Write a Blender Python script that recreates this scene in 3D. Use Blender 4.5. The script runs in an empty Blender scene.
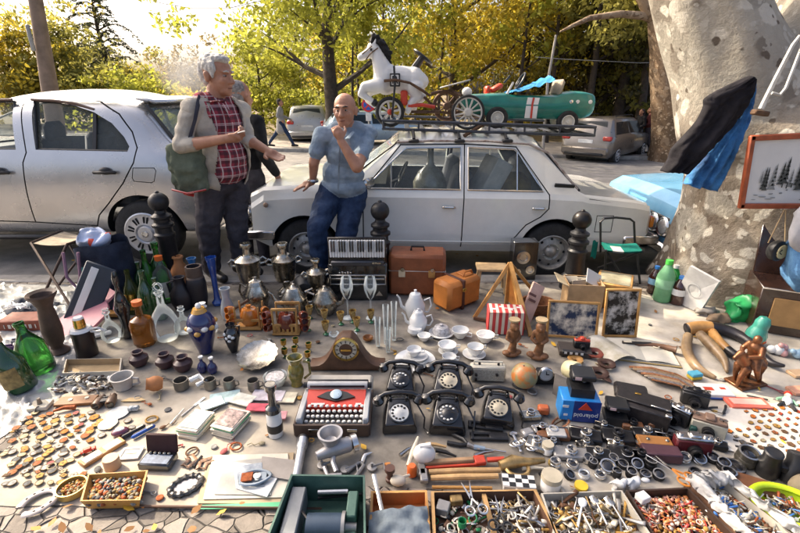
import bpy,bmesh,math,random
from math import sin,cos,pi,radians as R,atan2,sqrt
from mathutils import Vector,Matrix,Euler,noise
SC=bpy.context.scene
COL=SC.collection
# ---------------------------------------------------------------- camera, sky, sun, exposure
F,TH,H=450.0,R(21.0),1.59          # focal length in pixels of an 800 wide picture, pitch, eye height
S_,C_=sin(TH),cos(TH)
cam=bpy.data.cameras.new('camera');cam.lens=36*F/800;cam.clip_end=900;cam.clip_start=.05
co=bpy.data.objects.new('camera',cam);COL.objects.link(co)
co.location=(0,0,H);co.rotation_euler=(pi/2-TH,0,0);SC.camera=co
SUN_AZ,SUN_EL=R(60),R(40)            # sun stands to the left behind the cars
world=bpy.data.worlds.new('World');SC.world=world;world.use_nodes=True
nt=world.node_tree;bg=nt.nodes['Background']
sky=nt.nodes.new('ShaderNodeTexSky');sky.sky_type='NISHITA';sky.sun_disc=False
sky.sun_elevation=SUN_EL;sky.sun_rotation=-SUN_AZ;sky.dust_density=8.0;sky.air_density=.7;sky.ozone_density=.6
nt.links.new(sky.outputs[0],bg.inputs[0]);bg.inputs[1].default_value=.15
sun=bpy.data.lights.new('sun','SUN');sun.energy=3.5;sun.angle=R(.6);sun.color=(1,.86,.66)
so=bpy.data.objects.new('sun',sun);COL.objects.link(so)
sd=Vector((-sin(SUN_AZ)*cos(SUN_EL),cos(SUN_AZ)*cos(SUN_EL),sin(SUN_EL)))
so.rotation_euler=sd.to_track_quat('Z','Y').to_euler();so.location=sd*40
vs=SC.view_settings;vs.view_transform='Standard';vs.look='None';vs.gamma=1;vs.exposure=1.38;vs.use_curve_mapping=False
SC.cycles.use_denoising=True;SC.cycles.max_bounces=8;SC.cycles.transparent_max_bounces=12
SC.cycles.caustics_reflective=False;SC.cycles.caustics_refractive=False
# ---------------------------------------------------------------- from a place in the plan to metres
def G(px,py,z=0.0):
 v=(py-266.5)/F;t=(H-z)/(S_+C_*v)
 return Vector(((px-400)/F*t,t*(C_-S_*v),z))
def Wp(px,py,Y):
 v=(py-266.5)/F;t=Y/(C_-S_*v)
 return Vector(((px-400)/F*t,Y,H-t*(S_+C_*v)))
def mpp(py,z=0.0):
 return (H-z)/(S_+C_*(py-266.5)/F)/F
def up(py0,py1,z=0.0):
 return Wp(400,py1,G(400,py0,z).y).z-z
def roadz(x,y):
 return-.115-.022*max(-30,min(30,x))-.03*(min(y,17)-4)
# ---------------------------------------------------------------- materials
MATS={}
def nd(t,k,**kw):
 n=t.nodes.new(k)
 for a,b in kw.items():setattr(n,a,b)
 return n
def mat(name,col=(.5,.5,.5),rough=.5,metal=0.0,var=.18,sc=9.0,bump=0.0,bsc=None,trans=0.0,ior=1.45,coat=0.0,col2=None,
  spec=.5,bias=.5,tl=0.0,rnd=.12,hard=.18):
 if name in MATS:return MATS[name]
 M=bpy.data.materials.new(name);M.use_nodes=True;t=M.node_tree;L=t.links.new
 b=t.nodes['Principled BSDF']
 tc=nd(t,'ShaderNodeTexCoord')
 n1=nd(t,'ShaderNodeTexNoise');n1.inputs['Scale'].default_value=sc;n1.inputs['Detail'].default_value=6;n1.inputs['Roughness'].default_value=.62
 L(tc.outputs['Object'],n1.inputs['Vector'])
 r=nd(t,'ShaderNodeValToRGB')
 lo=tuple(c*(1-var) for c in col);hi=tuple(min(1,c*(1+var)) for c in col) if col2 is None else col2
 e=r.color_ramp.elements;e[0].position=bias-hard;e[1].position=bias+hard
 e[0].color=(*lo,1);e[1].color=(*hi,1)
 L(n1.outputs['Fac'],r.inputs[0])
 out=r.outputs[0]
 if rnd:
  oi=nd(t,'ShaderNodeObjectInfo');mr=nd(t,'ShaderNodeMapRange');mr.inputs[3].default_value=1-rnd;mr.inputs[4].default_value=1+rnd
  L(oi.outputs['Random'],mr.inputs[0]);hs=nd(t,'ShaderNodeHueSaturation');L(mr.outputs[0],hs.inputs['Value']);L(out,hs.inputs['Color']);out=hs.outputs[0]
 L(out,b.inputs['Base Color'])
 b.inputs['Metallic'].default_value=metal;b.inputs['IOR'].default_value=ior
 n2=nd(t,'ShaderNodeTexNoise');n2.inputs['Scale'].default_value=sc*2.7;n2.inputs['Detail'].default_value=5
 L(tc.outputs['Object'],n2.inputs['Vector'])
 m2=nd(t,'ShaderNodeMapRange');m2.inputs[3].default_value=max(.02,rough*.72);m2.inputs[4].default_value=min(1,rough*1.3)
 L(n2.outputs['Fac'],m2.inputs[0]);L(m2.outputs[0],b.inputs['Roughness'])
 b.inputs['Transmission Weight'].default_value=trans;b.inputs['Coat Weight'].default_value=coat;b.inputs['Coat Roughness'].default_value=.08
 b.inputs['Specular IOR Level'].default_value=spec
 if bump:
  n3=nd(t,'ShaderNodeTexNoise');n3.inputs['Scale'].default_value=bsc or sc*4;n3.inputs['Detail'].default_value=6
  L(tc.outputs['Object'],n3.inputs['Vector']);bp=nd(t,'ShaderNodeBump');bp.inputs['Strength'].default_value=1;bp.inputs['Distance'].default_value=bump
  L(n3.outputs['Fac'],bp.inputs['Height']);L(bp.outputs[0],b.inputs['Normal'])
 if tl:
  tr=nd(t,'ShaderNodeBsdfTranslucent');mx=nd(t,'ShaderNodeMixShader');mx.inputs[0].default_value=tl
  L(out,tr.inputs['Color']);L(b.outputs[0],mx.inputs[1]);L(tr.outputs[0],mx.inputs[2])
  L(mx.outputs[0],t.nodes['Material Output'].inputs['Surface'])
 MATS[name]=M
 return M
def glassy(name,col,rough=.03,thin=.0):
 """thin coloured glass: part see-through, part gloss"""
 if name in MATS:return MATS[name]
 M=bpy.data.materials.new(name);M.use_nodes=True;t=M.node_tree;L=t.links.new
 b=t.nodes['Principled BSDF'];b.inputs['Base Color'].default_value=(*col,1);b.inputs['Roughness'].default_value=rough
 tc=nd(t,'ShaderNodeTexCoord');n=nd(t,'ShaderNodeTexNoise');n.inputs['Scale'].default_value=14;L(tc.outputs['Object'],n.inputs['Vector'])
 mr=nd(t,'ShaderNodeMapRange');mr.inputs[3].default_value=rough*.6;mr.inputs[4].default_value=rough*2+.03;L(n.outputs['Fac'],mr.inputs[0]);L(mr.outputs[0],b.inputs['Roughness'])
 tp=nd(t,'ShaderNodeBsdfTransparent');tp.inputs[0].default_value=(*[min(1,c**.35) for c in col],1)
 fr=nd(t,'ShaderNodeFresnel');fr.inputs[0].default_value=1.5
 ad=nd(t,'ShaderNodeMath',operation='ADD');ad.use_clamp=True;ad.inputs[1].default_value=thin;L(fr.outputs[0],ad.inputs[0])
 mx=nd(t,'ShaderNodeMixShader');L(ad.outputs[0],mx.inputs[0]);L(tp.outputs[0],mx.inputs[1]);L(b.outputs[0],mx.inputs[2])
 L(mx.outputs[0],t.nodes['Material Output'].inputs['Surface']);MATS[name]=M
 return M
# ---------------------------------------------------------------- mesh collecting
class MB:
 def __init__(s):s.v=[];s.f=[];s.m=[];s.M=Matrix()
 def at(s,loc=(0,0,0),r=(0,0,0),sc=1):
  s.M=Matrix.LocRotScale(Vector(loc),Euler(r),Vector((sc,)*3) if not hasattr(sc,'__len__') else Vector(sc));return s
 def add(s,vs,fs,m=0):
  b=len(s.v);s.v+=[s.M@Vector(p) for p in vs];s.f+=[[b+i for i in f] for f in fs]
  s.m+=[m]*len(fs) if isinstance(m,int) else list(m);return s
 def box(s,c,d,m=0,b=0.0,r=None):
  hx,hy,hz=d[0]/2,d[1]/2,d[2]/2;b=min(b,hx*.9,hy*.9,hz*.9)
  M0=s.M
  if r:s.M=M0@Matrix.LocRotScale(Vector(c),Euler(r),None);c=(0,0,0)
  if b<=0:
   vs=[(c[0]+i*hx,c[1]+j*hy,c[2]+k*hz) for i in (-1,1) for j in (-1,1) for k in (-1,1)]
   s.add(vs,[(0,1,3,2),(4,6,7,5),(0,4,5,1),(2,3,7,6),(0,2,6,4),(1,5,7,3)],m)
  else:
   vs=[];ix={}
   for i in (-1,1):
    for j in (-1,1):
     for k in (-1,1):
      for a in range(3):
       p=[i*(hx-b),j*(hy-b),k*(hz-b)];p[a]+=b*(i,j,k)[a]
       ix[i,j,k,a]=len(vs);vs.append((c[0]+p[0],c[1]+p[1],c[2]+p[2]))
   fs=[]
   for a in range(3):
    for g in (-1,1):
     q=[]
     for u,w in ((-1,-1),(1,-1),(1,1),(-1,1)):
      t=[u,w];t.insert(a,g);q.append(ix[t[0],t[1],t[2],a])
     fs.append(q)
   for a in range(3):
    b1,b2=[x for x in range(3) if x!=a]
    for u in (-1,1):
     for w in (-1,1):
      q=[]
      for g,ax in ((-1,b1),(-1,b2),(1,b2),(1,b1)):
       t=[0,0,0];t[a]=g;t[b1]=u;t[b2]=w;q.append(ix[t[0],t[1],t[2],ax])
      fs.append(q)
   for i in (-1,1):
    for j in (-1,1):
     for k in (-1,1):fs.append([ix[i,j,k,a] for a in range(3)])
   s.add(vs,fs,m)
  s.M=M0;return s
 def lathe(s,prof,m=0,n=18,c=(0,0,0),r=None,sq=1.0):
  M0=s.M
  s.M=M0@Matrix.LocRotScale(Vector(c),Euler(r or (0,0,0)),None)
  vs=[];rings=[];mm=[]
  for q in prof:
   if q[0]<1e-5:rings.append([len(vs)]);vs.append((0,0,q[1]))
   else:
    rings.append(list(range(len(vs),len(vs)+n)))
    vs+=[(q[0]*cos(2*pi*i/n),q[0]*sq*sin(2*pi*i/n),q[1]) for i in range(n)]
  fs=[]
  for a,b in zip(rings,rings[1:]):
   k=len(fs)
   if len(a)==1 and len(b)==1:pass
   elif len(a)==1:fs+=[(a[0],b[i],b[(i+1)%n]) for i in range(n)]
   elif len(b)==1:fs+=[(a[i],b[0],a[(i+1)%n]) for i in range(n)]
   else:fs+=[(a[i],a[(i+1)%n],b[(i+1)%n],b[i]) for i in range(n)]
   mi=prof[rings.index(b)][2] if len(prof[rings.index(b)])>2 else m
   mm+=[mi]*(len(fs)-k)
  s.add(vs,fs,mm);s.M=M0;return s
 def tube(s,pts,r,m=0,n=8,cap=True,sq=1.0,closed=False):
  pts=[Vector(p) for p in pts];N=len(pts)
  rr=list(r) if hasattr(r,'__len__') else [r]*N
  vs=[];fs=[];nrm=None
  for i,p in enumerate(pts):
   if closed:t=pts[(i+1)%N]-pts[i-1]
   else:t=(pts[min(i+1,N-1)]-pts[max(i-1,0)])
   t=t.normalized() if t.length>1e-9 else Vector((0,0,1))
   if nrm is None:nrm=t.orthogonal().normalized() if abs(t.z)>.99 or sq==1 else t.cross(Vector((0,0,1))).normalized()
   else:
    nrm=nrm-t*nrm.dot(t)
    nrm=nrm.normalized() if nrm.length>1e-6 else t.orthogonal().normalized()
   bn=t.cross(nrm)
   for k in range(n):
    a=2*pi*k/n;vs.append(p+nrm*(rr[i]*cos(a))+bn*(rr[i]*sq*sin(a)))
  for i in range(N if closed else N-1):
   j=(i+1)%N
   for k in range(n):fs.append((i*n+k,i*n+(k+1)%n,j*n+(k+1)%n,j*n+k))
  if cap and not closed:fs+=[list(range(n))[::-1],list(range((N-1)*n,N*n))]
  return s.add(vs,fs,m)
 def sph(s,c,r,m=0,n=12,rot=None):
  r=(r,)*3 if not hasattr(r,'__len__') else r
  M0=s.M;s.M=M0@Matrix.LocRotScale(Vector(c),Euler(rot or (0,0,0)),Vector(r))
  k=max(5,n//2+1)
  s.lathe([(sin(pi*i/k) if 0<i<k else 0,-cos(pi*i/k)) for i in range(k+1)],m,n);s.M=M0;return s
 def prism(s,pts,z0,z1,m=0,ax='z',c=(0,0,0),r=None):
  M0=s.M;s.M=M0@Matrix.LocRotScale(Vector(c),Euler(r or (0,0,0)),None);n=len(pts)
  cv={'z':lambda p,z:(p[0],p[1],z),'y':lambda p,z:(p[0],z,p[1]),'x':lambda p,z:(z,p[0],p[1])}[ax]
  s.add([cv(p,z0) for p in pts]+[cv(p,z1) for p in pts],
              [list(range(n))[::-1],list(range(n,2*n))]+[(i,(i+1)%n,n+(i+1)%n,n+i) for i in range(n)],m)
  s.M=M0;return s
 def grid(s,fn,nu,nv,m=0):
  vs=[fn(i/nu,j/nv) for j in range(nv+1) for i in range(nu+1)];w=nu+1
  return s.add(vs,[(j*w+i,j*w+i+1,(j+1)*w+i+1,(j+1)*w+i) for j in range(nv) for i in range(nu)],m)
 def build(s,name,mats,parent=None,label=None,sharp=38,loc=None,rot=None,fix=True):
  me=bpy.data.meshes.new(name);me.from_pydata([tuple(v) for v in s.v],[],s.f)
  mats=mats if isinstance(mats,(list,tuple)) else [mats]
  for q in mats:me.materials.append(q)
  me.polygons.foreach_set('material_index',[min(x,len(mats)-1) for x in s.m])
  if fix:
   bm=bmesh.new();bm.from_mesh(me);bmesh.ops.recalc_face_normals(bm,faces=bm.faces);bm.to_mesh(me);bm.free()
  me.polygons.foreach_set('use_smooth',[True]*len(me.polygons))
  if sharp:me.set_sharp_from_angle(angle=R(sharp))
  me.update()
  o=bpy.data.objects.new(name,me);COL.objects.link(o)
  if parent:o.parent=parent
  if label:o['label']=label
  if loc is not None:o.location=loc
  if rot is not None:o.rotation_euler=rot
  return o
def thing(name,label,cat,loc=(0,0,0),rz=0.0,group=None,rot=None,s=1):
 o=bpy.data.objects.new(name,None);COL.objects.link(o);o.location=loc;o.rotation_euler=rot or (0,0,rz);o.scale=(s,)*3
 o['label']=label;o['category']=cat;o.empty_display_size=.1
 if group:o['group']=group
 return o
def one(mb,name,mats,label,cat,loc=(0,0,0),rz=0.0,group=None,rot=None,s=1,sharp=38):
 o=mb.build(name,mats,None,label,sharp,loc,rot or (0,0,rz));o['category']=cat;o.scale=(s,)*3
 if group:o['group']=group
 return o
def struct(mb,name,mats,kind='structure',sharp=38):
 o=mb.build(name,mats,None,None,sharp);o['kind']=kind;return o
def dup(r,loc,rz=None,label=None,s=None,rot=None):
 n=r.copy();COL.objects.link(n);n.location=loc
 if rz is not None:n.rotation_euler=(0,0,rz)
 if rot is not None:n.rotation_euler=rot
 if label:n['label']=label
 if s:n.scale=(s,)*3 if not hasattr(s,'__len__') else s
 for ch in r.children:
  c=ch.copy();COL.objects.link(c);c.parent=n
  for g in ch.children:
   d=g.copy();COL.objects.link(d);d.parent=c
 return n
def text(s,size,m,parent,loc,rot,name='lettering',ext=.0006,al='CENTER',sx=1):
 cu=bpy.data.curves.new(name,'FONT');cu.body=s;cu.size=size;cu.extrude=ext;cu.align_x=al;cu.align_y='CENTER'
 cu.materials.append(m);o=bpy.data.objects.new(name,cu);COL.objects.link(o);me=bpy.data.meshes.new_from_object(o.evaluated_get(bpy.context.evaluated_depsgraph_get()));bpy.data.objects.remove(o)
 o=bpy.data.objects.new(name,me);COL.objects.link(o);o.parent=parent;o.location=loc;o.rotation_euler=rot;o.scale=(sx,1,1)
 return o
# ---- solid modelling with modifiers evaluated at build time
def ev(o):
 dg=bpy.context.evaluated_depsgraph_get();dg.update()
 me=bpy.data.meshes.new_from_object(o.evaluated_get(dg));old=o.data;o.modifiers.clear();o.data=me
 bpy.data.meshes.remove(old);return o
def boolean(o,cuts,op='DIFFERENCE'):
 obs=[]
 for c in cuts:
  k=c.build('cutter',list(o.data.materials),o.parent);obs.append(k)
  md=o.modifiers.new('b','BOOLEAN');md.operation=op;md.object=k;md.solver='EXACT'
 ev(o)
 for k in obs:
  me=k.data;bpy.data.objects.remove(k);bpy.data.meshes.remove(me)
 return o
def boolseq(o,cuts):
 for c in cuts:
  n=len(o.data.vertices);keep=o.data.copy();boolean(o,[c])
  if len(o.data.vertices)<n*.5:o.data=keep;print('cut skipped')
 return o
def bevel(o,w,seg=2,ang=30):
 md=o.modifiers.new('v','BEVEL');md.width=w;md.segments=seg;md.limit_method='ANGLE';md.angle_limit=R(ang);return ev(o)
def smooth_all(o,a=38):
 me=o.data;me.polygons.foreach_set('use_smooth',[True]*len(me.polygons))
 if a:me.set_sharp_from_angle(angle=R(a))
 me.update()
def split_off(o,pred,name,parent,label=None):
 """move the faces picked by pred(centre) into an object of their own"""
 me=o.data;pick=[p.index for p in me.polygons if pred(p.center)]
 if not pick:return None
 bm=bmesh.new();bm.from_mesh(me);bm.faces.ensure_lookup_table();ps=set(pick)
 bmesh.ops.delete(bm,geom=[f for f in bm.faces if f.index not in ps],context='FACES');m2=bpy.data.meshes.new(name);bm.to_mesh(m2);bm.free()
 bm=bmesh.new();bm.from_mesh(me);bm.faces.ensure_lookup_table()
 bmesh.ops.delete(bm,geom=[f for f in bm.faces if f.index in ps],context='FACES');bm.to_mesh(me);bm.free()
 for q in me.materials:m2.materials.append(q)
 n=bpy.data.objects.new(name,m2);COL.objects.link(n);n.parent=parent
 if label:n['label']=label
 return n
def blob(mb,vox,it=4,disp=None):
 """fuse overlapping closed shapes into one continuous skin"""
 o=mb.build('body',[MATS.get('skin') or mat('skin')])
 md=o.modifiers.new('r','REMESH');md.mode='VOXEL';md.voxel_size=vox
 if it:md=o.modifiers.new('s','SMOOTH');md.factor=.5;md.iterations=it
 ev(o)
 if disp:
  for v in o.data.vertices:v.co=disp(v.co)
 smooth_all(o,0);return o
def caps(mb,p0,p1,r0,r1,n=14,sq=1.0):
 """capsule that tapers from r0 to r1"""
 p0,p1=Vector(p0),Vector(p1);d=(p1-p0).normalized()
 pts=[];rr=[]
 for a in (80,50,20):pts.append(p0-d*r0*sin(R(a)));rr.append(r0*cos(R(a)))
 for k in range(5):pts.append(p0.lerp(p1,k/4));rr.append(r0+(r1-r0)*k/4)
 for a in (20,50,80):pts.append(p1+d*r1*sin(R(a)));rr.append(r1*cos(R(a)))
 mb.tube(pts,rr,0,n,sq=sq);return mb
def rnds(seed):return random.Random(seed)
# ================================================================ ground, roads, far park
def paving_mat(name,c1,c2,scale,joint,bumpd,stretch=(1,1,1),rot=0.0,jw=.05):
 M=bpy.data.materials.new(name);M.use_nodes=True;t=M.node_tree;L=t.links.new;b=t.nodes['Principled BSDF']
 tc=nd(t,'ShaderNodeTexCoord');mp=nd(t,'ShaderNodeMapping');mp.inputs['Scale'].default_value=stretch;mp.inputs['Rotation'].default_value=(0,0,rot);L(tc.outputs['Object'],mp.inputs[0])
 nz=nd(t,'ShaderNodeTexNoise');nz.inputs['Scale'].default_value=3;L(mp.outputs[0],nz.inputs['Vector'])
 mx=nd(t,'ShaderNodeMix',data_type='VECTOR');mx.inputs[0].default_value=.10;L(mp.outputs[0],mx.inputs[4]);L(nz.outputs['Color'],mx.inputs[5])
 vo=nd(t,'ShaderNodeTexVoronoi',feature='DISTANCE_TO_EDGE');vo.inputs['Scale'].default_value=scale;vo.inputs['Randomness'].default_value=.95;L(mx.outputs[1],vo.inputs['Vector'])
 v2=nd(t,'ShaderNodeTexVoronoi');v2.inputs['Scale'].default_value=scale;v2.inputs['Randomness'].default_value=.95;L(mx.outputs[1],v2.inputs['Vector'])
 fine=nd(t,'ShaderNodeTexNoise');fine.inputs['Scale'].default_value=22;fine.inputs['Detail'].default_value=9;fine.inputs['Roughness'].default_value=.7;L(tc.outputs['Object'],fine.inputs['Vector'])
 sp=nd(t,'ShaderNodeSeparateColor');L(v2.outputs['Color'],sp.inputs[0])
 ad=nd(t,'ShaderNodeMath',operation='ADD');L(sp.outputs[0],ad.inputs[0]);L(fine.outputs['Fac'],ad.inputs[1])
 rp=nd(t,'ShaderNodeValToRGB');rp.color_ramp.elements[0].position=.3;rp.color_ramp.elements[1].position=1.3/1.4
 rp.color_ramp.elements[0].color=(*c1,1);rp.color_ramp.elements[1].color=(*c2,1)
 hv=nd(t,'ShaderNodeMath',operation='MULTIPLY');hv.inputs[1].default_value=.72;L(ad.outputs[0],hv.inputs[0]);L(hv.outputs[0],rp.inputs[0])
 er=nd(t,'ShaderNodeMapRange');er.inputs[1].default_value=0;er.inputs[2].default_value=jw;L(vo.outputs[0],er.inputs[0])
 mc=nd(t,'ShaderNodeMix',data_type='RGBA');L(er.outputs[0],mc.inputs[0]);mc.inputs[6].default_value=(*joint,1);L(rp.outputs[0],mc.inputs[7]);L(mc.outputs[2],b.inputs['Base Color'])
 b.inputs['Roughness'].default_value=.85
 e2=nd(t,'ShaderNodeMapRange',interpolation_type='SMOOTHSTEP');e2.inputs[2].default_value=jw*2.4;L(vo.outputs[0],e2.inputs[0])
 hh=nd(t,'ShaderNodeMath',operation='MULTIPLY_ADD');hh.inputs[1].default_value=.35;L(fine.outputs['Fac'],hh.inputs[0]);L(e2.outputs[0],hh.inputs[2])
 bp=nd(t,'ShaderNodeBump');bp.inputs['Distance'].default_value=bumpd;bp.inputs['Strength'].default_value=1;L(hh.outputs[0],bp.inputs['Height']);L(bp.outputs[0],b.inputs['Normal'])
 MATS[name]=M;return M
PAVE=paving_mat('stone_paving',(.09,.075,.062),(.27,.235,.20),12.5,(.085,.073,.06),.02,(1,1.35,1),.5,.022)
ASPH=mat('asphalt',(.17,.16,.15),.85,var=.3,sc=3,bump=.004,bsc=140,rnd=0,col2=(.25,.235,.215))
KERB=mat('kerb_stone',(.30,.28,.25),.8,var=.3,sc=6,bump=.004,rnd=0)
EARTH=mat('park_earth',(.10,.08,.05),.95,var=.4,sc=1.2,bump=.03,bsc=18,rnd=0,col2=(.24,.17,.07))
DUST=mat('dusty_ground',(.33,.29,.25),.9,var=.25,sc=2.5,bump=.006,bsc=60,rnd=0)
struct(MB().grid(lambda u,v:(-40+80*u,-12+15.75*v,0),8,4),'pavement',PAVE)
struct(MB().box((0,3.83,-.20),(80,.16,.42),0,.012),'kerb',KERB)
sl=lambda y0,y1,dz:(lambda u,v:((u-.5)*240,y0+(y1-y0)*v,roadz((u-.5)*240,y0+(y1-y0)*v)+dz))
struct(MB().grid(sl(3.90,17.0,0),240,6),'road',ASPH)
kb=MB();kb.add([(x,y,roadz(x,17)+z) for x in (-120,-30,30,120) for y,z in ((16.97,-.1),(16.98,.115),(17.0,.135),(17.25,.135),(17.25,-.1))],
 [(i*5+k,i*5+(k+1)%5,i*5+5+(k+1)%5,i*5+5+k) for i in range(3) for k in range(5)]);struct(kb,'far_kerb',KERB)
struct(MB().grid(sl(17.2,22,.131),240,2),'far_pavement',DUST)
def gr(u,v):
 x=(u-.5)*1500;y=21.9+700*v*v
 return (x,y,roadz(x,17)+.125+(noise.noise((x*.05,y*.05,0))*.25 if v>.02 else 0))
struct(MB().grid(gr,250,40),'ground',EARTH)
# ================================================================ trees
BARK=mat('dark_bark',(.055,.042,.032),.9,var=.4,sc=7,bump=.02,bsc=30)
def leafmat(name,c,c2,tl=.45):
 return mat(name,c,.55,var=.35,sc=1.1,col2=c2,tl=tl,rnd=.1,spec=.3)
LF_Y=leafmat('yellow_leaves',(.30,.27,.035),(.76,.58,.07),.6)
LF_G=leafmat('green_leaves',(.16,.19,.035),(.40,.40,.07),.55)
LF_YG=leafmat('yellow_green_leaves',(.20,.24,.035),(.55,.53,.08),.6)
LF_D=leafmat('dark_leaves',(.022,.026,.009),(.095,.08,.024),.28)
LF_O=leafmat('olive_leaves',(.18,.19,.05),(.48,.43,.10),.52)
LF_C=leafmat('cedar_needles',(.035,.05,.028),(.075,.09,.045),.2)
LF_B=leafmat('brown_leaves',(.20,.16,.07),(.38,.29,.12),.4)
def leaf_cloud(mb,rng,c,rad,n,size,m=0,flat=.0):
 c=Vector(c)
 for _ in range(n):
  while True:
   d=Vector((rng.uniform(-1,1),rng.uniform(-1,1),rng.uniform(-1,1)))
   if .15<d.length<1:break
  p=c+Vector((d.x*rad[0],d.y*rad[1],d.z*rad[2]))
  a=Vector((rng.gauss(0,1),rng.gauss(0,1),rng.gauss(0,1)*(1-flat))).normalized();b=a.orthogonal().normalized()
  b=Matrix.Rotation(rng.uniform(0,6.3),3,a)@b;e=a.cross(b);s=size*rng.uniform(.6,1.35)
  mb.add([p-b*s,p-e*s*.5+a*s*.15,p+b*s,p+e*s*.5-a*s*.12],[(0,1,2,3)],m)
def branchy(mb,rng,base,h,r,lean=(0,0),nl=7,spread=1.0,start=.3,m=0):
 """tapered trunk with limbs; gives back limb tips"""
 base=Vector(base);tips=[]
 tr=[base+Vector((lean[0]*t**1.3+rng.uniform(-.02,.02)*h*t,lean[1]*t+rng.uniform(-.02,.02)*h*t,h*t)) for t in (0,.08,.2,.4,.6,.8,1)]
 mb.tube(tr,[r*1.45,r*1.1,r*.95,r*.8,r*.6,r*.4,r*.12],m,10)
 for k in range(nl):
  t=start+(1-start)*(k+.3)/nl;i=min(5,int(t*6));p=tr[i].lerp(tr[i+1],t*6-i) if i<6 else tr[-1]
  p=base+Vector((lean[0]*t**1.3,lean[1]*t,h*t))
  a=k*2.4+rng.uniform(-.4,.4);ln=h*spread*rng.uniform(.32,.5)*(1.15-.6*t);rr=r*(.55-.3*t)
  d=Vector((cos(a),sin(a),rng.uniform(.35,.9)))
  q=[p,p+d*ln*.35+Vector((0,0,-.02*ln)),p+d*ln*.7+Vector((rng.uniform(-.1,.1),rng.uniform(-.1,.1),.05))*ln,p+d*ln+Vector((0,0,.12*ln))]
  mb.tube(q,[rr,rr*.7,rr*.45,rr*.15],m,6);tips+=[q[2],q[3]]
  for s_ in (-1,1):
   e=q[1]+(d+Vector((-d.y,d.x,.2))*s_*.7)*ln*.45;mb.tube([q[1],q[1].lerp(e,.5)+Vector((0,0,.03*ln)),e],[rr*.45,rr*.3,rr*.08],m,5);tips.append(e)
 tips.append(tr[-1]);return tips
def tree(label,loc,h,r,leaf,crown_r,seed,name='tree',nl=8,n=3200,size=.15,spread=1.0,start=.3,lean=(0,0),group=None,cl=1.0,low=None,cat='tree'):
 rng=rnds(seed);t=thing(name,label,cat,loc,0,group);n=int(n*1.7);size*=.78
 tb=MB();tips=branchy(tb,rng,(0,0,-.15),h,r,lean,nl,spread,start);tb.build('trunk',BARK,t)
 cb=MB();extra=[]
 for _ in range(len(tips)):
  q=rng.choice(tips);extra.append(q+Vector((rng.gauss(0,1),rng.gauss(0,1),rng.gauss(0,.8)))*crown_r*.35)
 pts=tips+extra
 if low:pts+=[Vector((rng.gauss(0,crown_r*.6),rng.gauss(0,crown_r*.6),rng.uniform(low,h*.6))) for _ in range(len(pts)//2)]
 for q in pts:
  s=crown_r*rng.uniform(.16,.36)*cl;leaf_cloud(cb,rng,q,(s,s,s*.62),n//len(pts),size)
 cb.build('crown',leaf,t,sharp=None,fix=False);return t
def far(px,Y):x=(px-400)/F*(Y*.9336+.35);return Vector((x,Y,roadz(x,17)+.12))
# the big street tree behind the seated man, and its neighbours
tree('broad dark trunked tree with spreading limbs and yellow green crown behind the seated man',far(333,19),7.6,.3,LF_YG,4.2,3,'street_tree',11,8200,.14,1.2,.26,cl=1.0)
tree('small bright lime green tree behind the standing man in the black jacket',far(262,22),3.5,.12,LF_YG,2.1,5,'young_tree',8,4200,.11,.95,.2,low=.8)
tree('tall golden yellow tree behind the toy horse, left of the green pedal car',far(452,24),9.5,.24,LF_Y,4.2,7,'golden_tree',11,6500,.15,1.0,.22,low=2.2)
tree('golden green tree rising straight behind the green pedal car',far(520,25),10,.22,LF_Y,3.6,8,'golden_tree',10,5600,.15,.9,.25,low=2.5)
tree('thin dark trunked leafy tree between the toy horse and the street tree',far(386,28),7.5,.14,LF_G,2.6,9,'thin_tree',9,3800,.15,.95,.3,low=1.6)
tree('yellow bushy tree at the left end above the silver hatchback',far(18,24),4.3,.2,LF_Y,3.0,11,'bushy_tree',9,5200,.15,.9,.12,low=.6)
tree('olive tree crown just right of the leaning lamp post',far(66,25),4.5,.2,LF_O,3.0,12,'bushy_tree',9,5200,.14,.8,.14,low=.8)
tree('low golden shrub tree under the cedar, right of the silver roof',far(140,23),1.9,.12,LF_YG,2.3,13,'bushy_tree',8,4000,.14,.95,.1,low=.4)
tree('dull olive tree left of the cedar and behind it',far(95,30),3.9,.2,LF_O,3.2,14,'bushy_tree',9,4600,.17,.8,.15,low=.8)
tree('distant pale brown tree behind the white haired head',far(185,52),3.6,.25,LF_B,5.2,15,'distant_tree',9,4400,.26,.9,.15,low=1)
tree('distant pale green tree left of the drifting smoke',far(150,60),3.4,.25,LF_O,5.4,16,'distant_tree',9,4400,.28,.9,.15,low=1)
tree('distant hazy tree in the gap beside the street tree',far(222,58),3.6,.25,LF_B,5.0,17,'distant_tree',9,3800,.28,.9,.15,low=1)
tree('leafy green tree in the gap left of the parked light SUV',far(300,34),7.0,.2,LF_G,3.4,18,'leafy_tree',9,4200,.18,.9,.15,low=.9)
tree('yellow leafy tree right behind the traffic sign',far(352,36),6.6,.2,LF_Y,3.6,19,'leafy_tree',9,4200,.18,.9,.15,low=.9)
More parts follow.
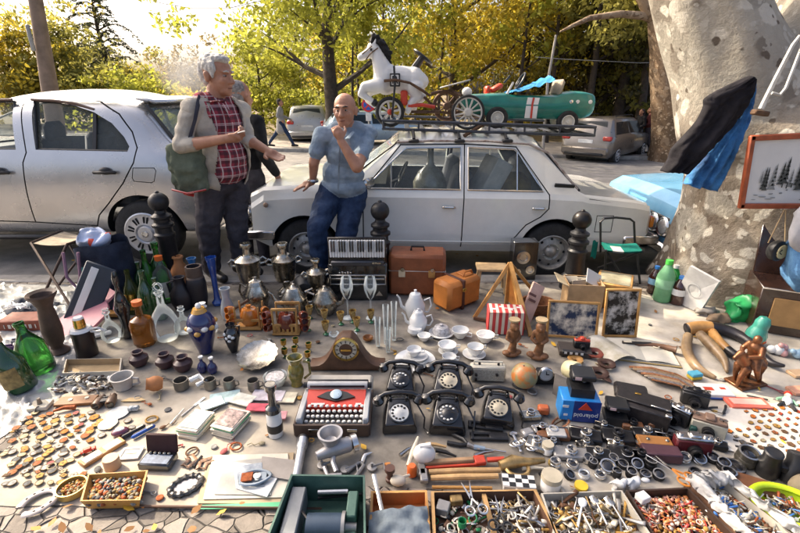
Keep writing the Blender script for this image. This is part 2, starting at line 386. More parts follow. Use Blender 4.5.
# the dark wood on the right
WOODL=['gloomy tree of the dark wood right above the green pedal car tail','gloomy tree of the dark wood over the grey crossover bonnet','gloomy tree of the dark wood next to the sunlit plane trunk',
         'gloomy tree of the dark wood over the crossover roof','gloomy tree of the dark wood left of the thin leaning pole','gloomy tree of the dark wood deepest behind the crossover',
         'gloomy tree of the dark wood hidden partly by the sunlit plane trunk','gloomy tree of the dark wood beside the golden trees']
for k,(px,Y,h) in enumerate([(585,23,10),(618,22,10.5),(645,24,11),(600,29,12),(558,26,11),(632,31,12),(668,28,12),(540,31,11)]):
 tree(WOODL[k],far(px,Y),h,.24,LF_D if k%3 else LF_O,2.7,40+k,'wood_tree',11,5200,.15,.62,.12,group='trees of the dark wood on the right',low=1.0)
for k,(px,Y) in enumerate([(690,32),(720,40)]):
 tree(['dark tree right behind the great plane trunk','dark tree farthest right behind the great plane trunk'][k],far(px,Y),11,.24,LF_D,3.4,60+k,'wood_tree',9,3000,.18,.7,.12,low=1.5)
# a far wood closing the view: one mass
rg=rnds(77);wb=MB()
for k in range(150):
 px=rg.uniform(400,900);Y=rg.uniform(48,64);top=9.5 if px<560 else 15
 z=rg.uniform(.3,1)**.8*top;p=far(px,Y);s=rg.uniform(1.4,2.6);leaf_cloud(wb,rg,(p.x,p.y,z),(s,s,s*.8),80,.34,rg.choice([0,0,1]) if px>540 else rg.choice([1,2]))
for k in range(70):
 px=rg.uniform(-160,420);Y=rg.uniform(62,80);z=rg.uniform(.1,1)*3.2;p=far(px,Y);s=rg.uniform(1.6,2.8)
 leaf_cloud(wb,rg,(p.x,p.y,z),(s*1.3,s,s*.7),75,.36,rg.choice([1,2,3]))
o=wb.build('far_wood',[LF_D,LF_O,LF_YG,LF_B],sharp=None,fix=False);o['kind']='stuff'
# shrubs under the trees, each its own
BL=['low yellow shrub under the golden trees left of the crossover','low green shrub right of the street tree foot','low bright shrub left of the street tree foot','low olive shrub beside the crossover bonnet','low olive shrub between the golden tree trunks',
      'low dark shrub behind the crossover roof','low yellow shrub over the white saloon windscreen','low yellow shrub over the silver hatchback tail','low green shrub left of the low golden shrub tree','low pale shrub at the far left above the silver roof','low yellow shrub in front of the cedar foot','low dark shrub next to the sunlit plane trunk']
for k,(px,Y,lf) in enumerate([(548,26,LF_Y),(372,30,LF_G),(306,29,LF_YG),(640,25,LF_O),(492,27,LF_O),(598,27,LF_D),(425,29,LF_Y),(205,30,LF_Y),(90,25.5,LF_G),(30,26,LF_YG),(130,27,LF_Y),(672,24.5,LF_D)]):
 t=thing('shrub',BL[k],'shrub',far(px,Y));rng=rnds(300+k);c=MB();b=MB()
 for _ in range(26):leaf_cloud(c,rng,(rng.gauss(0,1.25),rng.gauss(0,.5),rng.uniform(.2,1.9)),(.6,.6,.45),90,.12)
 for _ in range(6):b.tube([(0,0,-.1),(rng.gauss(0,.5),rng.gauss(0,.2),.9),(rng.gauss(0,1.2),rng.gauss(0,.4),1.7)],[.04,.03,.01],0,5)
 b.build('stem',BARK,t);c.build('foliage',lf,t,sharp=None,fix=False)
# slim dark trunks in the wood, each a tree of its own
TRL=['bare slim trunk above the crossover windscreen','bare slim trunk left of the sunlit plane trunk','bare slim trunk behind the pedal car seat','bare slim trunk behind the pedal car steering wheel',
       'bare slim trunk behind the horse tail','bare slim trunk left of the traffic sign','bare slim trunk right of the traffic sign']
for k,(px,Y,h,r) in enumerate([(588,21,9,.16),(640,20.5,9,.19),(548,21.5,9,.11),(515,21.5,8,.09),(438,22,7,.08),(352,21,6,.07),(360,24,7,.08)]):
 t=thing('slim_tree',TRL[k],'tree',far(px,Y));b=MB();rng=rnds(90+k);tp=branchy(b,rng,(0,0,-.1),h,r,(rng.uniform(-.4,.6),0),5,.45,.35);b.build('trunk',BARK,t)
 c=MB();[leaf_cloud(c,rng,q,(.7,.7,.5),40,.14) for q in tp];c.build('crown',LF_O if px>530 else LF_YG,t,sharp=None,fix=False)
# cedar with drooping flat boughs
t=thing('cedar_tree','tall dark cedar with thin drooping boughs against the white sky','tree',far(117,27));rng=rnds(21)
b=MB();hC=6.9;b.tube([(0,0,-.1),(.05,0,2.5),(-.1,0,5),(-.05,0,hC)],[.22,.17,.08,.02],0,8);c=MB()
for k in range(46):
 z=1.2+(hC-1.3)*k/45;ln=(3.0*(1-z/(hC+1.2))+.45)*rng.uniform(.6,1.15);a=k*2.4+rng.uniform(-.3,.3)
 q=[Vector((cos(a)*ln*u,sin(a)*ln*u,z+.28*ln*sin(u*2.6)-.42*ln*u*u)) for u in (0,.25,.5,.75,1)]
 b.tube(q,[.045,.035,.025,.018,.008],0,5)
 for u in range(22):
  w=rng.uniform(.12,1.02);i=min(3,int(w*4));p=q[i].lerp(q[i+1],min(1.0,w*4-i));sd_=rng.uniform(-.22,.22)*ln*.6
  p=p+Vector((-sin(a)*sd_,cos(a)*sd_,-abs(sd_)*.35));leaf_cloud(c,rng,p,(.15,.15,.04),6,.06)
b.build('trunk',BARK,t);c.build('crown',LF_C,t,sharp=None,fix=False)
# plane trees: mottled bark
def plane_bark(name,a,b_,c_,d_,sc):
 M=bpy.data.materials.new(name);M.use_nodes=True;t=M.node_tree;L=t.links.new;p=t.nodes['Principled BSDF'];p.inputs['Roughness'].default_value=.85
 tc=nd(t,'ShaderNodeTexCoord');n0=nd(t,'ShaderNodeTexNoise');n0.inputs['Scale'].default_value=sc*1.3;n0.inputs['Detail'].default_value=4;L(tc.outputs['Object'],n0.inputs['Vector'])
 mv=nd(t,'ShaderNodeMix',data_type='VECTOR');mv.inputs[0].default_value=.2;L(tc.outputs['Object'],mv.inputs[4]);L(n0.outputs['Color'],mv.inputs[5])
 sep=nd(t,'ShaderNodeSeparateXYZ');L(tc.outputs['Object'],sep.inputs[0])
 base=nd(t,'ShaderNodeTexNoise');base.inputs['Scale'].default_value=sc*.55;base.inputs['Detail'].default_value=7;base.inputs['Roughness'].default_value=.6;L(mv.outputs[1],base.inputs['Vector'])
 zr=nd(t,'ShaderNodeMapRange');zr.inputs[1].default_value=.2;zr.inputs[2].default_value=2.3;zr.inputs[3].default_value=-.16;zr.inputs[4].default_value=.17;L(sep.outputs[2],zr.inputs[0])
 ad=nd(t,'ShaderNodeMath',operation='ADD');L(base.outputs['Fac'],ad.inputs[0]);L(zr.outputs[0],ad.inputs[1])
 rp=nd(t,'ShaderNodeValToRGB');rp.color_ramp.elements[0].position=.34;rp.color_ramp.elements[0].color=(*a,1);rp.color_ramp.elements[1].position=.66;rp.color_ramp.elements[1].color=(*c_,1)
 q=rp.color_ramp.elements.new(.5);q.color=(*b_,1);L(ad.outputs[0],rp.inputs[0]);col=rp.outputs[0]
 for vsn,thr,cc in ((sc*.9,.30,tuple(x*.8 for x in c_)),(sc*1.5,.34,tuple(x*.75 for x in b_)),(sc*2.3,.29,d_),(sc*4.6,.24,tuple(x*.85 for x in d_)),(sc*3.4,.16,a)):
  vo=nd(t,'ShaderNodeTexVoronoi',feature='SMOOTH_F1');vo.inputs['Scale'].default_value=vsn;L(mv.outputs[1],vo.inputs['Vector']);vo.inputs['Smoothness'].default_value=.3
  vc=nd(t,'ShaderNodeTexVoronoi');vc.inputs['Scale'].default_value=vsn;L(mv.outputs[1],vc.inputs['Vector']);sc_=nd(t,'ShaderNodeSeparateColor');L(vc.outputs['Color'],sc_.inputs[0])
  th=nd(t,'ShaderNodeMath',operation='MULTIPLY');th.inputs[1].default_value=thr*2;L(sc_.outputs[0],th.inputs[0])
  lt=nd(t,'ShaderNodeMapRange');lt.inputs[3].default_value=1;lt.inputs[4].default_value=0;sb=nd(t,'ShaderNodeMath',operation='SUBTRACT');L(vo.outputs[0],sb.inputs[0]);L(th.outputs[0],sb.inputs[1])
  lt.inputs[1].default_value=-.09;lt.inputs[2].default_value=-.02;L(sb.outputs[0],lt.inputs[0])
  mc=nd(t,'ShaderNodeMix',data_type='RGBA');L(lt.outputs[0],mc.inputs[0]);L(col,mc.inputs[6]);mc.inputs[7].default_value=(*cc,1);col=mc.outputs[2]
 L(col,p.inputs['Base Color'])
 fn=nd(t,'ShaderNodeTexNoise');fn.inputs['Scale'].default_value=sc*7;fn.inputs['Detail'].default_value=9;fn.inputs['Roughness'].default_value=.7;L(tc.outputs['Object'],fn.inputs['Vector'])
 bp=nd(t,'ShaderNodeBump');bp.inputs['Distance'].default_value=.028;L(fn.outputs['Fac'],bp.inputs['Height']);L(bp.outputs[0],p.inputs['Normal'])
 MATS[name]=M;return M
PB=plane_bark('plane_bark',(.12,.092,.066),(.27,.23,.18),(.40,.365,.30),(.56,.52,.44),3.2)
PB2=plane_bark('brown_plane_bark',(.12,.075,.04),(.22,.14,.08),(.30,.21,.13),(.36,.27,.18),3.5)
def trunk_skin(mb,sts,n=56,amp=.05,sc=1.6,ridges=0):
 """sts: (x, y, z, radius) rings"""
 vs=[];fs=[]
 for (x,y,z,r) in sts:
  for k in range(n):
   a=2*pi*k/n;q=Vector((cos(a),sin(a),0));d=noise.noise(Vector((x,y,z*1.2))*.7+q*sc)*amp+noise.noise(Vector((3,z*2.5,1))+q*3.1)*amp*.45
   d+=ridges*max(0,1-z/.6)*(.5+.5*cos(a*5+.7)) if ridges else 0
   vs.append((x+(r+d)*q.x,y+(r+d)*q.y,z))
 for i in range(len(sts)-1):
  for k in range(n):fs.append((i*n+k,i*n+(k+1)%n,(i+1)*n+(k+1)%n,(i+1)*n+k))
 fs+=[list(range(n)),list(range((len(sts)-1)*n,len(sts)*n))];mb.add(vs,fs)
def interp(keys,n):
 out=[]
 for i in range(n):
  u=i/(n-1)*(len(keys)-1);k=min(int(u),len(keys)-2);f=u-k;f=f*f*(3-2*f)*.5+f*.5
  out.append(tuple(a+(b-a)*f for a,b in zip(keys[k],keys[k+1])))
 return out
t=thing('plane_tree','huge mottled plane tree trunk that the jackets and the framed print hang on','tree',(0,0,0))
b=MB();TX,TY=3.13,3.70
trunk_skin(b,interp([(TX+.02,TY,-.1,.76),(TX+.02,TY,.08,.70),(TX+.02,TY,.3,.675),(TX+.02,TY,.7,.67),(TX,TY,1.1,.71),(TX-.05,TY,1.35,.74),(TX-.10,TY,1.6,.5),(TX-.12,TY,1.7,.2)],46),72,.05,1.5,.10)
for k in ([(2.9,TY,1.15,.60),(2.6,TY,1.65,.47),(2.27,TY+.02,2.15,.37),(1.98,TY+.1,2.8,.35),(1.5,TY+.2,3.7,.30),(.7,TY,5.2,.22),(-.6,TY-.4,6.4,.1)],
          [(3.12,TY,1.15,.66),(3.14,TY+.02,1.7,.48),(3.26,TY+.05,2.15,.46),(3.45,TY+.1,2.9,.42),(3.8,TY-.3,4.0,.33),(3.6,TY-1.5,5.6,.2),(3.0,TY-2.6,6.6,.1)]):
 trunk_skin(b,interp(k,36),48,.035,2.2)
cr=MB();rng=rnds(31)
b.tube([(1.5,TY+.2,3.7),(-.6,TY-.8,4.9),(-2.6,TY-1.0,5.6),(-4.4,TY-.4,6.0)],[.2,.14,.09,.03],0,10)
b.tube([(.7,TY,5.2),(-1.6,TY+1.2,6.0),(-3.6,TY+2.2,6.4)],[.15,.09,.03],0,10)
o=b.build('trunk',PB,t,sharp=None);md=o.modifiers.new('r','REMESH');md.mode='VOXEL';md.voxel_size=.028;md=o.modifiers.new('s','SMOOTH');md.factor=.5;md.iterations=14;ev(o);smooth_all(o,0)
def shade(px,py,r,n=300,h=5.6):
 p=G(px,py) if py>130 else Vector((px,py,0));q=p+sd*(h/sd.z);leaf_cloud(cr,rng,q,(r,r,.35),n,.085)
SHADES=[(330,300,.75),(200,300,.6),(260,330,.5),(380,360,.5),(450,400,.5),(520,430,.38),(330,420,.35),(120,320,.45),(60,345,.3),(470,300,.5),(560,390,.45),(620,420,.45),(680,400,.35),(560,310,.3),
          (640,470,.3),(330,490,.25),(420,480,.18),(560,500,.22),(770,310,.6),(740,350,.4),(600,350,.25),(150,385,.28),(240,380,.3),(300,370,.3),(730,470,.2),(400,260,.6),(250,270,.5),(520,260,.6),(130,260,.3),(440,520,.15),(340,515,.2)]
for a in SHADES:shade(*a,n=int(520*a[2]))
cr.build('crown',LF_G,t,sharp=None,fix=False)  # unseen leaf clumps, set toward the sun so their shade falls on chosen spots
# ================================================================ cars
RUB=mat('tyre_rubber',(.022,.021,.02),.8,var=.3,sc=20,bump=.002)
CHR=mat('worn_chrome',(.62,.6,.57),.22,1,var=.15,sc=12)
BLKP=mat('black_plastic',(.018,.018,.019),.38,var=.3,sc=14)
DARK=mat('dark_gap',(.008,.008,.008),.9,rnd=0)
RIMS=mat('dusty_steel',(.42,.40,.37),.5,.6,var=.35,sc=16,col2=(.56,.53,.48))
HUB=mat('silver_hubcap',(.5,.5,.51),.4,.7,var=.1)
GLS=glassy('car_glass',(.55,.62,.62),.02,.06)
GLD=glassy('tinted_glass',(.05,.06,.065),.03,.25)
SEAT=mat('seat_cloth',(.10,.105,.12),.9,var=.2,sc=60)
TAIL=mat('red_lens',(.42,.02,.015),.15,var=.15,coat=1)
AMB=mat('amber_lens',(.6,.2,.02),.15,coat=1)
LENS=mat('headlamp_lens',(.55,.56,.55),.12,.5,var=.3,sc=60,coat=1)
PLATE=mat('plate_white',(.7,.7,.68),.4)
def paint(name,c,var=.06,rough=.28,metal=0.0,col2=None,sc=2.2):return mat(name,c,rough,metal,var=var,sc=sc,coat=.7,rnd=0,col2=col2)
def loft(mb,sts,m=0):
 """sts: list of (x, half outline [(y, z)...]) mirrored across y"""
 n=None;vs=[];fs=[]
 for x,h in sts:
  ring=[(x,-y,z) for y,z in h]+[(x,y,z) for y,z in reversed(h) if y>1e-6]
  ring=[p for i,p in enumerate(ring)]
  n=len(ring);vs+=ring
 for i in range(len(sts)-1):
  for k in range(n):fs.append((i*n+k,i*n+(k+1)%n,(i+1)*n+(k+1)%n,(i+1)*n+k))
 fs+=[list(range(n)),list(range((len(sts)-1)*n,len(sts)*n))]
 return mb.add(vs,fs,m)
def wheel(mb_par,x,y,r,w,rimf,side=-1,rim_mat=RIMS,front=0):
 e=MB();e.lathe([(r*.62,-w/2),(r*.82,-w/2),(r*.95,-w*.42),(r,-w*.3),(r,w*.3),(r*.95,w*.42),(r*.82,w/2),(r*.62,w/2)],0,36,r=(pi/2,0,0))
 t=e.build('wheel',RUB,mb_par,loc=(x,y,r));q=MB();rimf(q,r,w,side);q.build('rim',[rim_mat,DARK,CHR],t);return t
def rim_steel(q,r,w,s):
 def L(p,**k):q.lathe([(a,b*s,*c) for a,b,*c in p],0,32,r=(-pi/2,0,0),**k)
 L([(r*.63,w*.1),(r*.63,w*.46),(r*.58,w*.5),(r*.55,w*.4),(r*.5,w*.18),(r*.36,w*.3),(r*.28,w*.34),(r*.2,w*.26),(r*.16,w*.4),(r*.1,w*.48),(0,w*.5)])
 for k in range(8):a=k*pi/4;q.sph((r*.44*cos(a),s*w*.225,r*.44*sin(a)),(r*.05,r*.03,r*.05),1,8)
 for k in range(4):a=k*pi/2+.4;q.sph((r*.24*cos(a),s*w*.33,r*.24*sin(a)),r*.035,2,6)
def rim_cover(q,r,w,s):
 q.lathe([(r*.66,s*w*.1),(r*.66,s*w*.5),(r*.62,s*w*.53),(r*.55,s*w*.5),(r*.3,s*w*.56),(r*.26,s*w*.5),(r*.22,s*w*.58),(0,s*w*.6)],0,40,r=(-pi/2,0,0))
 for k in range(9):
  for d in (-.11,.11):
   a=2*pi*k/9+d;q.box((r*.44*cos(a),s*w*.545,r*.44*sin(a)),(r*.2,w*.05,r*.055),1,.004,(0,-a,0))
 q.lathe([(r*.1,0),(r*.1,.006),(r*.075,.008),(r*.07,.002),(0,.002)],2,20,(0,s*w*.595,0),(-pi/2*s,0,0));q.box((0,s*(w*.6+.006),0),(r*.2,.006,r*.03),2)
def hexa(mb,a,b,fy,w,s,m=1,d=.016):
 dep=d
 """groove cutter along a->b in the side plane; fy(z) the side's half width"""
 d=(Vector(b)-Vector(a)).normalized();n=Vector((-d.y,d.x))*w/2;a=Vector(a)-d*w/2;b=Vector(b)+d*w/2
 P=[a-n,a+n,b+n,b-n];vs=[(p.x,s*(fy(p.y)-dep),p.y) for p in P]+[(p.x,s*(fy(p.y)+.2),p.y) for p in P]
 mb.add(vs,[(0,1,2,3),(4,7,6,5),(0,4,5,1),(1,5,6,2),(2,6,7,3),(3,7,4,0)],m)
def inpoly(p,poly):
 r=False;n=len(poly)
 for i in range(n):
  (x0,y0),(x1,y1)=poly[i],poly[i-1]
  if (y0>p[1])!=(y1>p[1]) and p[0]<(x1-x0)*(p[1]-y0)/(y1-y0)+x0:r=not r
 return r
def densify(pl,n=5):
 out=[]
 for i in range(len(pl)-1):
  for k in range(n):f=k/n;out.append(tuple(a+(b-a)*f for a,b in zip(pl[i],pl[i+1])))
 return out+[pl[-1]]
def side_glass(par,poly,fy,name='side_window',inset=.014,m=GLS):
 for s in (-1,1):
  b=MB();b.add([(x,s*(fy(z)-inset),z) for x,z in poly],[list(range(len(poly)))]);b.build(name,m,par,fix=False)
# ---------------- the white saloon (and the blue one behind it)
def saloon(root,PT,loaded=True,trim=CHR):
 W_=.80
 def sec(zb,zm,zbelt,w,zt,wt,zc):
  return [(0,zb),(w-.07,zb),(w-.012,zb+.09),(w,zm),(w-.004,zm+.03),(w-.006,zbelt-.05),(w-.03,zbelt),(wt+.02,zt-.03),(wt-.012,zt),(wt*.6,zc-.006),(0,zc)]
 S=[(-1.455,sec(.44,.5,.66,.70,.73,.66,.74)),(-1.435,sec(.36,.47,.74,.755,.83,.71,.85)),(-1.30,sec(.31,.47,.83,.79,.90,.73,.925)),(-.9,sec(.29,.47,.86,W_,.925,.74,.95)),
         (-.50,sec(.29,.47,.875,W_,.935,.73,.965)),(-.47,sec(.29,.47,.88,W_,.95,.715,.975)),(-.03,sec(.29,.47,.88,W_,1.315,.575,1.36)),(.10,sec(.29,.47,.88,W_,1.335,.572,1.395)),(.6,sec(.29,.47,.88,W_,1.345,.572,1.412)),
         (1.12,sec(.29,.47,.88,W_,1.325,.565,1.395)),(1.30,sec(.29,.47,.88,W_,1.295,.56,1.36)),(1.36,sec(.29,.47,.88,W_,1.245,.565,1.31)),(1.71,sec(.29,.47,.865,W_,.885,.70,.895)),(1.76,sec(.29,.47,.85,W_,.862,.71,.875)),
         (2.25,sec(.31,.47,.80,.79,.815,.70,.83)),(2.38,sec(.34,.47,.77,.77,.785,.68,.80)),(2.43,sec(.40,.5,.70,.72,.735,.66,.745))]
 b=MB();loft(b,S);o=b.build('body',[PT,DARK,SEAT],root)
 inner=[]
 for x,(zb,zt,wb,wt) in ((-.36,(.36,.92,.70,.66)),(.02,(.36,1.30,.74,.525)),(.6,(.36,1.34,.745,.53)),(1.24,(.36,1.30,.745,.52)),(1.60,(.36,.90,.72,.64))):
  inner.append((x,[(0,zb),(wb,zb),(wb,.86),(wt,zt-.02),(wt-.02,zt),(0,zt+.02)]))
 def fy(z):return .80-.01 if z<.85 else .77+(.59-.77)*(z-.88)/(1.30-.88)
 w1=[(-.335,.915),(-.27,.905),(.555,.905),(.555,1.275),(.045,1.262),(.01,1.24)];w2=[(.625,.905),(1.335,.900),(1.10,1.235),(1.06,1.262),(.625,1.277)]
 ws=MB().prism([(-.63,.99),(.63,.99),(.50,1.285),(-.50,1.285)],-.8,.06,0,'x');rs=MB().prism([(-.62,.93),(.62,.93),(.49,1.22),(-.49,1.22)],1.28,2.0,0,'x')
 cuts=[loft(MB(),inner,2),MB().prism(w1,-1.2,1.2,0,'y'),MB().prism(w2,-1.2,1.2,0,'y'),ws,rs]
 for x in (-.92,1.49):
  for s in (-1,1):cuts.append(MB().lathe([(0,-.13),(.345,-.13),(.345,.13),(0,.13)],1,40,(x,s*.77,.30),(pi/2,0,0)))
 dF=[(-.36,.315),(-.36,.885),(-.012,1.290),(.59,1.305),(.59,.315)]
 dR=[(.59,1.305),(1.08,1.285),(1.395,.87),(1.40,.74),(1.33,.66),(1.20,.58),(1.10,.45),(1.08,.315),(.59,.315)]
 for s in (-1,1):
  for pl in (dF+[dF[0]],dR):
   for k,(p,q) in enumerate(zip(pl,pl[1:])):g=MB();hexa(g,p,q,fy,.011,s,d=.016+.0013*(k%4));cuts.append(g)
  for k,(p,q) in enumerate((((1.78,.835),(2.4,.765)),((1.87,.68),(2.03,.68)),((1.87,.52),(2.03,.52)),((1.87,.52),(1.87,.68)),((2.03,.52),(2.03,.68)))):g=MB();hexa(g,p,q,fy,.007,s,d=.016+.0013*(k%4));cuts.append(g)
 boolean(o,cuts);smooth_all(o,24)
 for pl in (dF,dR):
  d=split_off(o,lambda c:c.y<-(fy(c.z)-.03) and inpoly((c.x,c.z),pl),'door',root)
  hx=.45 if pl is dF else 1.30
  h=MB();h.box((hx,-.815,.745),(.125,.012,.022),0,.006);h.tube([(hx-.055,-.80,.748),(hx-.04,-.832,.75),(hx+.04,-.832,.75),(hx+.055,-.80,.748)],.008,0,8);h.build('handle',trim,d)
 # glass and its bright frames
 side_glass(root,w1,fy);side_glass(root,w2,fy)
 for s in (-1,1):
  for pl in (w1,w2):
   f=MB();f.tube([(x,s*(fy(z)+.003),z) for x,z in densify(pl+[pl[0]],4)],.008,0,6,False)
   if pl is w1:f.tube([(-.10,s*(fy(.9)+.001),.905),(-.10,s*(fy(1.15)+.001),1.135)],.009,0,6)
   else:f.tube([(1.09,s*(fy(.9)+.001),.902),(1.09,s*(fy(1.24)+.001),1.24)],.009,0,6)
   f.build('window_frame',trim,root)
 e=MB();e.tube([(-.5,-.70,.975),(-.035,-.56,1.318),(-.035,.56,1.318),(-.5,.70,.975)],.012,0,6,closed=True);e.build('windscreen_seal',BLKP,root);e=MB();e.tube([(1.335,-.55,1.265),(1.70,-.69,.90),(1.70,.69,.90),(1.335,.55,1.265)],.012,0,6,closed=True);e.build('rear_window_seal',BLKP,root)
 q=MB();q.add([(-.478,-.66,.99),(-.478,.66,.99),(-.055,.53,1.30),(-.055,-.53,1.30)],[(0,1,2,3)]);q.build('windscreen',GLS,root,fix=False)
 q=MB();q.add([(1.665,-.65,.925),(1.665,.65,.925),(1.372,.52,1.23),(1.372,-.52,1.23)],[(0,1,2,3)]);q.build('rear_window',GLS,root,fix=False)
 for s in (-1,1):q=MB();q.tube(densify([(-.05,s*.585,1.312),(.3,s*.60,1.332),(.8,s*.602,1.336),(1.2,s*.59,1.312),(1.4,s*.59,1.23),(1.68,s*.70,.91)],3),.011,0,6);q.build('drip_rail',mat('rusty_trim',(.30,.20,.16),.5,.3,var=.4,sc=20,col2=(.5,.46,.42)),root)
 for s in (-1,1):q=MB();q.box((.42,s*.80,.405),(1.3,.012,.012),0,.005);q.build('side_trim',PT,root);q=MB();q.box((1.54,s*.725,.935),(.19,.02,.07),0,.004,(s*-.42,.06,0));q.build('air_vent',BLKP,root)
 for x in (-.92,1.49):
  for s in (-1,1):wheel(root,x,s*.70,.295,.165,rim_steel,s)
 # ends
 q=MB();q.box((2.49,0,.44),(.07,1.58,.10),0,.02);q.box((2.44,0,.44),(.08,.9,.06),1,.01);[q.box((2.33,s*.79,.44),(.33,.035,.09),0,.015) for s in (-1,1)];q.build('rear_bumper',[trim,BLKP],root)
 q=MB();q.box((-1.50,0,.44),(.07,1.56,.10),0,.02);[q.box((-1.36,s*.785,.44),(.28,.035,.09),0,.015) for s in (-1,1)];q.build('front_bumper',[trim,BLKP],root)
 for s in (-1,1):q=MB();q.box((2.435,s*.6,.61),(.03,.27,.12),0,.01);q.box((2.437,s*.73,.61),(.034,.03,.1),1,.004);q.build('tail_light',[TAIL,AMB],root)
 q=MB();q.box((-1.45,0,.62),(.03,1.34,.2),0,.01);[q.box((-1.468,0,.545+.022*k),(.01,.66,.006),1) for k in range(8)];q.build('grille',[BLKP,trim],root)
 for s in (-1,1):
  for y in (.43,.61):
   q=MB();q.lathe([(.092,0),(.098,.02),(.088,.035),(.08,.028)],1,24,(-1.455,s*y,.625),(0,-pi/2,0));q.sph((-1.475,s*y,.625),(.025,.08,.08),0,16);q.build('headlight',[LENS,trim],root)
  q=MB();q.sph((-1.28,s*.792,.74),(.024,.012,.024),0,10);q.build('side_marker',mat('dull_amber',(.30,.20,.14),.4),root)
 # cabin
 for x in (.28,1.05):
  for y in ((-.38,.38) if x<1 else (0,)):
   q=MB();wdt=.52 if x<1 else 1.28;q.box((x,y,.56),(.52,wdt,.16),0,.05);q.box((x+.29,y,.82),(.15,wdt,.52),0,.05,(0,.22,0));q.build('car_seat',SEAT,root)
 q=MB();q.box((-.26,0,.86),(.3,1.38,.14),0,.04);q.build('dashboard',BLKP,root)
 q=MB();q.tube([(-.02+.075*sin(a),-.38+.19*cos(a),.93+.17*sin(a)) for a in [2*pi*k/24 for k in range(24)]],.012,0,6,closed=True);q.tube([(-.2,-.38,.86),(-.02,-.38,.93)],.02,0,6);q.box((-.02,-.38,.93),(.02,.34,.03),0,.008);q.build('steering_wheel',BLKP,root)
 q=MB();q.tube([(-.28,-.76,.90),(-.30,-.84,.93),(-.30,-.88,.97)],.009,0,6);q.box((-.30,-.90,.985),(.05,.17,.085),0,.02,(0,0,-.5));q.build('wing_mirror',[CHR],root)
WHITE=paint('old_white_paint',(.70,.695,.645),.05,.22,col2=(.78,.775,.72),sc=3)
LZ=-.15
lada=thing('saloon_car','white boxy old saloon car with loaded roof rack, man leaning on its wing','car',(0,4.97,LZ),rot=(0,R(.8),0));saloon(lada,WHITE)
BLUEP=paint('pale_blue_paint',(.13,.36,.58),.1,.2,col2=(.22,.45,.64))
lb=thing('saloon_car','pale blue saloon with round paired headlights half hidden behind the plane tree','car',(4.03,4.84,-.25),rot=(0,R(.3),0));saloon(lb,BLUEP)
# loads inside the white saloon, and a brown sheet for a window reflection
g_=mat('moss_glass',(.17,.19,.10),.2,var=.3,coat=.6)
one(MB().lathe([(0,0),(.13,.01),(.17,.1),(.17,.2),(.12,.3),(.045,.36),(.032,.4),(.032,.52),(.04,.53),(0,.53)],0,24),'demijohn',mat('demijohn_glass',(.20,.20,.13),.15,var=.5,sc=6,coat=1,col2=(.42,.40,.32)),'big round dusty demijohn inside the white saloon front window','demijohn',(.30,4.52,.57))
one(MB().box((0,0,.2),(.18,.34,.42),0,.01),'carton',mat('cream_card',(.68,.64,.56),.8),'cream carton tipped over inside the white saloon rear window','box',(.80,4.5,.62),rot=(0,R(28),R(12)))
rg=rnds(5);q=MB()
q.grid(lambda u,v:(.9*(u-.5),.5*(v-.5),.30+.28*sin(pi*u)*sin(pi*v)+.05*noise.noise((u*6,v*6,1))),24,14)
one(q,'blanket',mat('reflection_brown',(.16,.09,.03),.95,var=.5,sc=7,col2=(.34,.22,.06)),'rumpled brown sheet standing in for a tree reflection in the white saloon rear window','blanket',(1.12,4.55,.28))  # added brown sheet, imitates the tree reflected in the rear window
# ---------------- silver hatchback
SILV=paint('silver_paint',(.52,.515,.505),.04,.26,.7,col2=(.58,.57,.56))
MY=4.30
def MS(px,py):
 Y=MY
 for _ in range(5):
  p=Wp(px,py,Y);Y=MY+.27*max(0,(p.z-1.05)/.5)+.03
 return (p.x,p.z)
MZ=-.04
hb=thing('hatchback_car','silver rounded hatchback parked on the left with its rear by the standing man','car',(0,MY+.90,MZ))
def sec2(zb,zbelt,w,zt,wt,zc,bulge=0.0):
 return [(0,zb),(w-.12,zb),(w-.03,zb+.07),(w,.50),(w+.012,.72),(w-.012,zbelt-.12),(w-.05,zbelt),(wt+.10,zbelt+(zt-zbelt)*.62),(wt+.015,zt-.05),(wt-.10,zt+.005),(wt*.5,zc-.008),(0,zc)]
W2=.885
S=[(-1.915,sec2(.30,.66,.74,.75,.64,.77)),(-1.93,sec2(.28,.90,.80,.98,.66,1.02)),(-1.99,sec2(.28,1.04,.84,1.09,.65,1.12)),(-2.15,sec2(.28,1.10,.87,1.17,.63,1.21)),(-2.28,sec2(.28,1.11,W2,1.32,.61,1.37)),(-2.42,sec2(.28,1.12,W2,1.48,.61,1.53)),(-2.55,sec2(.28,1.12,W2,1.55,.62,1.60)),(-2.75,sec2(.28,1.12,W2,1.585,.635,1.645)),
     (-3.0,sec2(.28,1.115,W2,1.60,.645,1.685)),(-3.6,sec2(.28,1.10,W2,1.595,.645,1.68)),(-4.1,sec2(.28,1.09,W2,1.52,.635,1.59)),(-4.35,sec2(.28,1.08,W2,1.42,.63,1.47)),(-4.9,sec2(.28,1.03,.87,1.08,.66,1.11)),(-5.2,sec2(.28,.96,.86,.99,.66,1.03)),(-5.7,sec2(.28,.80,.80,.84,.62,.87)),(-5.86,sec2(.34,.60,.66,.64,.54,.66))]
b=MB();loft(b,S);o=b.build('body',[SILV,DARK,SEAT],hb)
md=o.modifiers.new('s','SUBSURF');md.levels=2;ev(o)
def fy2(z):
 if z<1.0:return .885
 return max(.60,.86-(z-1.02)*.42)
inner=[]
for x,(zt,wt) in ((-4.8,(1.0,.6)),(-4.1,(1.5,.56)),(-3.6,(1.575,.565)),(-2.8,(1.56,.56)),(-2.52,(1.5,.55)),(-2.2,(1.08,.56))):
 inner.append((x,[(0,.42),(.78,.42),(.78,1.02),(wt+.07,zt-.18),(wt,zt-.02),(0,zt+.02)]))
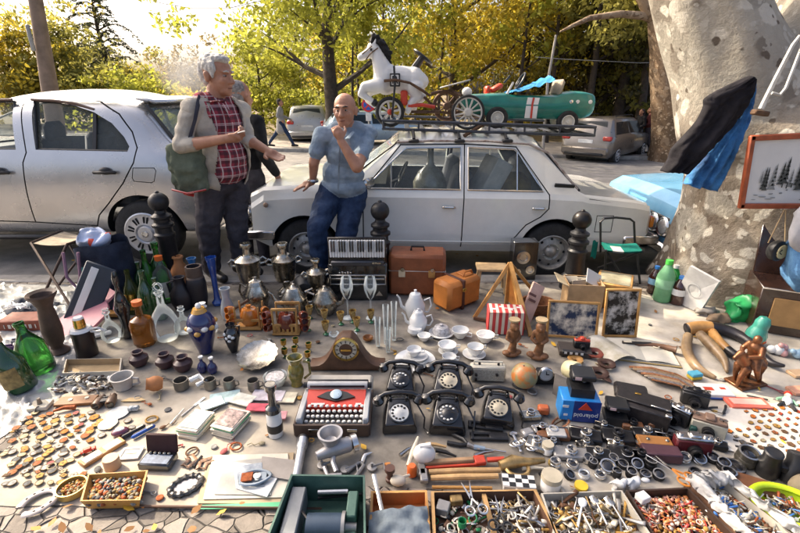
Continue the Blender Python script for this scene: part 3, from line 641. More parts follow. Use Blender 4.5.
wr=[MS(*p) for p in ((34,150),(126,152),(128.5,147),(124,137),(113,123),(96,112),(78,106),(57,102.5),(35,101))];
lz=lambda p:(p[0],p[1]-MZ)
wr=[lz(p) for p in wr];wf=[lz(MS(*p)) for p in ((14,150),(15,101.5),(-20,102),(-75,108),(-140,130),(-190,150))]
cuts=[loft(MB(),inner,2),MB().prism(wr,-1.2,1.2,0,'y'),MB().prism(wf,-1.2,1.2,0,'y'),MB().prism([(-.63,1.20),(.63,1.20),(.54,1.49),(-.54,1.49)],-2.5,-1.95,0,'x'),MB().prism([(-.66,1.12),(.66,1.12),(.55,1.50),(-.55,1.50)],-5.1,-4.25,0,'x')]
WHX=Wp(146,236,MY).x;wheels2=(WHX,WHX-2.62)
for x in wheels2:
 for s in (-1,1):cuts.append(MB().lathe([(0,-.16),(.385,-.16),(.385,.2),(0,.2)],1,44,(x,s*.86,.33),(pi/2,0,0)))
dR=[lz(MS(*p)) for p in ((24,96),(24,153),(22,163),(28,190),(36,222),(97,226),(100,215),(110,203),(124,183),(133,163),(136,148),(132,132),(120,114),(100,101.5),(70,96.5),(45,95.5),(24,96))]
dF=[lz(MS(*p)) for p in ((24,96),(24,153),(22,163),(28,190),(36,222),(-150,216),(-185,190),(-200,150),(-130,118),(-60,98),(24,96))]
fd=[lz(MS(*p)) for p in ((133,168),(154,168),(156,171),(155,181),(152,182.5),(135,181),(133,178),(133,168))]
for s in (-1,1):
 for pl in (dR,dF)+((fd,) if s<0 else ()):
  for k,(p,q) in list(enumerate(zip(pl,pl[1:])))[(4 if pl is dF else 0):]:g=MB();hexa(g,p,q,fy2,.012 if pl is not fd else .007,s,d=.03+.0013*(k%4));cuts.append(g)
boolseq(o,cuts);smooth_all(o,28)
for pl,hx in ((dR,106.5),(dF,1)):
 d=split_off(o,lambda c:c.y<-(fy2(c.z)-.045) and inpoly((c.x,c.z),pl),'door',hb)
 p=lz(MS(hx,172));h=MB();h.box((p[0],-.905,p[1]),(.23,.03,.032),0,.012);h.sph((p[0],-.89,p[1]+.012),(.06,.025,.036),0,14);h.build('handle',BLKP,d)
side_glass(hb,wr,fy2,inset=.03,m=GLS);side_glass(hb,wf,fy2,inset=.03,m=GLS)
for s in (-1,1):
 f=MB()
 for pl in (wr,wf):f.tube([(x,s*(fy2(z)-.012),z) for x,z in densify(pl+[pl[0]],3)],.013,0,6,False)
 a,c=lz(MS(93,109)),lz(MS(93,152));f.box(((a[0]+c[0])/2,s*(fy2(1.3)-.02),(a[1]+c[1])/2),(.04,.02,a[1]-c[1]+.06),0,.005,(s*.38,0,0));f.build('window_seal',BLKP,hb)
vs_=MB()
for a in ((15,99.5),(57,100)):
 pass
vs_.tube([(x,-(fy2(z)+.012),z+.012) for x,z in densify([lz(MS(34,101)),lz(MS(57,102)),lz(MS(78,105)),lz(MS(96,111))],3)],[.014]*10,0,6);vs_.tube([(x,-(fy2(z)+.012),z+.012) for x,z in densify([lz(MS(15,101)),lz(MS(-20,101.5)),lz(MS(-75,107))],3)],.014,0,6);vs_.build('wind_deflector',mat('brown_smoked_plastic',(.09,.05,.04),.2),hb)
q=MB();q.add([(-2.185,-.67,1.17),(-2.185,.67,1.17),(-2.45,.57,1.515),(-2.45,-.57,1.515)],[(0,1,2,3)]);q.build('rear_window',glassy('rear_glass',(.3,.38,.42),.02,.3),hb,fix=False)
q=MB();q.tube([(-2.15,-.70,1.165),(-2.44,-.60,1.52),(-2.44,.60,1.52),(-2.15,.70,1.165)],.02,0,6,closed=True);q.build('rear_seal',BLKP,hb)
q=MB();q.add([(-4.93,-.66,1.10),(-4.93,.66,1.10),(-4.33,.56,1.5),(-4.33,-.56,1.5)],[(0,1,2,3)]);q.build('windscreen',GLS,hb,fix=False)
q=MB();q.box((-2.47,0,1.575),(.2,1.14,.035),0,.016,(0,.22,0));q.build('spoiler',SILV,hb)
for s in (-1,1):
 q=MB();vs=[]
 zz=[.62,.72,.84,.95,1.03]
 q.grid(lambda u,v:(-2.12+.17*u+.04*v*0-.06*v+.03,s*(.885-.155*u**2.2-.05*v*v+.006),.66+.36*v+.06*(1-u)*(1-v)),8,8);q.build('tail_light',TAIL,hb,fix=False)
for x in wheels2:
 for s in (-1,1):wheel(hb,x,s*.79,.325,.2,rim_cover,s,HUB)
q=MB();q.box(((-1.0+sum(wheels2))/2+.48,-.86,.285),(1.75,.05,.05),0,.02);q.build('side_sill',BLKP,hb)
for x in (-3.95,-2.95):
 for y in ((-.4,.4) if x<-3.5 else (-.42,.42)):
  q=MB();q.box((x,y,.62),(.52,.5,.18),0,.06);q.box((x+.32,y,.94),(.15,.48,.56),0,.06,(0,.2,0));q.box((x+.41,y,1.27),(.11,.27,.20),0,.05,(0,.12,0));q.build('car_seat',mat('grey_seat',(.13,.14,.16),.9),hb)
q=MB();q.box((-4.5,0,1.02),(.5,1.46,.16),0,.05);q.build('dashboard',BLKP,hb)
# ---------------- cars across the street
def far_car(name,label,loc,rz,PT,h=1.7,l=4.4,w=1.8,s=1.0,lights=TAIL,hatch=True):
 t=thing(name,label,'car',loc,rz,s=s);b=MB();k=h/1.7
 def sc_(zb,zm,w0,zt,wt):return [(0,zb),(w0-.1,zb),(w0,zb+.2),(w0,zm),(w0-.04,zm+.06),(wt,zt-.05),(wt-.06,zt),(0,zt+.03)]
 hl,hw=l/2,w/2
 loft(b,[(-hl,sc_(.4,.6,hw-.12,.72*k,hw-.2)),(-hl+.06,sc_(.3,.9*k,hw-.03,1.0*k,hw-.12)),(-hl+.16,sc_(.28,1.0*k,hw,1.25*k,hw-.14)),(-hl+.42,sc_(.28,1.02*k,hw,1.62*k,hw-.2)),(-hl+.7,sc_(.28,1.02*k,hw,1.66*k,hw-.2)),(.3,sc_(.28,1.0*k,hw,1.64*k,hw-.2)),(.65,sc_(.28,.98*k,hw,1.56*k,hw-.2)),(1.2,sc_(.28,.96*k,hw,1.05*k,hw-.14)),
             (hl-.25,sc_(.28,.86*k,hw-.02,.94*k,hw-.14)),(hl-.02,sc_(.36,.66*k,hw-.1,.74*k,hw-.22))]);b.build('body',PT,t)
 def yy(z):return hw-.04-(z-1.06*k)/(.56*k)*.16+.004
 for s_ in (-1,1):
  for pl in ([(-hl+.5,1.1*k),(-.42,1.1*k),(-.42,1.53*k),(-hl+.66,1.53*k)],[(-.34,1.1*k),(1.0,1.08*k),(.5,1.50*k),(-.34,1.53*k)]):
   q=MB();q.add([(x,s_*(yy(z)+.006),z) for x,z in pl],[(0,1,2,3)]);q.build('window',GLD,t,fix=False)
  q=MB();q.box((-hl+.09,s_*(hw-.17),.98*k),(.16,.30,.15),0,.03);q.build('tail_light',lights,t)
 q=MB();q.add([(-hl+.15,-.66,1.14*k),(-hl+.15,.66,1.14*k),(-hl+.37,.56,1.56*k),(-hl+.37,-.56,1.56*k)],[(0,1,2,3)]);q.M=Matrix();q.v=[Vector((v.x-.03,v.y,v.z)) for v in q.v];q.build('rear_window',GLD,t,fix=False)
 q=MB();q.add([(1.16,-.7,1.1*k),(1.16,.7,1.1*k),(.68,.6,1.54*k),(.68,-.6,1.54*k)],[(0,1,2,3)]);q.v=[Vector((v.x+.03,v.y,v.z+.01)) for v in q.v];q.build('windscreen',GLD,t,fix=False)
 q=MB();q.box((-hl+.0,0,.5),(.14,w-.12,.26),0,.05);q.box((-hl-.04,0,.40),(.12,w-.4,.1),1,.03);q.build('rear_bumper',[PT,BLKP],t)
 q=MB();q.box((-hl+.02,0,.82),(.02,.52,.12),0,.005);q.build('number_plate',PLATE,t)
 q=MB();[q.tube([(-hl+.8,s_*.62,1.70*k),(-hl+.9,s_*.64,1.74*k),(.2,s_*.64,1.74*k),(.35,s_*.62,1.68*k)],.018,0,6) for s_ in (-1,1)];q.build('roof_rail',BLKP,t)
 for x in (-l*.31,l*.31):
  for s_ in (-1,1):wheel(t,x,s_*(hw-.11),.33,.22,rim_cover,s_,HUB)
 return t
GSV=paint('far_silver',(.40,.395,.385),.05,.3,.4);GBR=paint('far_bronze',(.20,.175,.15),.08,.3,.5);GBL=paint('far_blue',(.35,.45,.52),.06,.3,.3)
p=Wp(304,145.5,19.5);far_car('parked_suv','light silver SUV seen from behind, parked across the street behind the walking man',(p.x,21.4,p.z),R(96),GSV,1.72,s=.93)
p=Wp(590,163,16.6);far_car('parked_crossover','bronze grey crossover with red tail lights parked across the street on the right',(p.x+.9,17.4,p.z+.04),R(46),GBR,1.62,s=.97)
p=Wp(372,146,19);far_car('parked_hatchback','pale blue car across the street just right of the seated man',(p.x+.1,19.4,p.z),R(20),GBL,1.45,s=.95)
# ================================================================ people
SKIN=mat('skin',(.36,.17,.10),.5,var=.14,sc=9,col2=(.46,.235,.15),rnd=0,bump=.0008,bsc=160)
HAIRW=mat('white_hair',(.46,.44,.40),.75,var=.3,sc=45,bump=.006,bsc=110,rnd=0,col2=(.62,.60,.56))
HAIRG=mat('grey_hair',(.15,.14,.13),.75,var=.3,sc=45,bump=.005,bsc=110,rnd=0,col2=(.33,.31,.29))
HAIRD=mat('dark_hair',(.03,.022,.018),.7,var=.3,sc=40,bump=.004,bsc=110,rnd=0)
EYEW=mat('eye_white',(.30,.26,.23),.3);EYED=mat('eye_dark',(.02,.014,.01),.15)
def cloth(name,c,c2=None,b=.006,sc=7,var=.2):return mat(name,c,.9,var=var,sc=sc,bump=b,bsc=sc*2.2,col2=c2,rnd=0,spec=.2)
DENIM=cloth('dark_denim',(.012,.022,.055),(.035,.06,.12),.016,8)
TROU=cloth('charcoal_trousers',(.04,.036,.042),(.085,.078,.088),.02,5)
SHOE=mat('shoe_leather',(.015,.014,.014),.4,var=.3)
BLUESH=cloth('pale_blue_shirt',(.19,.26,.34),(.28,.35,.42),.012,9)
BLACKJ=cloth('black_jacket',(.012,.012,.013),(.03,.03,.033),.014,6)
BEIGE=cloth('beige_jacket',(.38,.34,.28),(.50,.46,.39),.012,6)
def plaid():
 M=bpy.data.materials.new('plaid_shirt');M.use_nodes=True;t=M.node_tree;L=t.links.new;b=t.nodes['Principled BSDF'];b.inputs['Roughness'].default_value=.9
 tc=nd(t,'ShaderNodeTexCoord');mp=nd(t,'ShaderNodeMapping');mp.inputs['Rotation'].default_value=(0,0,R(-53));L(tc.outputs['Object'],mp.inputs[0])
 nz=nd(t,'ShaderNodeTexNoise');nz.inputs['Scale'].default_value=5;L(mp.outputs[0],nz.inputs[0]);mx=nd(t,'ShaderNodeMix',data_type='VECTOR');mx.inputs[0].default_value=.012;L(mp.outputs[0],mx.inputs[4]);L(nz.outputs['Color'],mx.inputs[5])
 sp=nd(t,'ShaderNodeSeparateXYZ');L(mx.outputs[1],sp.inputs[0]);col=None
 def band(ax,f,ph,w):
  m=nd(t,'ShaderNodeMath',operation='MULTIPLY_ADD');m.inputs[1].default_value=f;m.inputs[2].default_value=ph;L(sp.outputs[ax],m.inputs[0])
  fr=nd(t,'ShaderNodeMath',operation='FRACT');L(m.outputs[0],fr.inputs[0]);lt=nd(t,'ShaderNodeMath',operation='LESS_THAN');lt.inputs[1].default_value=w;L(fr.outputs[0],lt.inputs[0]);return lt.outputs[0]
 for ax,f,ph,w,c,k in ((0,15,0,.36,(.03,.02,.03),.6),(2,15,.2,.36,(.03,.02,.03),.6),(0,15,.50,.12,(.62,.55,.53),.75),(2,15,.68,.11,(.62,.55,.53),.6),(0,7.5,.72,.05,(.5,.4,.4),.7),(2,7.5,.92,.05,(.5,.4,.4),.6)):
  m=nd(t,'ShaderNodeMix',data_type='RGBA');q=nd(t,'ShaderNodeMath',operation='MULTIPLY');q.inputs[1].default_value=k;L(band(ax,f,ph,w),q.inputs[0]);L(q.outputs[0],m.inputs[0])
  if col is None:m.inputs[6].default_value=(.30,.035,.055,1)
  else:L(col,m.inputs[6])
  m.inputs[7].default_value=(*c,1);col=m.outputs[2]
 L(col,b.inputs['Base Color']);n3=nd(t,'ShaderNodeTexNoise');n3.inputs['Scale'].default_value=11;L(tc.outputs['Object'],n3.inputs['Vector']);bp=nd(t,'ShaderNodeBump');bp.inputs['Distance'].default_value=.014;L(n3.outputs['Fac'],bp.inputs['Height']);L(bp.outputs[0],b.inputs['Normal'])
 return M
PLAID=plaid()
class Fig:
 """capsules and balls with a cloth label each, fused into one skin"""
 def __init__(s):s.p=[]
 def cap(s,a,b,r0,r1,lab,sq=1.0):s.p.append(('c',Vector(a),Vector(b),r0,r1,lab,sq));return s
 def ell(s,c,r,lab,rot=None):s.p.append(('e',Vector(c),r,rot,lab));return s
 def chain(s,pts,rs,lab):
  for a,b,r0,r1 in zip(pts,pts[1:],rs,rs[1:]):s.cap(a,b,r0,r1,lab)
  return s
 def mesh(s,grow=0.0,only=None):
  mb=MB()
  for q in s.p:
   if only and q[-2 if q[0]=='c' else-1] not in only:continue
   if q[0]=='c':caps(mb,q[1],q[2],q[3]+grow,q[4]+grow,16)
   else:mb.at();mb.M=Matrix.LocRotScale(q[1],(q[3].to_euler() if isinstance(q[3],Matrix) else Euler(q[3] or (0,0,0))),Vector([x+grow for x in q[2]]));mb.sph((0,0,0),1,0,18);mb.M=Matrix()
  return mb
 def dist(s,p):
  best=1e9;lab=0
  for q in s.p:
   if q[0]=='c':
    d=q[2]-q[1];u=max(0,min(1,(p-q[1]).dot(d)/max(1e-9,d.length_squared)));e=(p-q[1]-d*u).length-(q[3]+(q[4]-q[3])*u);l=q[5]
   else:
    m=q[3] if isinstance(q[3],Matrix) else Euler(q[3] or (0,0,0)).to_matrix();v=m.inverted()@(p-q[1]);v=Vector((v.x/q[2][0],v.y/q[2][1],v.z/q[2][2]));e=(v.length-1)*min(q[2]);l=q[4]
   if e<best:best,lab=e,l
  return lab
 def skin(s,root,mats,vox=.0068,it=3,rule=None,name='body',fold=()):
  o=blob(s.mesh(),vox,it);me=o.data;me.materials.clear()
  for m in mats:me.materials.append(m)
  if fold:
   nv=[v.normal.copy() for v in me.vertices]
   for v,n_ in zip(me.vertices,nv):
    if s.dist(v.co) in fold:
     c=v.co;v.co=c+n_*(noise.noise(Vector((c.x*6+c.z*5,c.y*6,c.z*15)))*.013+noise.noise(c*24)*.004)
  me.polygons.foreach_set('material_index',[(rule(p.center,s.dist(p.center)) if rule else s.dist(p.center)) for p in me.polygons])
  o.name=name;o.parent=root;me.update();return o
def frame(fwd,upv=(0,0,1)):
 f=Vector(fwd).normalized();r=f.cross(Vector(upv)).normalized();u=r.cross(f);return Matrix((r,f,u)).transposed()     # x right-hand side, y ahead, z up
def head(fg,c,fwd,s,lab=0,beard=None,upv=(0,0,1)):
 m=frame(fwd,upv);P=lambda x,y,z:Vector(c)+m@Vector((x,y,z))*s
 E_=lambda x,y,z,rx,ry,rz,l=lab:fg.ell(P(x,y,z),(rx*s,ry*s,rz*s),l,m)
 E_(0,-.012,.035,.078,.096,.088);E_(0,.02,-.03,.066,.078,.085);E_(0,.052,-.082,.045,.042,.034);E_(0,.075,-.098,.024,.02,.017)
 E_(0,.078,.030,.052,.018,.014);E_(.036,.068,-.022,.025,.022,.026);E_(-.036,.068,-.022,.025,.022,.026)
 fg.cap(P(0,.088,.018),P(0,.112,-.026),.009*s,.016*s,lab);E_(.013,.1,-.031,.010,.012,.009);E_(-.013,.1,-.031,.010,.012,.009)
 E_(0,.088,-.058,.024,.012,.007);E_(0,.086,-.070,.021,.012,.007)
 for k in (-1,1):E_(k*.079,-.012,-.008,.012,.021,.034);E_(k*.087,-.018,.008,.008,.016,.018)
 return P,m
def eyes(root,P,m,s,hair):
 for k in (-1,1):
  b=MB();c=P(k*.031,.079,.007);b.sph(c,(.0115*s,.0115*s,.006*s),0,10);b.sph(c+m@Vector((0,.007,0))*s,(.0062*s,.0055*s,.0055*s),1,8);b.build('eye',[EYEW,EYED],root)
  b=MB();b.tube([P(k*.014,.097,.030),P(k*.031,.096,.034),P(k*.048,.084,.029)],[.004*s,.006*s,.003*s],0,6);b.build('eyebrow',hair,root)
 b=MB();b.tube([P(-.022,.094,-.064),P(0,.1,-.063),P(.022,.094,-.064)],[.002*s,.0035*s,.002*s],0,6);b.build('mouth_line',mat('lip_dark',(.16,.05,.04),.6),root)
def hand(fg,w,d,n,s,lab=0,curl=.5,th=1,spread=.12):
 """w wrist, d along the palm, n out of the palm, th: side of the thumb"""
 d=Vector(d).normalized();n=Vector(n);n=(n-d*n.dot(d)).normalized();q=d.cross(n)*th;w=Vector(w)
 fg.cap(w,w+d*.055*s,.026*s,.03*s,lab);fg.ell(w+d*.058*s,(.042*s,.046*s,.017*s),lab,Matrix((q,d,n)).transposed())
 for k,(o,ln) in enumerate(((.028,.072),(.010,.082),(-.010,.076),(-.027,.058))):
  b=w+d*.088*s+q*o*s;e=(d+q*o*spread*60*.1).normalized();a1=curl*.7;a2=curl*1.6
  p1=b+(e*cos(a1)+n*sin(a1))*ln*.5*s;p2=p1+(e*cos(a2)+n*sin(a2))*ln*.5*s
  fg.cap(b-d*.02*s,p1,.0105*s,.0095*s,lab);fg.cap(p1,p2,.0095*s,.0075*s,lab)
 b=w+d*.03*s+q*.028*s;p1=b+(d*.6+q*.75+n*.25).normalized()*.045*s;p2=p1+(d*.9+q*.25+n*(.2+curl*.4)).normalized()*.035*s
 fg.cap(b,p1,.014*s,.0115*s,lab);fg.cap(p1,p2,.0115*s,.009*s,lab)
def foot(fg,an,d,s,lab):
 an=Vector(an);d=Vector(d).normalized();z0=an.z
 fg.cap(an+Vector((0,0,-.03*s))-d*.03*s,an-Vector((0,0,z0-.04*s))+d*.05*s,.045*s,.045*s,lab);fg.cap(Vector((an.x,an.y,.042*s))+d*.04*s,Vector((an.x,an.y,.034*s))+d*.17*s,.046*s,.036*s,lab)
 fg.cap(Vector((an.x,an.y,.04*s))-d*.05*s,Vector((an.x,an.y,.04*s)),.04*s,.045*s,lab)
# ---------------- the standing man, turned to the right
sm=thing('person','white haired man standing in plaid shirt and beige jacket, palm held out','person',G(222,276))
V0=Vector(sm.location)
def J(px,py,Y):return Wp(px,py,Y)-V0
fg=Fig();k=1.16
sr,sl=J(193,110,3.66),J(239,112,4.02);nk=J(215,100,3.84);ch=J(218,125,3.84);wa=J(224,158,3.86);pe=J(223,182,3.88)
fd_=Vector((.80,-.60,0))
fg.ell(ch,(.215,.16,.235),1,frame(fd_));fg.ell(wa,(.195,.175,.22),1,frame(fd_));fg.ell(J(226,170,3.84),(.19,.16,.12),1,frame(fd_));fg.cap(sr,sl,.085,.085,1);fg.cap(J(203,101,3.76),J(229,102,3.94),.07,.065,1)
fg.ell(pe,(.185,.15,.13),2,frame(fd_))
fg.cap(J(216,106,3.85),J(216,88,3.84),.078,.07,0)
hP,hm=head(fg,J(217.5,76,3.84),(.93,-.33,-.10),1.25)
er,wrr=J(181,146,3.56),J(224,139,3.50);el_,wl=J(247,139,3.92),J(266,150,3.78)
fg.chain([sr,er],[.085,.066],3);fg.cap(er,er.lerp(wrr,.28),.066,.058,3);fg.chain([er.lerp(wrr,.22),wrr],[.052,.034],0)
fg.chain([sl,el_],[.08,.064],3);fg.cap(el_,el_.lerp(wl,.2),.06,.055,3);fg.chain([el_,wl],[.05,.033],0)
hand(fg,wrr,(.96,.08,.12),(-.1,.55,.8),1.25,0,1.1,-1);hand(fg,wl,(.80,-.45,-.40),(.2,-.55,.8),1.25,0,.25,1)
hr,hl=J(211,188,3.80),J(234,188,3.95);kr,kl=J(208,228,3.78),J(237,226,3.90);ar,al=J(212,267,3.86),J(241,262,3.97)
fg.chain([hr,kr,ar],[.135,.098,.078],2);fg.chain([hl,kl,al],[.13,.096,.078],2)
ar.z=max(ar.z,.1);foot(fg,(ar.x,ar.y,ar.z),(.75,-.65,0),1.12,4);foot(fg,(al.x,al.y,max(.1,al.z)),(.9,-.3,0),1.12,4)
fg.skin(sm,[SKIN,PLAID,TROU,BEIGE,SHOE],fold=(1,2,3));eyes(sm,hP,hm,1.25,HAIRW)
hb_=Fig()
def HE(x,y,z,rx,ry,rz):hb_.ell(hP(x,y,z),(rx*1.25,ry*1.25,rz*1.25),0,hm)
HE(0,-.035,.062,.082,.088,.070);HE(0,-.072,.02,.074,.052,.082);HE(0,.02,.098,.064,.062,.032);HE(.068,.005,.045,.018,.045,.042);HE(-.068,.005,.045,.018,.045,.042);HE(0,-.05,-.035,.064,.05,.04);HE(.074,.022,.012,.009,.012,.026)
o=blob(hb_.mesh(),.008,3,lambda c:c+Vector((noise.noise(c*38),noise.noise(c*38+Vector((5,1,2))),noise.noise(c*34+Vector((9,3,7)))))*.008);o.data.materials.clear();o.data.materials.append(HAIRW);o.name='hair';o.parent=sm
# open jacket over the plaid shirt
jk=Fig();jk.ell(ch,(.245,.19,.25),0,frame(fd_));jk.ell(wa,(.225,.205,.24),0,frame(fd_));jk.ell(J(222,176,3.86),(.225,.195,.15),0,frame(fd_));jk.cap(sr,sl,.098,.098,0);jk.cap(J(203,102,3.76),J(229,103,3.94),.078,.074,0)
o=blob(jk.mesh(),.011,4,lambda c:c+Vector((noise.noise(c*9),noise.noise(c*9+Vector((4,4,4))),0))*.014);FM=frame(fd_).inverted();top=nk.z
bm=bmesh.new();bm.from_mesh(o.data);dl=[]
for f in bm.faces:
 c=f.calc_center_median();l=FM@(c-wa);hz=(c.z-pe.z)/(top-pe.z)
 op=.115+.02*sin(c.z*14)-.03*max(0,hz-.75)*4
 if (l.y>.02 and-op-.015<l.x<op+.03) or c.z>top+.02 or c.z<pe.z-.06:dl.append(f)
bmesh.ops.delete(bm,geom=dl,context='FACES');bm.to_mesh(o.data);bm.free();o.data.materials.clear();o.data.materials.append(BEIGE)
md=o.modifiers.new('s','SOLIDIFY');md.thickness=.012;ev(o);smooth_all(o,0);o.name='jacket';o.parent=sm
b=MB();b.tube([hP(0,0,-.12)+Vector((.06,-.05,-.03)),J(203,103,3.68),J(211,118,3.62)],[.03,.035,.012],0,6,sq=.3);b.tube([J(222,104,3.72),J(229,112,3.72),J(232,122,3.70)],[.03,.035,.012],0,6,sq=.3);b.build('shirt_collar',PLAID,sm)
b=MB();b.tube([wrr+Vector((.115,-.02,.045)),wrr+Vector((.175,-.03,.06))],.0045,0,6);one(b,'cigarette',mat('paper_white',(.72,.70,.66),.8),'thin lit cigarette between the fingers of the standing man','cigarette',V0)
# shoulder bag
b=MB();bc=J(189,167,3.60)
b.grid(lambda u,v:bc+Vector((.135*(abs(cos(2*pi*u))**.6)*math.copysign(1,cos(2*pi*u))*min(1,(1.02-v)*9,v*9+.55)-.02*v,.07*(abs(sin(2*pi*u))**.7)*math.copysign(1,sin(2*pi*u))*sin(pi*(.1+.8*v)),-.20+.40*v))+Vector((0,0,0))+Vector((1,1,1))*.018*noise.noise((sin(6.28*u)*2.2,cos(6.28*u)*2.2,v*7)),40,24)
SLW=cloth('slate_webbing',(.05,.055,.075));bag=thing('shoulder_bag','sage green shoulder bag with dark strap hanging at the standing man side','bag',V0)
b.build('pouch',cloth('sage_canvas',(.085,.105,.075),(.14,.165,.12),.012,7),bag);b=MB();b.tube([J(187,148,3.55),J(195,120,3.53),J(198,104,3.60),J(200,97,3.70)],.024,0,8,sq=.25);b.build('strap',SLW,bag);b=MB();b.tube([bc+Vector((-.14,-.05,-.17)),bc+Vector((0,-.1,-.19)),bc+Vector((.13,-.05,-.17))],.008,0,6);b.build('piping',TAIL,bag);([cloth('slate_webbing',(.05,.055,.075)),TAIL],bag)
# ---------------- the man leaning on the white saloon
sm2=thing('person','bald man in pale blue shirt leaning on the white saloon, fist at his chin','person',G(331,284));V0=Vector(sm2.location)
fg=Fig();ch=J(345,150,3.95);wa=J(343,174,3.98);fw=Vector((-.35,-.94,0));FR=frame(fw)
sr,sl=J(321,136,3.92),J(369,134,4.0)
fg.ell(ch,(.192,.14,.21),1,FR);fg.ell(wa,(.188,.16,.16),1,FR);fg.ell(J(343,186,3.98),(.205,.165,.11),1,FR);fg.cap(sr,sl,.078,.08,1);fg.cap(J(334,129,3.95),J(358,129,3.98),.065,.065,1)
fg.cap(J(347,136,3.97),J(346,122,3.95),.072,.066,0)
hP,hm=head(fg,J(345,111,3.90),(-.18,-.98,-.02),1.12,upv=(-.06,0,1))
er,wr_=J(314,163,3.88),J(313,180,3.95);fg.chain([sr,sr.lerp(er,.62)],[.075,.07],1);fg.chain([sr.lerp(er,.5),er,wr_],[.052,.045,.03],0);hand(fg,J(312.5,182,3.97),(-.75,-.15,-.25),(0,.1,-1),1.1,0,.15,1)
el_,wl=J(357,167,3.65),J(341,141,3.67);fg.chain([sl,sl.lerp(el_,.66)],[.070,.066],1);fg.chain([sl.lerp(el_,.5),el_,wl],[.054,.05,.032],0)
hand(fg,wl,(-.28,-.05,.93),(-.35,.9,-.1),1.08,0,1.75,-1)
hr,hl=J(331,193,3.98),J(354,194,4.02);kr,kl=J(317,228,3.66),J(346,236,3.72);ar,al=J(321,274,3.66),J(336,280,3.64)
fg.chain([hr,kr],[.125,.088],2);fg.chain([kr,ar],[.088,.068],2);fg.chain([hl,kl],[.125,.088],2);fg.chain([kl,al],[.088,.066],2);fg.ell(J(343,193,4.02),(.20,.15,.11),2,FR)
foot(fg,(ar.x,ar.y,.1),(-.2,-.9,0),1.05,3);foot(fg,(al.x,al.y,.1),(.1,-.9,0),1.05,3)
fg.skin(sm2,[SKIN,BLUESH,DENIM,SHOE],fold=(1,2));eyes(sm2,hP,hm,1.12,HAIRD)
b=MB();[b.tube([hP(q*.085,-.02,.0),hP(q*.082,-.06,-.005),hP(q*.05,-.098,-.015),hP(0,-.108,-.02)],[.008,.014,.016,.016],0,8) for q in (-1,1)];b.build('hair',HAIRG,sm2)
b=MB();b.tube([J(353,132,3.80),J(347,139,3.75),J(350,147,3.74)],[.02,.03,.01],0,6,sq=.3)
b.tube([J(340,146,3.765),J(339,165,3.785),J(338,190,3.80)],.008,0,6,sq=.4);b.build('shirt_placket',BLUESH,sm2)
b=MB();b.tube([J(342,154,3.77),J(355,155,3.80)],.005,0,5);b.build('pocket_flap',BLUESH,sm2)
b=MB();b.tube([wr_+Vector((.04*cos(a),.04*sin(a),-.005)) for a in [k_*pi/6 for k_ in range(12)]],.011,0,6,closed=True,sq=1.4);one(b,'wristwatch',CHR,'steel wristwatch on the wrist resting on the white saloon bonnet','watch',V0)
# ---------------- simpler passers-by
def passer(label,root,H0,rz,mats,stride=.0,arms=.2,hairm=HAIRD,coat=False,sit=False,s=1.0,vox=.014,hs=1.05):
 t=thing('person',label,'person',root,rz,s=s);f=Fig();k=H0/1.75
 z=lambda v:v*k
 f.ell((0,0,z(1.28)),(.20*k,.13*k,.22*k),1);f.ell((0,0,z(1.06)),(.17*k,.125*k,.17*k),1);f.cap((-.17*k,0,z(1.42)),(.17*k,0,z(1.42)),.07*k,.07*k,1);f.cap((0,.01,z(1.4)),(0,.02,z(1.54)),.058*k,.052*k,0)
 P,m=head(f,(0,.03,z(1.63)),(0,1,0),hs*k);f.ell((0,0,z(.94)),(.17*k,.13*k,.12*k),1 if coat else 2)
 if coat:f.cap((0,0,z(.95)),(0,-.02,z(.62)),.17*k,.19*k,1)
 for q in (-1,1):
  a=q*stride;kn=(q*.1*k,sin(a)*.45*k,z(.5));an=(q*.1*k,sin(a)*.85*k-(.1*k if a<0 else 0),z(.10)+(.05 if a<0 else 0))
  f.chain([(q*.09*k,0,z(.9)),kn,an],[.1*k,.075*k,.055*k],2);foot(f,(an[0],an[1],z(.1)),(0,1,0),k,3)
  e=(q*.25*k,-.04*k-sin(a)*.12,z(1.14));w=(q*.24*k,.10*k-sin(a)*.3+arms*.3,z(.92+arms*.3));f.chain([(q*.19*k,0,z(1.42)),e,w],[.07*k,.058*k,.045*k],1);hand(f,w,(0,.5,-.8),(-q,0,0),k,0,.6,q)
 f.skin(t,mats,vox,3)
 b=MB();b.sph(P(0,-.03,.05),(.092*k,.098*k,.09*k),0,14);b.sph(P(0,-.05,-.005),(.086*k,.075*k,.095*k),0,14);b.build('hair',hairm,t);return t
p=Wp(248,200,4.55)
passer('grey haired man in black jacket seen from behind next to the plaid shirted man',(p.x+.03,4.52,-.12),1.80,R(-22),[SKIN,BLACKJ,TROU,SHOE],0,.1,HAIRG,vox=.009,s=1.0,hs=1.22)
p=Wp(283.5,151,17.6);GREYC=cloth('grey_coat',(.30,.29,.27));passer('person in long grey coat and jeans striding along the far kerb',(p.x,17.6,roadz(p.x,17)+.13),1.68,R(-80),[SKIN,GREYC,DENIM,SHOE],.5,.3,HAIRD,coat=True)
REDD=cloth('maroon_top',(.10,.03,.03));NAVY=cloth('navy_top',(.03,.035,.05))
for px,lab,mt,h,rz in ((637,'person in dark clothes standing beside the crossover bonnet',[SKIN,BLACKJ,TROU,SHOE],1.62,R(100)),(645.5,'person in maroon top between two dark clothed people far right',[SKIN,REDD,TROU,SHOE],1.7,R(60)),(654,'person in navy top closest to the sunlit plane trunk',[SKIN,NAVY,DENIM,SHOE],1.66,R(140))):
 p=Wp(px,157,18);passer(lab,(p.x,18.2,roadz(p.x,17)+.13),h,rz,mt,.15,.3,HAIRD)
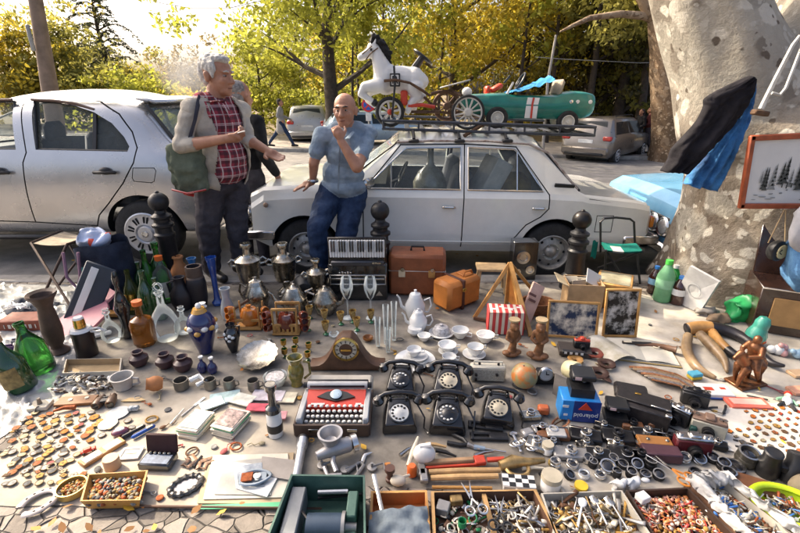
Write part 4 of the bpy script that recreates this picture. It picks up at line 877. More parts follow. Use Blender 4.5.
# ================================================================ roof rack and its load
SLATE=mat('rack_steel',(.05,.055,.065),.5,.3,var=.3,sc=14)
WTOY=mat('toy_white',(.66,.65,.62),.35,var=.06,sc=8,coat=.3,rnd=0)
REDP=mat('red_paint',(.55,.055,.025),.4,var=.2,sc=12)
GREENP=mat('pedal_car_green',(.008,.15,.115),.35,var=.18,sc=9,coat=.5,rnd=0)
OLDIR=mat('rusty_iron',(.10,.055,.03),.7,.3,var=.4,sc=18)
GREYPL=mat('grey_plastic',(.32,.32,.31),.5)
BLUECL=cloth('blue_tarp',(.03,.18,.40),(.06,.28,.52),.012,7)
rack=thing('roof_rack','dark steel roof rack clamped on the white saloon roof','roof rack',(0,0,0))
RT=lambda x:1.352-.03*(x+.14)
x0,x1,y0,y1=-.16,1.86,4.47,5.48
b=MB()
for y in (y0,y1):b.tube([(x0,y,RT(x0)),(x1,y,RT(x1))],.014,0,8);b.tube([(x0,y,RT(x0)-.075),(x1,y,RT(x1)-.075)],.014,0,8)
for x in (x0,x1):b.tube([(x,y0,RT(x)),(x,y1,RT(x))],.014,0,8);b.tube([(x,y0,RT(x)-.075),(x,y1,RT(x)-.075)],.014,0,8)
for k in range(7):x=x0+(x1-x0)*k/6;b.tube([(x,y0,RT(x)),(x,y0,RT(x)-.075)],.010,0,6);b.tube([(x,y1,RT(x)),(x,y1,RT(x)-.075)],.010,0,6)
b.build('rail',SLATE,rack)
for k in range(13):x=x0+(x1-x0)*(k+.5)/13;b=MB();b.box((x,(y0+y1)/2,RT(x)-.085),(.05,y1-y0,.012),0,.003);b.build('slat',SLATE,rack)
for x in (.12,.55,1.0):
 b=MB();b.tube([(x,y0,RT(x)-.08),(x+.01,y0-.05,RT(x)-.13),(x+.01,y0-.085,1.19)],.016,0,6);b.box((x+.01,y0-.095,1.175),(.10,.05,.03),0,.008);b.build('clamp_foot',BLKP,rack)
HV=Vector((0,4.82,0))
def Q(px,py,dy=0.0):return Wp(px,py,4.82+dy)
horse=thing('toy_horse','white toy horse with black mane standing on the roof rack','toy horse',(0,0,0))
f=Fig()
f.ell(Q(402,80),(.27,.12,.13),0,(0,R(4),0));f.ell(Q(414,82),(.11,.12,.145),0);f.ell(Q(386,79),(.13,.115,.15),0)
f.cap(Q(384,74),Q(377,53),.105,.06,0);f.cap(Q(375,50),Q(362,57),.058,.036,0);f.cap(Q(363,56),Q(360.5,57.5),.036,.033,0);f.ell(Q(373,48),(.06,.045,.055),0)
for d in (-.03,.03):f.cap(Q(374.5,44,d),Q(376,38.5,d),.018,.006,0)
f.chain([Q(381,85,-.06),Q(365,87,-.06),Q(361,94,-.06),Q(372,101,-.06)],[.075,.05,.035,.028],0);f.chain([Q(381,85,.06),Q(367,92,.06),Q(368,100,.06),Q(376,106,.06)],[.075,.048,.034,.028],0)
f.chain([Q(415,88,-.06),Q(417,97,-.06),Q(410,104,-.06),Q(408,111,-.06)],[.09,.055,.035,.032],0);f.chain([Q(416,88,.06),Q(421,97,.06),Q(415,104,.06),Q(413,111,.06)],[.09,.055,.035,.032],0)
f.skin(horse,[WTOY],.009,3)
f2=Fig();f2.chain([Q(372,42),Q(375,37.5),Q(382,45),Q(387,54),Q(390,63)],[.03,.035,.045,.045,.02],0);o=blob(f2.mesh(),.009,2,lambda c:c+Vector((noise.noise(c*30),noise.noise(c*32+Vector((3,3,3))),noise.noise(c*28)))*.02);o.name='mane';o.data.materials.clear();o.data.materials.append(mat('black_mane',(.006,.005,.005),.8,var=.3,bump=.006));o.parent=horse
b=MB()
for d in (-1,1):b.tube([Q(378,48,d*.055),Q(370,54,d*.058),Q(366,60,d*.04)],.006,0,5);b.tube([Q(372,46,d*.06),Q(366,51,d*.05),Q(362,54,d*.035)],.006,0,5);b.sph(Q(371,49.5,d*.058),.013,1,8)
b.build('bridle',[OLDIR,BLKP],horse)
for px,py,d in ((374.5,103,-.06),(378,108,.06)):b=MB();b.sph(Q(px,py,d),(.036,.032,.04),0,10);b.build('hoof',BLKP,horse)
b=MB();b.box(Q(395,80,-.135),(.10,.012,.12),0,.02);b.box(Q(395,80,-.139),(.074,.012,.094),1,.012);b.build('number_plate',[BLKP,WTOY],horse);text('R',.105,BLKP,horse,Q(395,80.2,-.148),(pi/2,0,0),sx=1.1)
b=MB();b.tube([Q(394,66,-.13),Q(395,84,-.15),Q(392,118,-.16)],.011,0,6);b.tube([Q(384,81,-.15),Q(396,80,-.16),Q(410,83,-.16),Q(423,91,-.14),Q(430,96,-.1)],[.014,.012,.012,.014,.012],1,7);b.build('stirrup_rod',[BLKP,OLDIR],horse)
def spoke_wheel(name,label,c,r,sp,n,tm,sm_,tr=.018,rz=0.0,hub=.03,group=None):
 t=thing(name,label,'wheel',c,rz,group);b=MB();b.tube([(r*cos(a),0,r*sin(a)) for a in [2*pi*k/36 for k in range(36)]],tr,0,8,closed=True);b.build('tyre',tm,t)
 b=MB();b.tube([((r-tr)*cos(a),0,(r-tr)*sin(a)) for a in [2*pi*k/36 for k in range(36)]],tr*.7,0,6,closed=True)
 for k in range(n):a=2*pi*k/n+.2;b.tube([(hub*.6*cos(a),0,hub*.6*sin(a)),((r-tr)*cos(a),0,(r-tr)*sin(a))],sp,0,6)
 b.lathe([(0,-.035),(hub*.7,-.03),(hub,-.012),(hub,.012),(hub*.7,.03),(0,.035)],0,14,r=(pi/2,0,0));b.build('spokes',sm_,t);return t
WBIG=mat('cream_wheel',(.58,.55,.48),.5);BRW=mat('brown_iron',(.16,.09,.055),.6,.3)
trk=thing('toy_tricycle','black wheeled toy tricycle with red seat under the toy horse','tricycle',(0,0,0))
for px,py,d in ((390,112,-.1),):
 w=spoke_wheel('w','x',Q(px,py,d),.125,.011,8,RUB,WBIG,.02);w.name='wheel';w.parent=trk
 for k in ('label','category'):del w[k]
b=MB();b.sph(Q(390,112,-.13),.03,0,10);b.build('hub',REDP,trk);b=MB();b.box(Q(404,98,-.05),(.07,.10,.14),0,.015);b.build('seat',REDP,trk);b=MB();b.tube([Q(408,106,-.08),Q(422,105,-.08),Q(435,107,-.08)],.018,0,8);b.build('pedal_bar',REDP,trk)
b=MB();b.tube([Q(390,112,-.07),Q(399,108,-.05),Q(412,112,-.05),Q(440,112,-.05)],.015,0,8);b.tube([Q(440,112,-.05),Q(440,112,.2)],.015,0,6);b.build('frame',OLDIR,trk)
tc_=thing('toy_carriage','toy pedal carriage with spoked wheels and steering wheel between horse and green car','carriage',(0,0,0))
for px,py,r,d,sm_,n in ((447,106,.135,.05,BRW,9),(468,112.5,.15,-.16,WBIG,12)):
 w=spoke_wheel('w','x',Q(px,py,d),r,.009,n,BRW if d>0 else RUB,sm_,.014,hub=.045);w.name='wheel';w.parent=tc_
 for k in ('label','category'):del w[k]
b=MB();b.tube([Q(431,94,0),Q(438,92,0),Q(452,91,0),Q(462,96,-.1)],.016,0,8);b.tube([Q(447,106,.07),Q(468,112,-.1)],.014,0,6);b.tube([Q(424,97,0),Q(440,112,0),Q(455,114,0)],.014,0,6);b.tube([Q(455,114,0),Q(485,117,-.1)],.018,0,6);b.tube([Q(484,124,-.3),Q(474,130,-.33),Q(464,136,-.36)],[.02,.02,.02],0,6);b.build('frame',OLDIR,tc_)
b=MB();b.box(Q(455,84,0),(.30,.13,.014),0,.006,(0,R(-14),0));b.build('seat_board',GREYPL,tc_);b=MB();b.sph(Q(467,92,-.12),(.05,.04,.045),0,12);b.build('lamp',WTOY,tc_)
b=MB();cc=Q(422.5,56.5);ax=(Q(414,69)-Q(422.5,56.5)).normalized();m=frame(ax,(0,1,0));b.tube([cc+m@Vector((.10*cos(a),0,.10*sin(a))) for a in [2*pi*k/28 for k in range(28)]],.010,0,7,closed=True);b.tube([cc+m@Vector((-.1,0,0)),cc+m@Vector((.1,0,0))],.009,0,6);b.tube([cc,Q(415,68),Q(412,80)],[.03,.04,.018],0,8);b.build('steering_wheel',BLKP,tc_)
pc=thing('pedal_car','green toy pedal car with white red stripe on the roof rack','pedal car',(0,0,0));PY=4.72
P2=lambda px,py,dy=0:Wp(px,py,PY+dy)
S=[]
for px,ty,by,w in ((462,99,105,.16),(466,97,110,.185),(474,95.5,115,.19),(490,94.5,118,.20),(508,94,119,.205),(512,95.5,119,.205),(525,96,119,.205),(545,96.5,119,.205),(558,96,119.5,.205),(565,93.5,119.5,.205),(576,92,119.5,.205),(588,92.5,118.5,.205),(594,94,116,.195),(597,96,113,.18)):
 a,c=P2(px,ty),P2(px,by);zt,zb=a.z,c.z;zm=zb+(zt-zb)*.62
 S.append((a.x,[(0,zb),(w*.85,zb),(w*.97,zb+.03),(w*1.04,zm),(w,zm+.02),(w*.9,zt-.012),(w*.8,zt),(0,zt+.012)]))
b=MB();loft(b,S);o=b.build('body',[GREENP,DARK],pc,loc=(0,PY+.2,0));cuts=[]
for px,py in ((497,118),(567.5,122)):
 p=P2(px,py);cuts+=[MB().lathe([(0,-.11),(.135,-.11),(.135,.1),(0,.1)],1,32,(p.x,s_*.2,p.z),(pi/2,0,0)) for s_ in (-1,1)]
a,c=P2(515,95),P2(556,110);cuts.append(MB().box(((a.x+c.x)/2,0,(a.z+c.z)/2+.06),(c.x-a.x,.29,a.z-c.z+.12),1,.02));boolean(o,cuts);bevel(o,.006,2,35);smooth_all(o,35)
for px,py in ((497,118),(567.5,122)):
 for d in (0,.38):
  p=P2(px,py);e=MB();e.lathe([(.06,-.03),(.095,-.03),(.108,-.015),(.108,.015),(.095,.03),(.06,.03)],0,28,r=(pi/2,0,0));w=e.build('wheel',RUB,pc,loc=(p.x,PY+d+.01,p.z));e=MB();e.lathe([(.072,-.025),(.072,.026),(.06,.034),(.05,.02),(.02,.022),(.015,.036),(0,.036)],0,24,r=(pi/2,0,0));e.build('rim',WBIG,w)
b=MB();pts=[(527,96.5),(539,96.8),(535.5,118.5),(523.5,118)];
def side_y(py):return PY-.012
b.add([P2(px,py)+Vector((0,-.012 if py>104 else .006,0)) for px,py in ((528,97.5),(540,97.8),(538,104.2),(526,104.2),(524,118),(536,118.5))],[(0,1,2,3),(3,2,5,4)],0);b.add([P2(px,py)+Vector((0,-.015 if py>104 else .003,0)) for px,py in ((533,97.5),(535,97.8),(533,104.2),(531,104.2),(529.5,118),(531.5,118.5))],[(0,1,2,3),(3,2,5,4)],1);b.build('stripe',[WTOY,REDP],pc,fix=False,sharp=None)
for px in (571,577.5,590):b=MB();p=P2(px,102);b.lathe([(0,0),(.017,0),(.02,.01),(.012,.014),(0,.014)],0,16,p+Vector((0,.0,0)),(pi/2,0,0));b.build('lamp',WTOY if px!=571 else CHR,pc)
b=MB();b.tube([P2(507,94,.03),P2(513,83,.03),P2(513,83,.36),P2(507,94,.36)],.012,0,6);b.build('windscreen_frame',WTOY,pc)
b=MB();p=P2(520,81,.2);b.tube([p+Vector((.02*cos(a)*2,.09*sin(a),.075*cos(a))) for a in [2*pi*k/20 for k in range(20)]],.009,0,6,closed=True);b.tube([p,P2(512,95,.2)],.01,0,6);b.build('steering_wheel',BLKP,pc)
b=MB();b.box(P2(557,88,.2),(.05,.28,.16),0,.03,(0,R(12),0));b.build('seat',mat('straw_seat',(.34,.29,.22),.8,bump=.004),pc)
b=MB();A,B_=P2(512,95),P2(556,80)
b.grid(lambda u,v:Vector((A.x+(B_.x-A.x)*u,PY+.02+.38*v,A.z+.02+(B_.z-A.z)*(u**1.2)*(.8+.4*sin(pi*v))+.03*noise.noise((u*7,v*7,3)))),24,16);one(b,'tarp',BLUECL,'blue tarp bundled in the cockpit of the green pedal car','tarp')
b=MB();b.box(Q(496,88,.35),(.13,.14,.05),0,.015,(0,R(-28),0));b.box(Q(487,90,.35),(.05,.14,.08),0,.015);b.tube([Q(504,83,.33),Q(510,76,.33)],.012,1,6);b.box(Q(491,95,.35),(.2,.2,.03),0,.01);b.box(Q(492,108,.35),(.22,.18,.16),0,.02);one(b,'toy_tractor',[REDP,BLKP],'red toy tractor behind the bonnet of the green pedal car','toy')
for (px,py,s_,lab) in ((493,139,.1,'crumpled white cloth bundle under the roof rack below the pedal car front wheel'),(434,137,.07,'small white rolled cloth under the front of the roof rack'),(525,137,.08,'crumpled white cloth bundle under the rear end of the roof rack')):
 p=Wp(px,py,4.75);b=MB();b.sph((0,0,0),(s_*1.35,s_,s_*.32),0,22);b.v=[v*(1+.5*noise.noise(v*22)) for v in b.v];one(b,'cloth_bundle',cloth('white_rag',(.50,.48,.45)),lab,'cloth',(p.x,4.75,1.245),sharp=None)
# ================================================================ street furniture
IRON=mat('black_cast_iron',(.018,.018,.02),.42,.2,var=.35,sc=16,bump=.0015)
IRONB=mat('worn_iron_ball',(.05,.04,.035),.35,.5,var=.5,sc=10,col2=(.02,.02,.02))
def bollard(px,py,Y,label):
 p=Wp(px,py,Y);t=thing('bollard',label,'bollard',(p.x,Y,0),0,'ball topped bollards along the kerb');h=p.z;r=.078
 b=MB();b.lathe([(.11,-.05),(.11,.10),(.098,.12),(.08,.14),(.072,h-r-.22),(.082,h-r-.205),(.082,h-r-.185),(.066,h-r-.17),(.066,h-r-.13),(.084,h-r-.12),(.084,h-r-.10),(.062,h-r-.085),(.062,h-r-.06),(.078,h-r-.05),(.078,h-r-.032),(.045,h-r-.01),(.038,h-r+.02)],0,28);b.build('post',IRON,t)
 b=MB();b.sph((0,0,h),r,0,24);b.sph((0,0,h+r),(.018,.018,.012),0,10);b.build('ball',IRON if px<500 else IRONB,t)
bollard(158.5,202,3.55,'black ball topped bollard in front of the silver hatchback rear wheel');bollard(380,211,3.60,'black ball topped bollard behind the accordion');bollard(582,220,3.62,'brown ball topped bollard in front of the white saloon rear wheel')
STEEL=mat('grey_tube',(.10,.09,.085),.4,.6)
# folding stool at the left
t=thing('folding_stool','low folding stool with tan canvas seat beside the silver hatchback','stool',(0,0,0));
zA=.40;A,B_,C2,D2=[G(px,py,zA) for px,py in ((31,243),(67,244.5),(97,234),(62,231))]
b=MB();b.grid(lambda u,v:(A*(1-u)+B_*u)*(1-v)+(D2*(1-u)+C2*u)*v+Vector((0,0,-.025*sin(pi*u)*(.6+.4*v))),16,10);b.v+=[v-Vector((0,0,.006)) for v in b.v];n_=17*11;b.f+=[[i+n_ for i in q][::-1] for q in b.f];b.m=[0]*len(b.f);b.build('seat',cloth('tan_canvas',(.34,.28,.21),(.44,.37,.28),.004,14),t,fix=False)
b=MB();b.tube([A,D2],.012,0,8);b.tube([B_,C2],.012,0,8)
ft=[G(37,309),G(74,312),G(93,287),G(58,286)]
for a,c in ((A,ft[1]),(B_,ft[0]),(D2,ft[2]),(C2,ft[3])):b.tube([a,c],.011,0,8)
b.tube([ft[0],ft[3]],.011,0,8);b.tube([ft[1],ft[2]],.011,0,8);b.build('frame',mat('bronze_tube',(.06,.035,.025),.4,.4),t)
# green folding chair at the right
t=thing('folding_chair','small folding chair with green seat beside the white saloon tail','chair',(0,0,0));GRS=cloth('green_canvas',(.01,.16,.12),(.015,.22,.17),.004,12)
A,B_,C2,D2=[G(px,py,.36) for px,py in ((606,250),(643,251),(636,243),(601,242))]
b=MB();b.grid(lambda u,v:(A*(1-u)+B_*u)*(1-v)+(D2*(1-u)+C2*u)*v+Vector((0,0,-.012*sin(pi*u))),10,8);n_=len(b.v);b.v+=[v-Vector((0,0,.012)) for v in b.v];b.f+=[[i+n_ for i in q][::-1] for q in b.f];b.m=[1 if (i%10 in (2,3,4) and (i%80)//10<5) else 0 for i in range(len(b.f))];b.build('seat',[GRS,cloth('white_canvas',(.55,.53,.48))],t,fix=False)
BK=D2.y+.02;bt=[Wp(px,py,BK) for px,py in ((600.5,252),(600.5,222),(604,218.5),(616,217.5),(630,219),(634,222),(635,246))]
b=MB();b.tube(bt,.010,0,8);ft=[G(600,276),G(643,268)]
b.tube([bt[0],D2,G(626,283)],.010,0,8);b.tube([bt[-1],C2,G(640,284)],.010,0,8);b.tube([A,G(604,287)],.010,0,8);b.tube([B_,G(598,268)],.010,0,8);b.build('frame',BLKP,t)
b=MB();b.grid(lambda u,v:D2+Vector((-.06+.05*u,.03,-.16+.16*v+.01*sin(6*u))),6,4);b.build('side_flap',GRS,t)
# lamp post, thin leaning pole, sign, wire
p=far(53,16);p.z-=.1;b=MB();top=Wp(26,-60,16);b.tube([p,p.lerp(top,.3),p.lerp(top,.6),top],[.30,.25,.21,.17],0,20);t=thing('lamp_post','thick leaning concrete lamp post above the silver hatchback roof','lamp post',(0,0,0));b.build('pole',mat('pale_concrete',(.19,.14,.105),.85,var=.25,sc=3,bump=.006,bsc=30),t);b=MB();b.box(Wp(30.5,38,15.7),(.12,.1,.75),0,.03);b.build('cable_box',GREYPL,t)
p=far(546,17.5);b=MB();b.tube([p,Wp(548,80,17.5),Wp(556,35,17.5)],[.06,.05,.04],0,8);one(b,'thin_pole',mat('pale_wood_pole',(.36,.33,.29),.8),'thin pale pole leaning behind the green pedal car seat','pole')
p=far(369,15.2);t=thing('traffic_sign','round blue traffic sign with red rim and cross right of the seated man','sign',(p.x,15.2,0));q=Wp(368,105,15.2);b=MB();b.tube([(0,0,p.z-.1),(0,0,q.z+.2)],.03,0,8);b.build('pole',GREYPL,t)
b=MB();R_=.20;b.lathe([(0,0),(R_*1.08,0),(R_*1.08,.02),(0,.02)],0,32,(0,-.05,q.z),(pi/2,0,0));b.lathe([(R_*.78,.021),(R_,.023),(R_*1.06,.021)],1,32,(0,-.05,q.z),(pi/2,0,0));[b.box((0,-.074,q.z),(R_*1.66,.004,.045),1,0,(0,a,0)) for a in (pi/4,)];b.box((0,-.0745,q.z),(R_*1.66,.004,.044),1,0,(0,-pi/4,0));b.build('disc',[mat('sign_blue',(.02,.09,.38),.4),mat('sign_red',(.5,.03,.03),.4)],t)
b=MB();b.box((0,-.06,q.z-.36),(.18,.02,.24),0,.004);b.build('supplement_plate',PLATE,t)
A,B_=Wp(120,-20,22),Wp(420,45,40);b=MB();pts=[Wp(140,-2,20),Wp(165,4,20),Wp(190,8,20),Wp(230,8,20),Wp(300,-8,20)];b.tube(pts,.012,0,5);one(b,'overhead_wire',BLKP,'thin overhead wire crossing the white sky top left','wire')
b=MB();[b.tube([Wp(x,y0_,19) for x,y0_ in ln],.012,0,5) for ln in (((535,57),(560,59),(640,63),(720,60)),)];one(b,'overhead_wire',GREYPL,'pale slack wire crossing in front of the dark wood','wire')
# the brown plane tree across the street
t=thing('plane_tree','sunlit brown plane tree trunk with a long bare bough across the street','tree',(0,0,0));Y=16.8;q=lambda px,py:Wp(px,py,Y);b=MB();r_=lambda n:n*Y/450*1.0
ks=[]
for px,py,r in ((676,175,30),(675,160,25),(673,145,19),(671,120,17),(671,90,16.5),(668,60,15),(662,30,12),(661,10,10),(660,-30,9),(655,-90,7)):
 w=q(px,py);ks.append((w.x,Y,w.z,r_(r)))
trunk_skin(b,interp(ks,40),40,.07,1.2);b.tube([q(660,22),q(645,16),q(620,14),q(590,18),q(572,26),q(560,32)],[r_(4.5),r_(3.6),r_(3.0),r_(2.4),r_(1.6),r_(.8)],0,10);b.tube([q(662,26),q(650,10),q(640,-8),q(630,-60)],[r_(8),r_(6.5),r_(5.5),r_(4)],0,12);b.build('trunk',PB2,t,sharp=None)
c=MB();rng=rnds(8)
for _ in range(34):leaf_cloud(c,rng,q(rng.uniform(600,700),rng.uniform(-60,30))+Vector((0,rng.uniform(.5,3),0)),(.8,.8,.5),60,.12)
c.build('crown',LF_O,t,sharp=None,fix=False)
# drifting smoke behind the standing man
b=MB();p=Wp(187,74,9.0);b.sph((0,0,0),(.62,.35,.55),0,16);o=b.build('smoke',[MATS['skin']],None,loc=p);o['kind']='stuff'
M=bpy.data.materials.new('smoke_volume');M.use_nodes=True;nt_=M.node_tree;nt_.nodes.remove(nt_.nodes['Principled BSDF']);pv=nt_.nodes.new('ShaderNodeVolumePrincipled');pv.inputs['Color'].default_value=(.95,.95,.95,1)
tc=nt_.nodes.new('ShaderNodeTexCoord');nz=nt_.nodes.new('ShaderNodeTexNoise');nz.inputs['Scale'].default_value=3.5;nz.inputs['Detail'].default_value=4;nt_.links.new(tc.outputs['Object'],nz.inputs['Vector'])
ln=nt_.nodes.new('ShaderNodeVectorMath');ln.operation='LENGTH';sc_=nt_.nodes.new('ShaderNodeVectorMath');sc_.operation='DIVIDE';sc_.inputs[1].default_value=(.62,.35,.55);nt_.links.new(tc.outputs['Object'],sc_.inputs[0]);nt_.links.new(sc_.outputs[0],ln.inputs[0])
mr=nt_.nodes.new('ShaderNodeMapRange');mr.inputs[1].default_value=.25;mr.inputs[2].default_value=1;mr.inputs[3].default_value=1;mr.inputs[4].default_value=0;nt_.links.new(ln.outputs['Value'],mr.inputs[0])
m1=nt_.nodes.new('ShaderNodeMath');m1.operation='MULTIPLY';nt_.links.new(mr.outputs[0],m1.inputs[0]);nt_.links.new(nz.outputs['Fac'],m1.inputs[1]);m2=nt_.nodes.new('ShaderNodeMath');m2.operation='MULTIPLY';m2.inputs[1].default_value=2.6;nt_.links.new(m1.outputs[0],m2.inputs[0]);nt_.links.new(m2.outputs[0],pv.inputs['Density']);nt_.links.new(pv.outputs[0],nt_.nodes['Material Output'].inputs['Volume'])
o.data.materials.clear();o.data.materials.append(M)
# ================================================================ the market: cloths on the paving
ZB=.010
def sheet(label,name,cor,mt,z,amp=.004,n=(150,110),seed=0,fs=5.0,fold=0.0):
 c=[G(*p) for p in cor];b=MB()
 def fn(u,v):
  p=(c[0]*(1-u)+c[1]*u)*(1-v)+(c[3]*(1-u)+c[2]*u)*v;q=Vector((p.x*fs+seed,p.y*fs,seed));w=noise.noise(q);w+=2.2*max(0,.16-abs(noise.noise(q*.55+Vector((7,3,1)))))/.16*max(0,noise.noise(q*.3+Vector((1,9,4)))+.35)
  e=min(u,1-u,v,1-v);p=p+Vector((noise.noise(Vector((u*5,v*5,seed+3))),noise.noise(Vector((u*5,v*5,seed+9))),0))*.03*(1 if e<.04 else 0)
  return Vector((p.x,p.y,z-.003+amp*(.5+.5*w)*min(1,.25+e*8)+fold*max(0,noise.noise(q*2.3))**1.5))
 b.grid(fn,*n);k=len(b.v);b.v+=[v-Vector((0,0,.0025)) for v in b.v];b.f+=[[i+k for i in q][::-1] for q in b.f];b.m=[0]*len(b.f)
 return one(b,name,mt,label,'cloth',sharp=None)
GREYC_=cloth('grey_blanket',(.165,.148,.125),(.29,.262,.222),.006,6);CREAM=cloth('cream_blanket',(.36,.315,.25),(.47,.42,.345),.003,4);WHITEC=cloth('white_sheet',(.36,.325,.27),(.50,.462,.40),.005,5)
PLAST=mat('milky_plastic',(.24,.24,.235),.25,var=.15,sc=5,bump=.01,bsc=14,col2=(.40,.40,.39),rnd=0)
sheet('big grey blanket spread under the samovars, phones and typewriter','blanket',[(110,287),(605,283),(655,493),(0,478)],GREYC_,.003)
sheet('off white sheet spread on the right under the horns and pin board','blanket',[(590,284),(850,335),(900,505),(555,492)],WHITEC,.007,seed=4)
sheet('cream cloth with rows of badges spread at the front left','blanket',[(62,387),(312,388),(284,508),(-45,507)],CREAM,.007,seed=8)
sheet('crumpled milky plastic sheet on the paving at the far left','plastic_sheet',[(-70,283),(104,286),(72,392),(-90,500)],PLAST,.004,.02,seed=12,fs=9,fold=.05)
b=MB();b.box((0,0,0),(.96,.012,.012),0,.004);one(b,'wooden_rod',mat('dark_wood',(.09,.045,.025),.5,var=.35,sc=12),'thin dark rod along the front edge of the cream cloth','rod',G(205,507,.014),rz=R(-1))
# ---------------- materials of the wares
GL_G=mat('green_glass',(.03,.20,.035),.08,var=.4,sc=5,trans=.85,ior=1.45,col2=(.06,.33,.05));GL_DG=mat('dark_green_glass',(.008,.05,.012),.1,var=.4,sc=5,coat=1,col2=(.02,.09,.02));GL_OL=mat('olive_glass',(.07,.11,.02),.1,var=.4,sc=5,trans=.55,col2=(.12,.14,.03))
GL_K=mat('black_glass',(.01,.01,.013),.08,coat=1);GL_C=glassy('clear_glass',(.90,.93,.92),.02,.012);GL_A=mat('amber_glass',(.40,.14,.02),.1,var=.3,sc=6,trans=.7);GL_B=mat('blue_glass',(.02,.07,.42),.1,var=.3,sc=5,trans=.4,coat=1,col2=(.04,.16,.62))
GL_W=mat('frosted_glass',(.50,.54,.58),.3,trans=.4,var=.2);GOLD=mat('brass',(.60,.38,.10),.25,1,var=.2);CORK=mat('cork',(.38,.24,.13),.9,var=.3,sc=40);ORC=mat('orange_cap',(.60,.12,.02),.4)
SILV_=mat('tarnished_silver',(.30,.27,.22),.26,1,var=.3,sc=9,col2=(.62,.58,.50),hard=.12);TERR=mat('terracotta',(.42,.17,.06),.7,var=.25,sc=9);BRC=mat('brown_clay',(.055,.025,.028),.45,var=.35,sc=9,coat=.2);BRV=mat('brown_vase',(.075,.045,.03),.6,var=.4,sc=8,bump=.002)
CER=mat('white_china',(.68,.68,.66),.15,var=.05,coat=.6);PEW=mat('pewter',(.20,.185,.16),.45,.7,var=.3);WOODO=mat('orange_wood',(.42,.20,.05),.5,var=.3,sc=10,col2=(.55,.30,.09));WOODD=mat('dark_wood');WOODL=mat('light_wood',(.50,.34,.17),.6,var=.25,sc=11)
IVORY=mat('ivory',(.62,.55,.42),.5,var=.2);PAPER=mat('old_paper',(.56,.50,.40),.85,var=.15,sc=6,col2=(.66,.61,.51));LABEL=mat('bottle_label',(.60,.56,.46),.7,var=.2,sc=30)
COB=mat('cobalt_glaze',(.012,.018,.10),.12,coat=1,var=.3);YEL=mat('yellow_glaze',(.62,.32,.04),.2,coat=1,var=.25,sc=14)
def lat(name,label,cat,px,py,prof,r,h,m,n=22,extra=None,group=None,tilt=0,rz=0,z=ZB,sq=1):
 """a turned vessel: prof in parts of r and h; extra(root, r, h) adds its parts"""
 b=MB();b.lathe([(a*r,c*h,*q) for a,c,*q in prof],0,n,sq=sq);loc=G(px,py,z)
 if extra is None:return one(b,name,m,label,cat,loc,rz,group,rot=(0,tilt,rz))
 t=thing(name,label,cat,loc,rz,group,rot=(0,tilt,rz));b.build('body',m,t);extra(t,r,h);return t
def cyl(par,nm,m,r0,r1,z0,z1,n=16,c=(0,0)):b=MB();b.lathe([(0,z0),(r0,z0),(r1,z1),(0,z1)],0,n,(c[0],c[1],0));return b.build(nm,m,par)
BOT=[(0,0),(.9,0),(1,.03),(1,.55),(.9,.66),(.5,.76),(.33,.82),(.30,.95),(.36,.955),(.36,1),(0,1)]
BOTS=[(0,0),(.92,0),(1,.04),(1,.42),(.93,.55),(.62,.68),(.36,.80),(.30,.93),(.36,.94),(.36,1),(.26,1),(.26,.95),(0,.95)]
DEC=[(0,0),(.7,0),(1,.12),(1,.28),(.72,.46),(.26,.62),(.22,.80),(.36,.84),(.2,.84),(0,.80)]
def bottle(label,px,pb,pt,w,m,prof=BOT,cap=None,lab=None,tilt=0,name='bottle',grp=None,capm=None):
 h=up(pb,pt,ZB);r=w/2*mpp(pb)
 def ex(t,r,h):
  if cap:b=MB();b.lathe([(0,.93*h),(.42*r,.93*h),(.42*r,1.03*h),(0,1.03*h)],0,14);b.build('cap',cap,t)
  if lab:b=MB();b.grid(lambda u,v:(1.015*r*sin(2*(u-.5)),-1.015*r*cos(2*(u-.5)),h*(.12+.36*v)),10,2);b.build('paper_label',lab,t,fix=False)
 return lat(name,label,'bottle',px,pb,prof,r,h,m,extra=ex,tilt=tilt,group=grp)
# bottles at the left
bottle('big dark green bottle with cork leaning at the far left edge',24,388,338,26,GL_DG,BOTS,CORK,mat('torn_label',(.22,.16,.06),.8,var=.5,sc=30),R(-12))
bottle('empty bright green bottle with torn neck label, right of the dark corked one',42,370,322,26,GL_G,BOTS,None,None,R(-9))
t=bottle('tall bright green bottle topmost in the bottle cluster',165,298,244,15,GL_G,BOT,GL_G)
bottle('green bottle at the left of the bright green bottle cluster',153,300,250,14,GL_G,BOTS)
bottle('dark green wine bottle in front of the green cluster',151,318,271,16,GL_DG,BOTS)
bottle('olive green bottle with gold neck foil left of the dark wine bottles',136,312,270,14,GL_OL,BOTS,None,GOLD)
bottle('slim dark bottle behind the cluster beside the denim bag',146,304,262,12,GL_DG,BOT)
bottle('second dark green bottle standing beside the clear decanter',162,318,278,13,GL_DG,BOT)
bottle('flat liquor bottle with orange cap and cream label',167,300,257,17,GL_C,BOT,ORC,LABEL)
bottle('amber decanter with orange stopper and worn label',146,343,302,22,GL_A,[(0,0),(.85,0),(.95,.04),(1,.5),(.85,.6),(.3,.68),(.25,.86),(.34,.9),(.3,1),(0,1)],ORC,None)
bottle('terracotta bottle jug standing behind the dark jugs',184,292,256,19,TERR,[(0,0),(.8,0),(1,.12),(1,.5),(.8,.68),(.45,.82),(.42,.94),(.55,.96),(.5,1),(.3,1),(.3,.9),(0,.85)])
